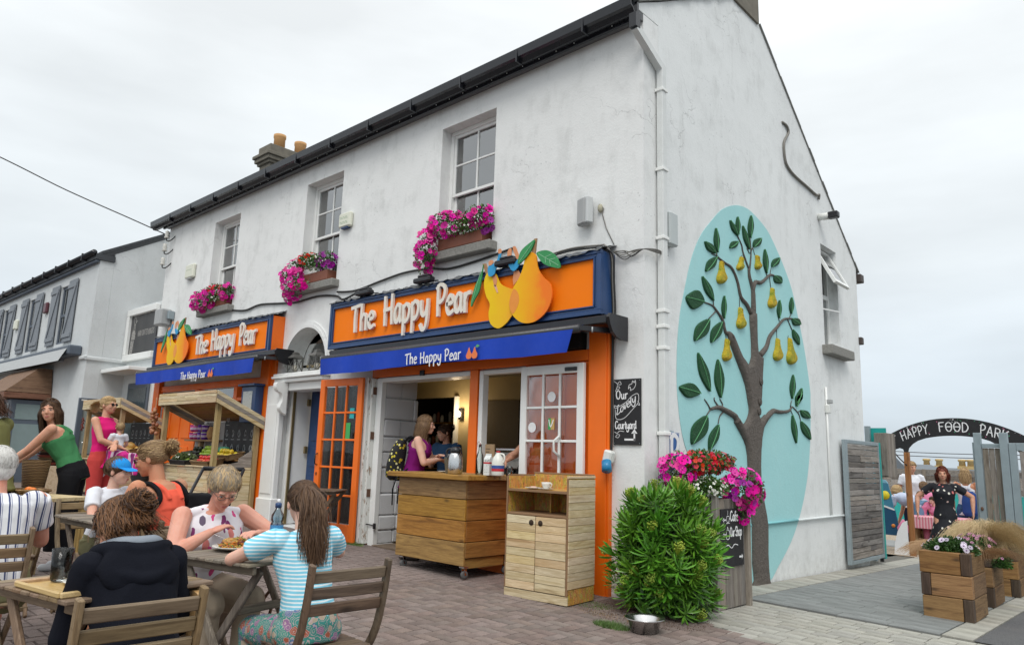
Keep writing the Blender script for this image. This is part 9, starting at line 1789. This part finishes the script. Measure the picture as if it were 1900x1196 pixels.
t = thing('espresso_machine', 'white espresso machine with a curved hood behind the counter window', 'coffee machine', (-2.52, .95, .1)); bx('body', CER, t, -.45, .25, 0, .45, 1.10, 1.25, .03); bx('top', CHROME, t, -.40, .22, .03, .42, 1.27, 1.31, .01); bx('front', BLK, t, -.42, .2, .05, .40, .82, 1.09, .01); MB().poly([(0, 0), (.20, -.04), (.26, -.12), (.22, -.13), (.0, -.07)], [], lambda u, v, d: Vector((-.45+d, -u, 1.18+v)), .70).build('hood', CER, t, True)
for x in (-.25, 0.0): MB().tube([(x, -.02, 1.02), (x, -.14, .98)], .018, 8).build('group_handle', BLK, t)
bx('work_top', W_CTR, IR, -3.0, -.65, .40, 1.55, .86, .92, .004); bx('work_top_front', DARK, IR, -2.2, -.7, .45, 1.5, .1, .86)
t = thing('cup_stack', 'stack of paper cups on the machine', 'cups', (-2.5, 1.1, 1.412)); [MB().lathe([(.025, 0), (.035, .09), (.038, .095)], 14, (.05*k, 0, 0)).build('cup', CER, t) for k in range(3)]
t = thing('wall_lantern', 'small lit wall lamp inside the shop', 'lamp', (-4.86, 2.14, 1.95)); pl_ = bpy.data.lights.new('lamp_light', 'POINT'); pl_.energy = 9; pl_.color = (1, .78, .5); pl_.shadow_soft_size = .06; lo = link(bpy.data.objects.new('lamp_light', pl_), t); lo.location = (.05, -.16, .05); bx('backplate', BLK, t, -.04, .04, .0, .05, -.08, .1); em = bpy.data.materials.new('lamp_glow'); em.use_nodes = True; b_ = em.node_tree.nodes['Principled BSDF']; b_.inputs['Emission Color'].default_value = (1, .75, .4, 1); b_.inputs['Emission Strength'].default_value = 6; MB().lathe([(0, -.05), (.03, -.03), (.035, .03), (0, .06)], 14, (0, -.03, 0)).build('bulb', em, t)
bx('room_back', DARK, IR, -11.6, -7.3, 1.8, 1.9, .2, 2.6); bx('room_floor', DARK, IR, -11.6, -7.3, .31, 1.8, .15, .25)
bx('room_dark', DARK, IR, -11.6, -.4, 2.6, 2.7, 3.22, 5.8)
# ------------------------------------------------------------------ grey building on the left
lb = thing('grey_building', 'pale grey rendered two storey building with grey shutters left of the shop', 'building'); LXG, LY = -13.6, -0.80
holes = [[(c-.34, 3.60), (c+.34, 3.60), (c+.34, 5.02), (c-.34, 5.02)] for c in (-15.72, -18.32, -20.85)]
MB().poly([(-30, -.6), (LXG-.0, -.6), (LXG, 5.32), (-30, 5.32)], holes, front(0, LY), .3).build('front_wall', GREYW, lb); MB().poly([(LY+.302, -.6), (7, -.6), (7, 5.8), (3.1, 7.6), (LY+.302, 5.52)], [], sidef(LXG), .3).build('gable_wall', GREYW, lb)
bx('roof', SLATE, lb, -30, LXG+.05, LY-.1, LY+.3, 5.325, 5.45); m = MB(); m.add([(-30, LY, 5.46), (LXG+.06, LY, 5.46), (LXG+.06, 3.1, 7.66), (-30, 3.1, 7.66), (-30, LY, 5.52), (LXG+.06, LY, 5.52), (LXG+.06, 3.1, 7.72), (-30, 3.1, 7.72)], [(0, 3, 2, 1), (4, 5, 6, 7), (0, 1, 5, 4), (1, 2, 6, 5), (2, 3, 7, 6), (3, 0, 4, 7)]); m.build('roof', SLATE, lb)
MB().tube([(-30, LY-.14, 5.44), (LXG+.02, LY-.14, 5.47)], .065, 10).build('gutter', GUT, lb); MB().tube([(-30, LY-.05, 5.27), (LXG+.03, LY-.05, 5.29)], .04, 8).build('waste_pipe', GDARK, lb); [bx('gutter_bracket', BLK, lb, -14.2-k*.95, -14.17-k*.95, LY-.215, LY-.06, 5.36, 5.53, .004) for k in range(9)]
bx('string_course', GREYW, lb, -13.98, LXG+.05, LY-.05, LY-.002, 3.10, 3.19, .02); bx('string_course', GREYW, lb, LXG+.002, LXG+.05, LY-.05, 1.2, 3.08, 3.17, .02)
for c in (-15.72, -18.32, -20.85):
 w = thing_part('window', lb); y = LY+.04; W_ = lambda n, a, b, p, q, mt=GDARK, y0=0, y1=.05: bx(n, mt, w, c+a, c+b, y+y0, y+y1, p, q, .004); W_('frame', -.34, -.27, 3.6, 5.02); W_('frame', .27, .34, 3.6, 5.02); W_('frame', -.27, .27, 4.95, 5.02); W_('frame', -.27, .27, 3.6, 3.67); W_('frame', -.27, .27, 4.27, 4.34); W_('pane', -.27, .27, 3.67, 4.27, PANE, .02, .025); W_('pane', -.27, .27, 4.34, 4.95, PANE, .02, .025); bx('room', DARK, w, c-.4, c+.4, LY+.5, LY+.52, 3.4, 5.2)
 for s, a in ((-1, -.93), (1, .36)):
  sh_ = thing_part('shutter', lb)
  for k in range(4): bx('board', GSHUT, sh_, c+a+k*.145, c+a+k*.145+.141, LY-.05, LY-.025, 3.60, 5.08, .004)
  bx('ledge', GSHUT, sh_, c+a, c+a+.576, LY-.072, LY-.052, 4.88, 4.98, .004); bx('ledge', GSHUT, sh_, c+a, c+a+.576, LY-.072, LY-.052, 3.70, 3.80, .004); MB().bar((c+a+.05, LY-.062, 3.80), (c+a+.52, LY-.062, 4.88), .02, .08, (0, 0, 1)).build('brace', GSHUT, sh_)
for x, z, mt, lab in ((-17.0, 4.62, plain('maroon', (0.09, .02, .03), .4), 'dark red alarm box between the shutters of the grey building'), (-19.6, 4.45, CREAM, 'cream alarm box between the farther shutters of the grey building')): t = thing('alarm_box', lab, 'alarm box', (x, LY, z)); MB().box(-.13, .13, -.08, -.002, -.14, .14, None, .03).build('casing', mt, t)
t = thing('awning', 'pale rolled awning along the grey building at the far left', 'awning'); bx('cassette', GDARK, t, -22, -13.95, LY-.28, LY-.003, 3.20, 3.42, .03); MB().add([(-22, LY-.28, 3.34), (-14.05, LY-.28, 3.34), (-14.05, LY-.42, 3.05), (-22, LY-.42, 3.05)], [(0, 1, 2, 3)]).build('cloth', GREYPL, t); bx('arm', BLK, t, -22, -14.1, LY-.36, LY-.28, 3.05, 3.12)
t = thing('bay_window', 'grey bay window under a small cedar gabled roof on the grey building', 'bay window', (-16.9, LY, 0)); bx('bay_body', GDARK, t, -1.6, 1.1, -.75, -.003, .3, 2.25, .01)
for a, b in ((-1.45, -.75), (-.65, .0), (.1, .95)): bx('pane', plain('bay_glass', (0.20, .26, .26), .1, bump=.02), t, a, b, -.765, -.752, 1.0, 1.7); bx('pane', plain('bay_glass', (0.2, .26, .26), .1), t, a, b, -.765, -.752, 1.80, 2.15)
bx('pane', MATS['bay_glass'], t, 1.102, 1.112, -.65, -.1, 1.0, 1.7); bx('pane', MATS['bay_glass'], t, 1.102, 1.112, -.65, -.1, 1.8, 2.15); bx('fascia', W_GABLET, t, -1.75, 1.25, -.95, -.003, 2.27, 2.40, .01); MB().add([(-1.75, -.95, 2.41), (1.25, -.95, 2.41), (1.25, -.02, 2.41), (-1.75, -.02, 2.41), (-1.2, -.3, 3.0), (1.1, -.3, 3.0), (1.1, -.02, 3.0), (-1.2, -.02, 3.0)], [(0, 1, 5, 4), (1, 2, 6, 5), (3, 0, 4, 7), (4, 5, 6, 7), (2, 3, 7, 6)]).build('roof', W_GABLET, t)
t = thing('side_door', 'dark grey glazed door standing in the side wall of the grey building', 'door', (LXG, -.35, gz(-13.6, 0))); bx('frame', GDARK, t, .002, .07, -.50, -.40, 0, 1.92, .006); bx('frame', GDARK, t, .002, .07, .30, .40, 0, 1.92, .006); bx('frame', GDARK, t, .002, .07, -.40, .30, 1.82, 1.92, .006); bx('leaf', GDARK, t, .01, .05, -.40, .30, 0, .75, .006); bx('pane', plain('door_glass_grey', (0.30, .34, .32), .15), t, .02, .03, -.40, .30, .75, 1.82); MB().tube([(.07, -.36, .98), (.11, -.36, .98), (.11, -.24, .98)], .012, 6).build('handle', CHROME, t); bx('closer_plate', WPLAS, t, .07, .075, -.46, -.35, 1.86, 1.89)
t = thing('burger_sign', 'framed dark banner with a burger drawing and HAND CRAFTED BURGERS between the buildings', 'sign'); bx('link_wall', GREYW, t, LXG, -11.98, .002, .3, 0, 4.35); BN = NT('banner_print'); BN.out(BN.ramp(BN.noise(BN.vec((2, 1, .4)), 1.1, 3), [(0.35, (0.02, .02, .022)), (.6, (.05, .05, .052)), (.75, (.16, .14, .13))]), .35); bx('banner', BN.m, t, -13.45, -12.02, -.03, -.003, 3.26, 4.14)
for b in ((-13.58, -12.0, 4.14, 4.28), (-13.58, -12.0, 3.12, 3.26)): bx('frame', WPAINT, t, b[0], b[1], -.10, -.001, b[2], b[3], .01)
bx('frame', WPAINT, t, -13.58, -13.45, -.10, -.001, 3.261, 4.139, .01); bx('canopy', WPAINT, t, -13.58, -12.0, -.5, -.001, 2.82, 2.90, .01); bx('dark_window', GDARK, t, -13.2, -12.05, -.03, -.001, 1.2, 2.62, .01); bx('pane', plain('door_glass_dark', (.05, .07, .08), .1), t, -13.1, -12.15, -.04, -.031, 1.3, 2.5)
bf = lambda u, v, d: Vector((u, -.0315+d, v)); PG = plain('print_grey', (.36, .35, .33), .7); lettering('HAND CRAFTED BURGERS', .115, -13.0, 3.66, bf, t, PG, .13, .001, one=True, name='lettering', sx=.62); lettering('BUR', .13, -13.36, 3.44, bf, t, PG, .2, .001, one=True, name='lettering', track=.02, sx=.8); lettering('GER', .13, -13.38, 3.29, bf, t, PG, .2, .001, one=True, name='lettering', track=.02, sx=.8)
m = MB(); [m.poly([(-13.34+.09-w, z), (-13.34+.09+w, z), (-13.34+.09+w, z+.028), (-13.34+.09-w, z+.028)], [], bf, .001) for z, w in ((3.60, .10), (3.635, .11), (3.67, .10), (3.705, .11), (3.74, .10), (3.775, .07))]; m.build('burger_drawing', PG, t, True); m = MB(); [stroke_poly(m, s, .02, bf, .001) for s in ([(-13.27, 3.81), (-13.26, 3.93), (-13.29, 4.06), (-13.22, 4.10), (-13.18, 3.98), (-13.24, 3.93)], [(-13.2, 3.82), (-13.19, 3.95), (-13.12, 4.02)])]; m.build('chef_drawing', PG, t, True)
# ------------------------------------------------------------------ courtyard
t = thing('plank_fence', 'long grey timber fence with turquoise panels closing the courtyard', 'fence', (-2.3, 15.2, -.36), R(10)); random.seed(6)
for k in range(4):
 x = -3.0
 while x < 9: w = random.uniform(1.2, 2.4); bx('board', W_GREYX, t, x, x+w-.01, -.02+random.uniform(-.01, .01), .03, 1.08+k*.145, 1.08+k*.145+.14, .004); x += w
bx('lower_panel', plain('teal_panel', (0.02, .36, .34), .6, sc=3), t, -3, 9, 0.0, .02, .1, 1.07)
for x in range(-3, 9): bx('post', W_GREYZ, t, x, x+.08, -.06, -.03, 0, 1.66, .004)
random.seed(14); MUL = (plain('teal_panel', (0.02, .36, .34), .6), plain('ochre_shape', (.5, .33, .05), .6)); [MB().poly([(v.x, v.y) for v in closed_curve([Vector((1.9+k*.5+.16*math.cos(a*1.05)*random.uniform(.5, 1), .75+.25*math.sin(a*1.05)*random.uniform(.5, 1), 0)) for a in range(6)], 3)], [], lambda u, v, d: Vector((u, -.012+d, v)), .005).build('painted_shape', MUL[1], t, True) for k in range(4)]
vb = thing('painted_van_board', 'blue painted cut-out of the front of a camper van standing in the courtyard', 'board', (-.92, 9.75, gz(-.2, 9.4)), R(-4)); c1 = plain('van_dark_blue', (.008, .07, .15), .5); c2 = plain('van_mid_blue', (.05, .22, .34), .5); c3 = plain('van_pale_blue', (.22, .48, .62), .5); vf = lambda dd: (lambda u, v, d: Vector((u, -dd+d, v)))
MB().poly([(-.1, .30), (.52, .30), (.44, .78), (-.1, .95)], [], vf(0), .03).build('lower_body', c1, vb, True); MB().poly([(-.1, .954), (.43, .784), (.34, 1.28), (-.1, 1.32)], [], vf(.0), .03).build('upper_body', c2, vb, True); MB().poly([(-.1, 1.322), (.34, 1.282), (.30, 1.34), (-.1, 1.42)], [], vf(.0), .03).build('sill', c3, vb, True); MB().poly([(.02, 1.41), (.14, 1.38), (.08, 1.80), (.02, 1.86)], [], vf(.0), .03).build('windscreen_pillar', c3, vb, True); MB().poly([(-.1, .93), (.44, .765), (.43, .80), (-.1, .97)], [], vf(.004), .004).build('white_line', CHALK, vb, True)
MB().lathe([(.085, 0), (.085, .008), (0, .01)], 24, M=T((.28, -.001, 1.05)) @ Matrix.Rotation(R(90), 4, 'X')).build('headlight', plain('yellow_disc', (.75, .62, .02), .5), vb); MB().lathe([(.035, 0), (.035, .01), (0, .012)], 16, M=T((.40, -.001, .48)) @ Matrix.Rotation(R(90), 4, 'X')).build('indicator', plain('orange_disc', (.65, .22, .03), .5), vb); bx('grille', GREYPL, vb, .02, .12, -.012, -.002, .55, 1.22, .004); [bx('grille_bar', BLK, vb, .03, .11, -.018, -.013, .58+k*.045, .60+k*.045) for k in range(14)]
t = thing('white_board', 'white rounded board leaning against the foot of the amber arch post', 'board', (-.38, 9.16, gz(-.3, 9.2))); MB().poly([(0, 0), (.25, 0), (.25, .62), (.17, .58), (.08, .42), (.02, .2)], [], lambda u, v, d: Vector((u, d, v)), .02).build('board', CHALK, t, True)
t = thing('picnic_table', 'low table under a pink gingham cloth where the girls sit', 'table', (.22, 9.9, gz(.2, 9.9))); GI = stripes('gingham', (.66, .42, .46), (.58, .16, .22), 'X', .05, .5); bx('cloth', GI, t, -.45, .5, -.3, .3, .50, .72, .01); [bx('leg', W_POST, t, a, a+.05, -.2, .2, 0, .5) for a in (-.38, .4)]; t = thing('low_bench', 'low timber bench on the gravel beyond the van board', 'bench', (-.30, 10.1, gz(-.3, 10))); bx('seat', W_POST, t, -.3, .35, -.12, .12, .36, .42, .004); [bx('leg', W_POST, t, a, a+.06, -.1, .1, 0, .36) for a in (-.2, .2)]
t = thing('net_bag', 'pink net hanging from the hand of the bending woman', 'bag', (-.30, 9.55, .05)); MB().lathe([(.0, .0), (.09, .06), (.11, .14), (.05, .24), (.01, .30)], 16).build('net', LPK, t)
SL2 = plain('far_slate', (.13, .15, .17), .7); CW2 = plain('far_white', (.60, .62, .60), .8); YP = plain('yellow_pot', (.50, .36, .16), .9)
def house(label, x, y, w, d, h, r, rz=0, pots=()):
 t = thing('terrace_house', label, 'house', (x, y, -.5), R(rz), 'houses beyond the courtyard fence'); bx('wall', CW2, t, -w/2, w/2, -d/2, d/2, 0, h); MB().add([(-w/2-.1, -d/2-.2, h), (w/2+.1, -d/2-.2, h), (w/2+.1, d/2+.2, h), (-w/2-.1, d/2+.2, h), (-w/2-.1, 0, h+r), (w/2+.1, 0, h+r)], [(0, 1, 5, 4), (2, 3, 4, 5), (1, 2, 5), (3, 0, 4)]).build('roof', SL2, t); c = None
 for px in pots:
  c = bx('chimney', YP, t, px-.2, px+.2, -.2, .2, h+r-.3, h+r+.12); MB().lathe([(.17, 0), (.15, .22), (.2, .26), (.2, .34), (.12, .36)], 12, (px, 0, h+r+.12)).build('chimney_pot', YP, c)
 return t
house('slate-roofed white house just right of the timber cupboard', -7.2, 27, 4.0, 5, 1.45, .85, 0); house('low white gabled house seen behind the amber post', -5.4, 30, 2.4, 5, 1.25, .75, 60); house('long slate-roofed terrace with yellow chimney pots on the horizon', -6.0, 40, 14, 6, 1.15, .75, 0, (-1.0, -.38, .72, 1.12, 3.0));
for k in range(2): tag(MB().tube(smooth_curve([(-9, 20, 2.15+k*.12), (-3, 21, 1.72+k*.12), (3, 22, 1.75+k*.12), (9, 23, 2.1)], 6), .012, 5).build('phone_line', CABLE), ('lower', 'upper')[k]+' thin overhead line above the courtyard roofs', 'cable')
bpy.data.scenes.remove(TS)
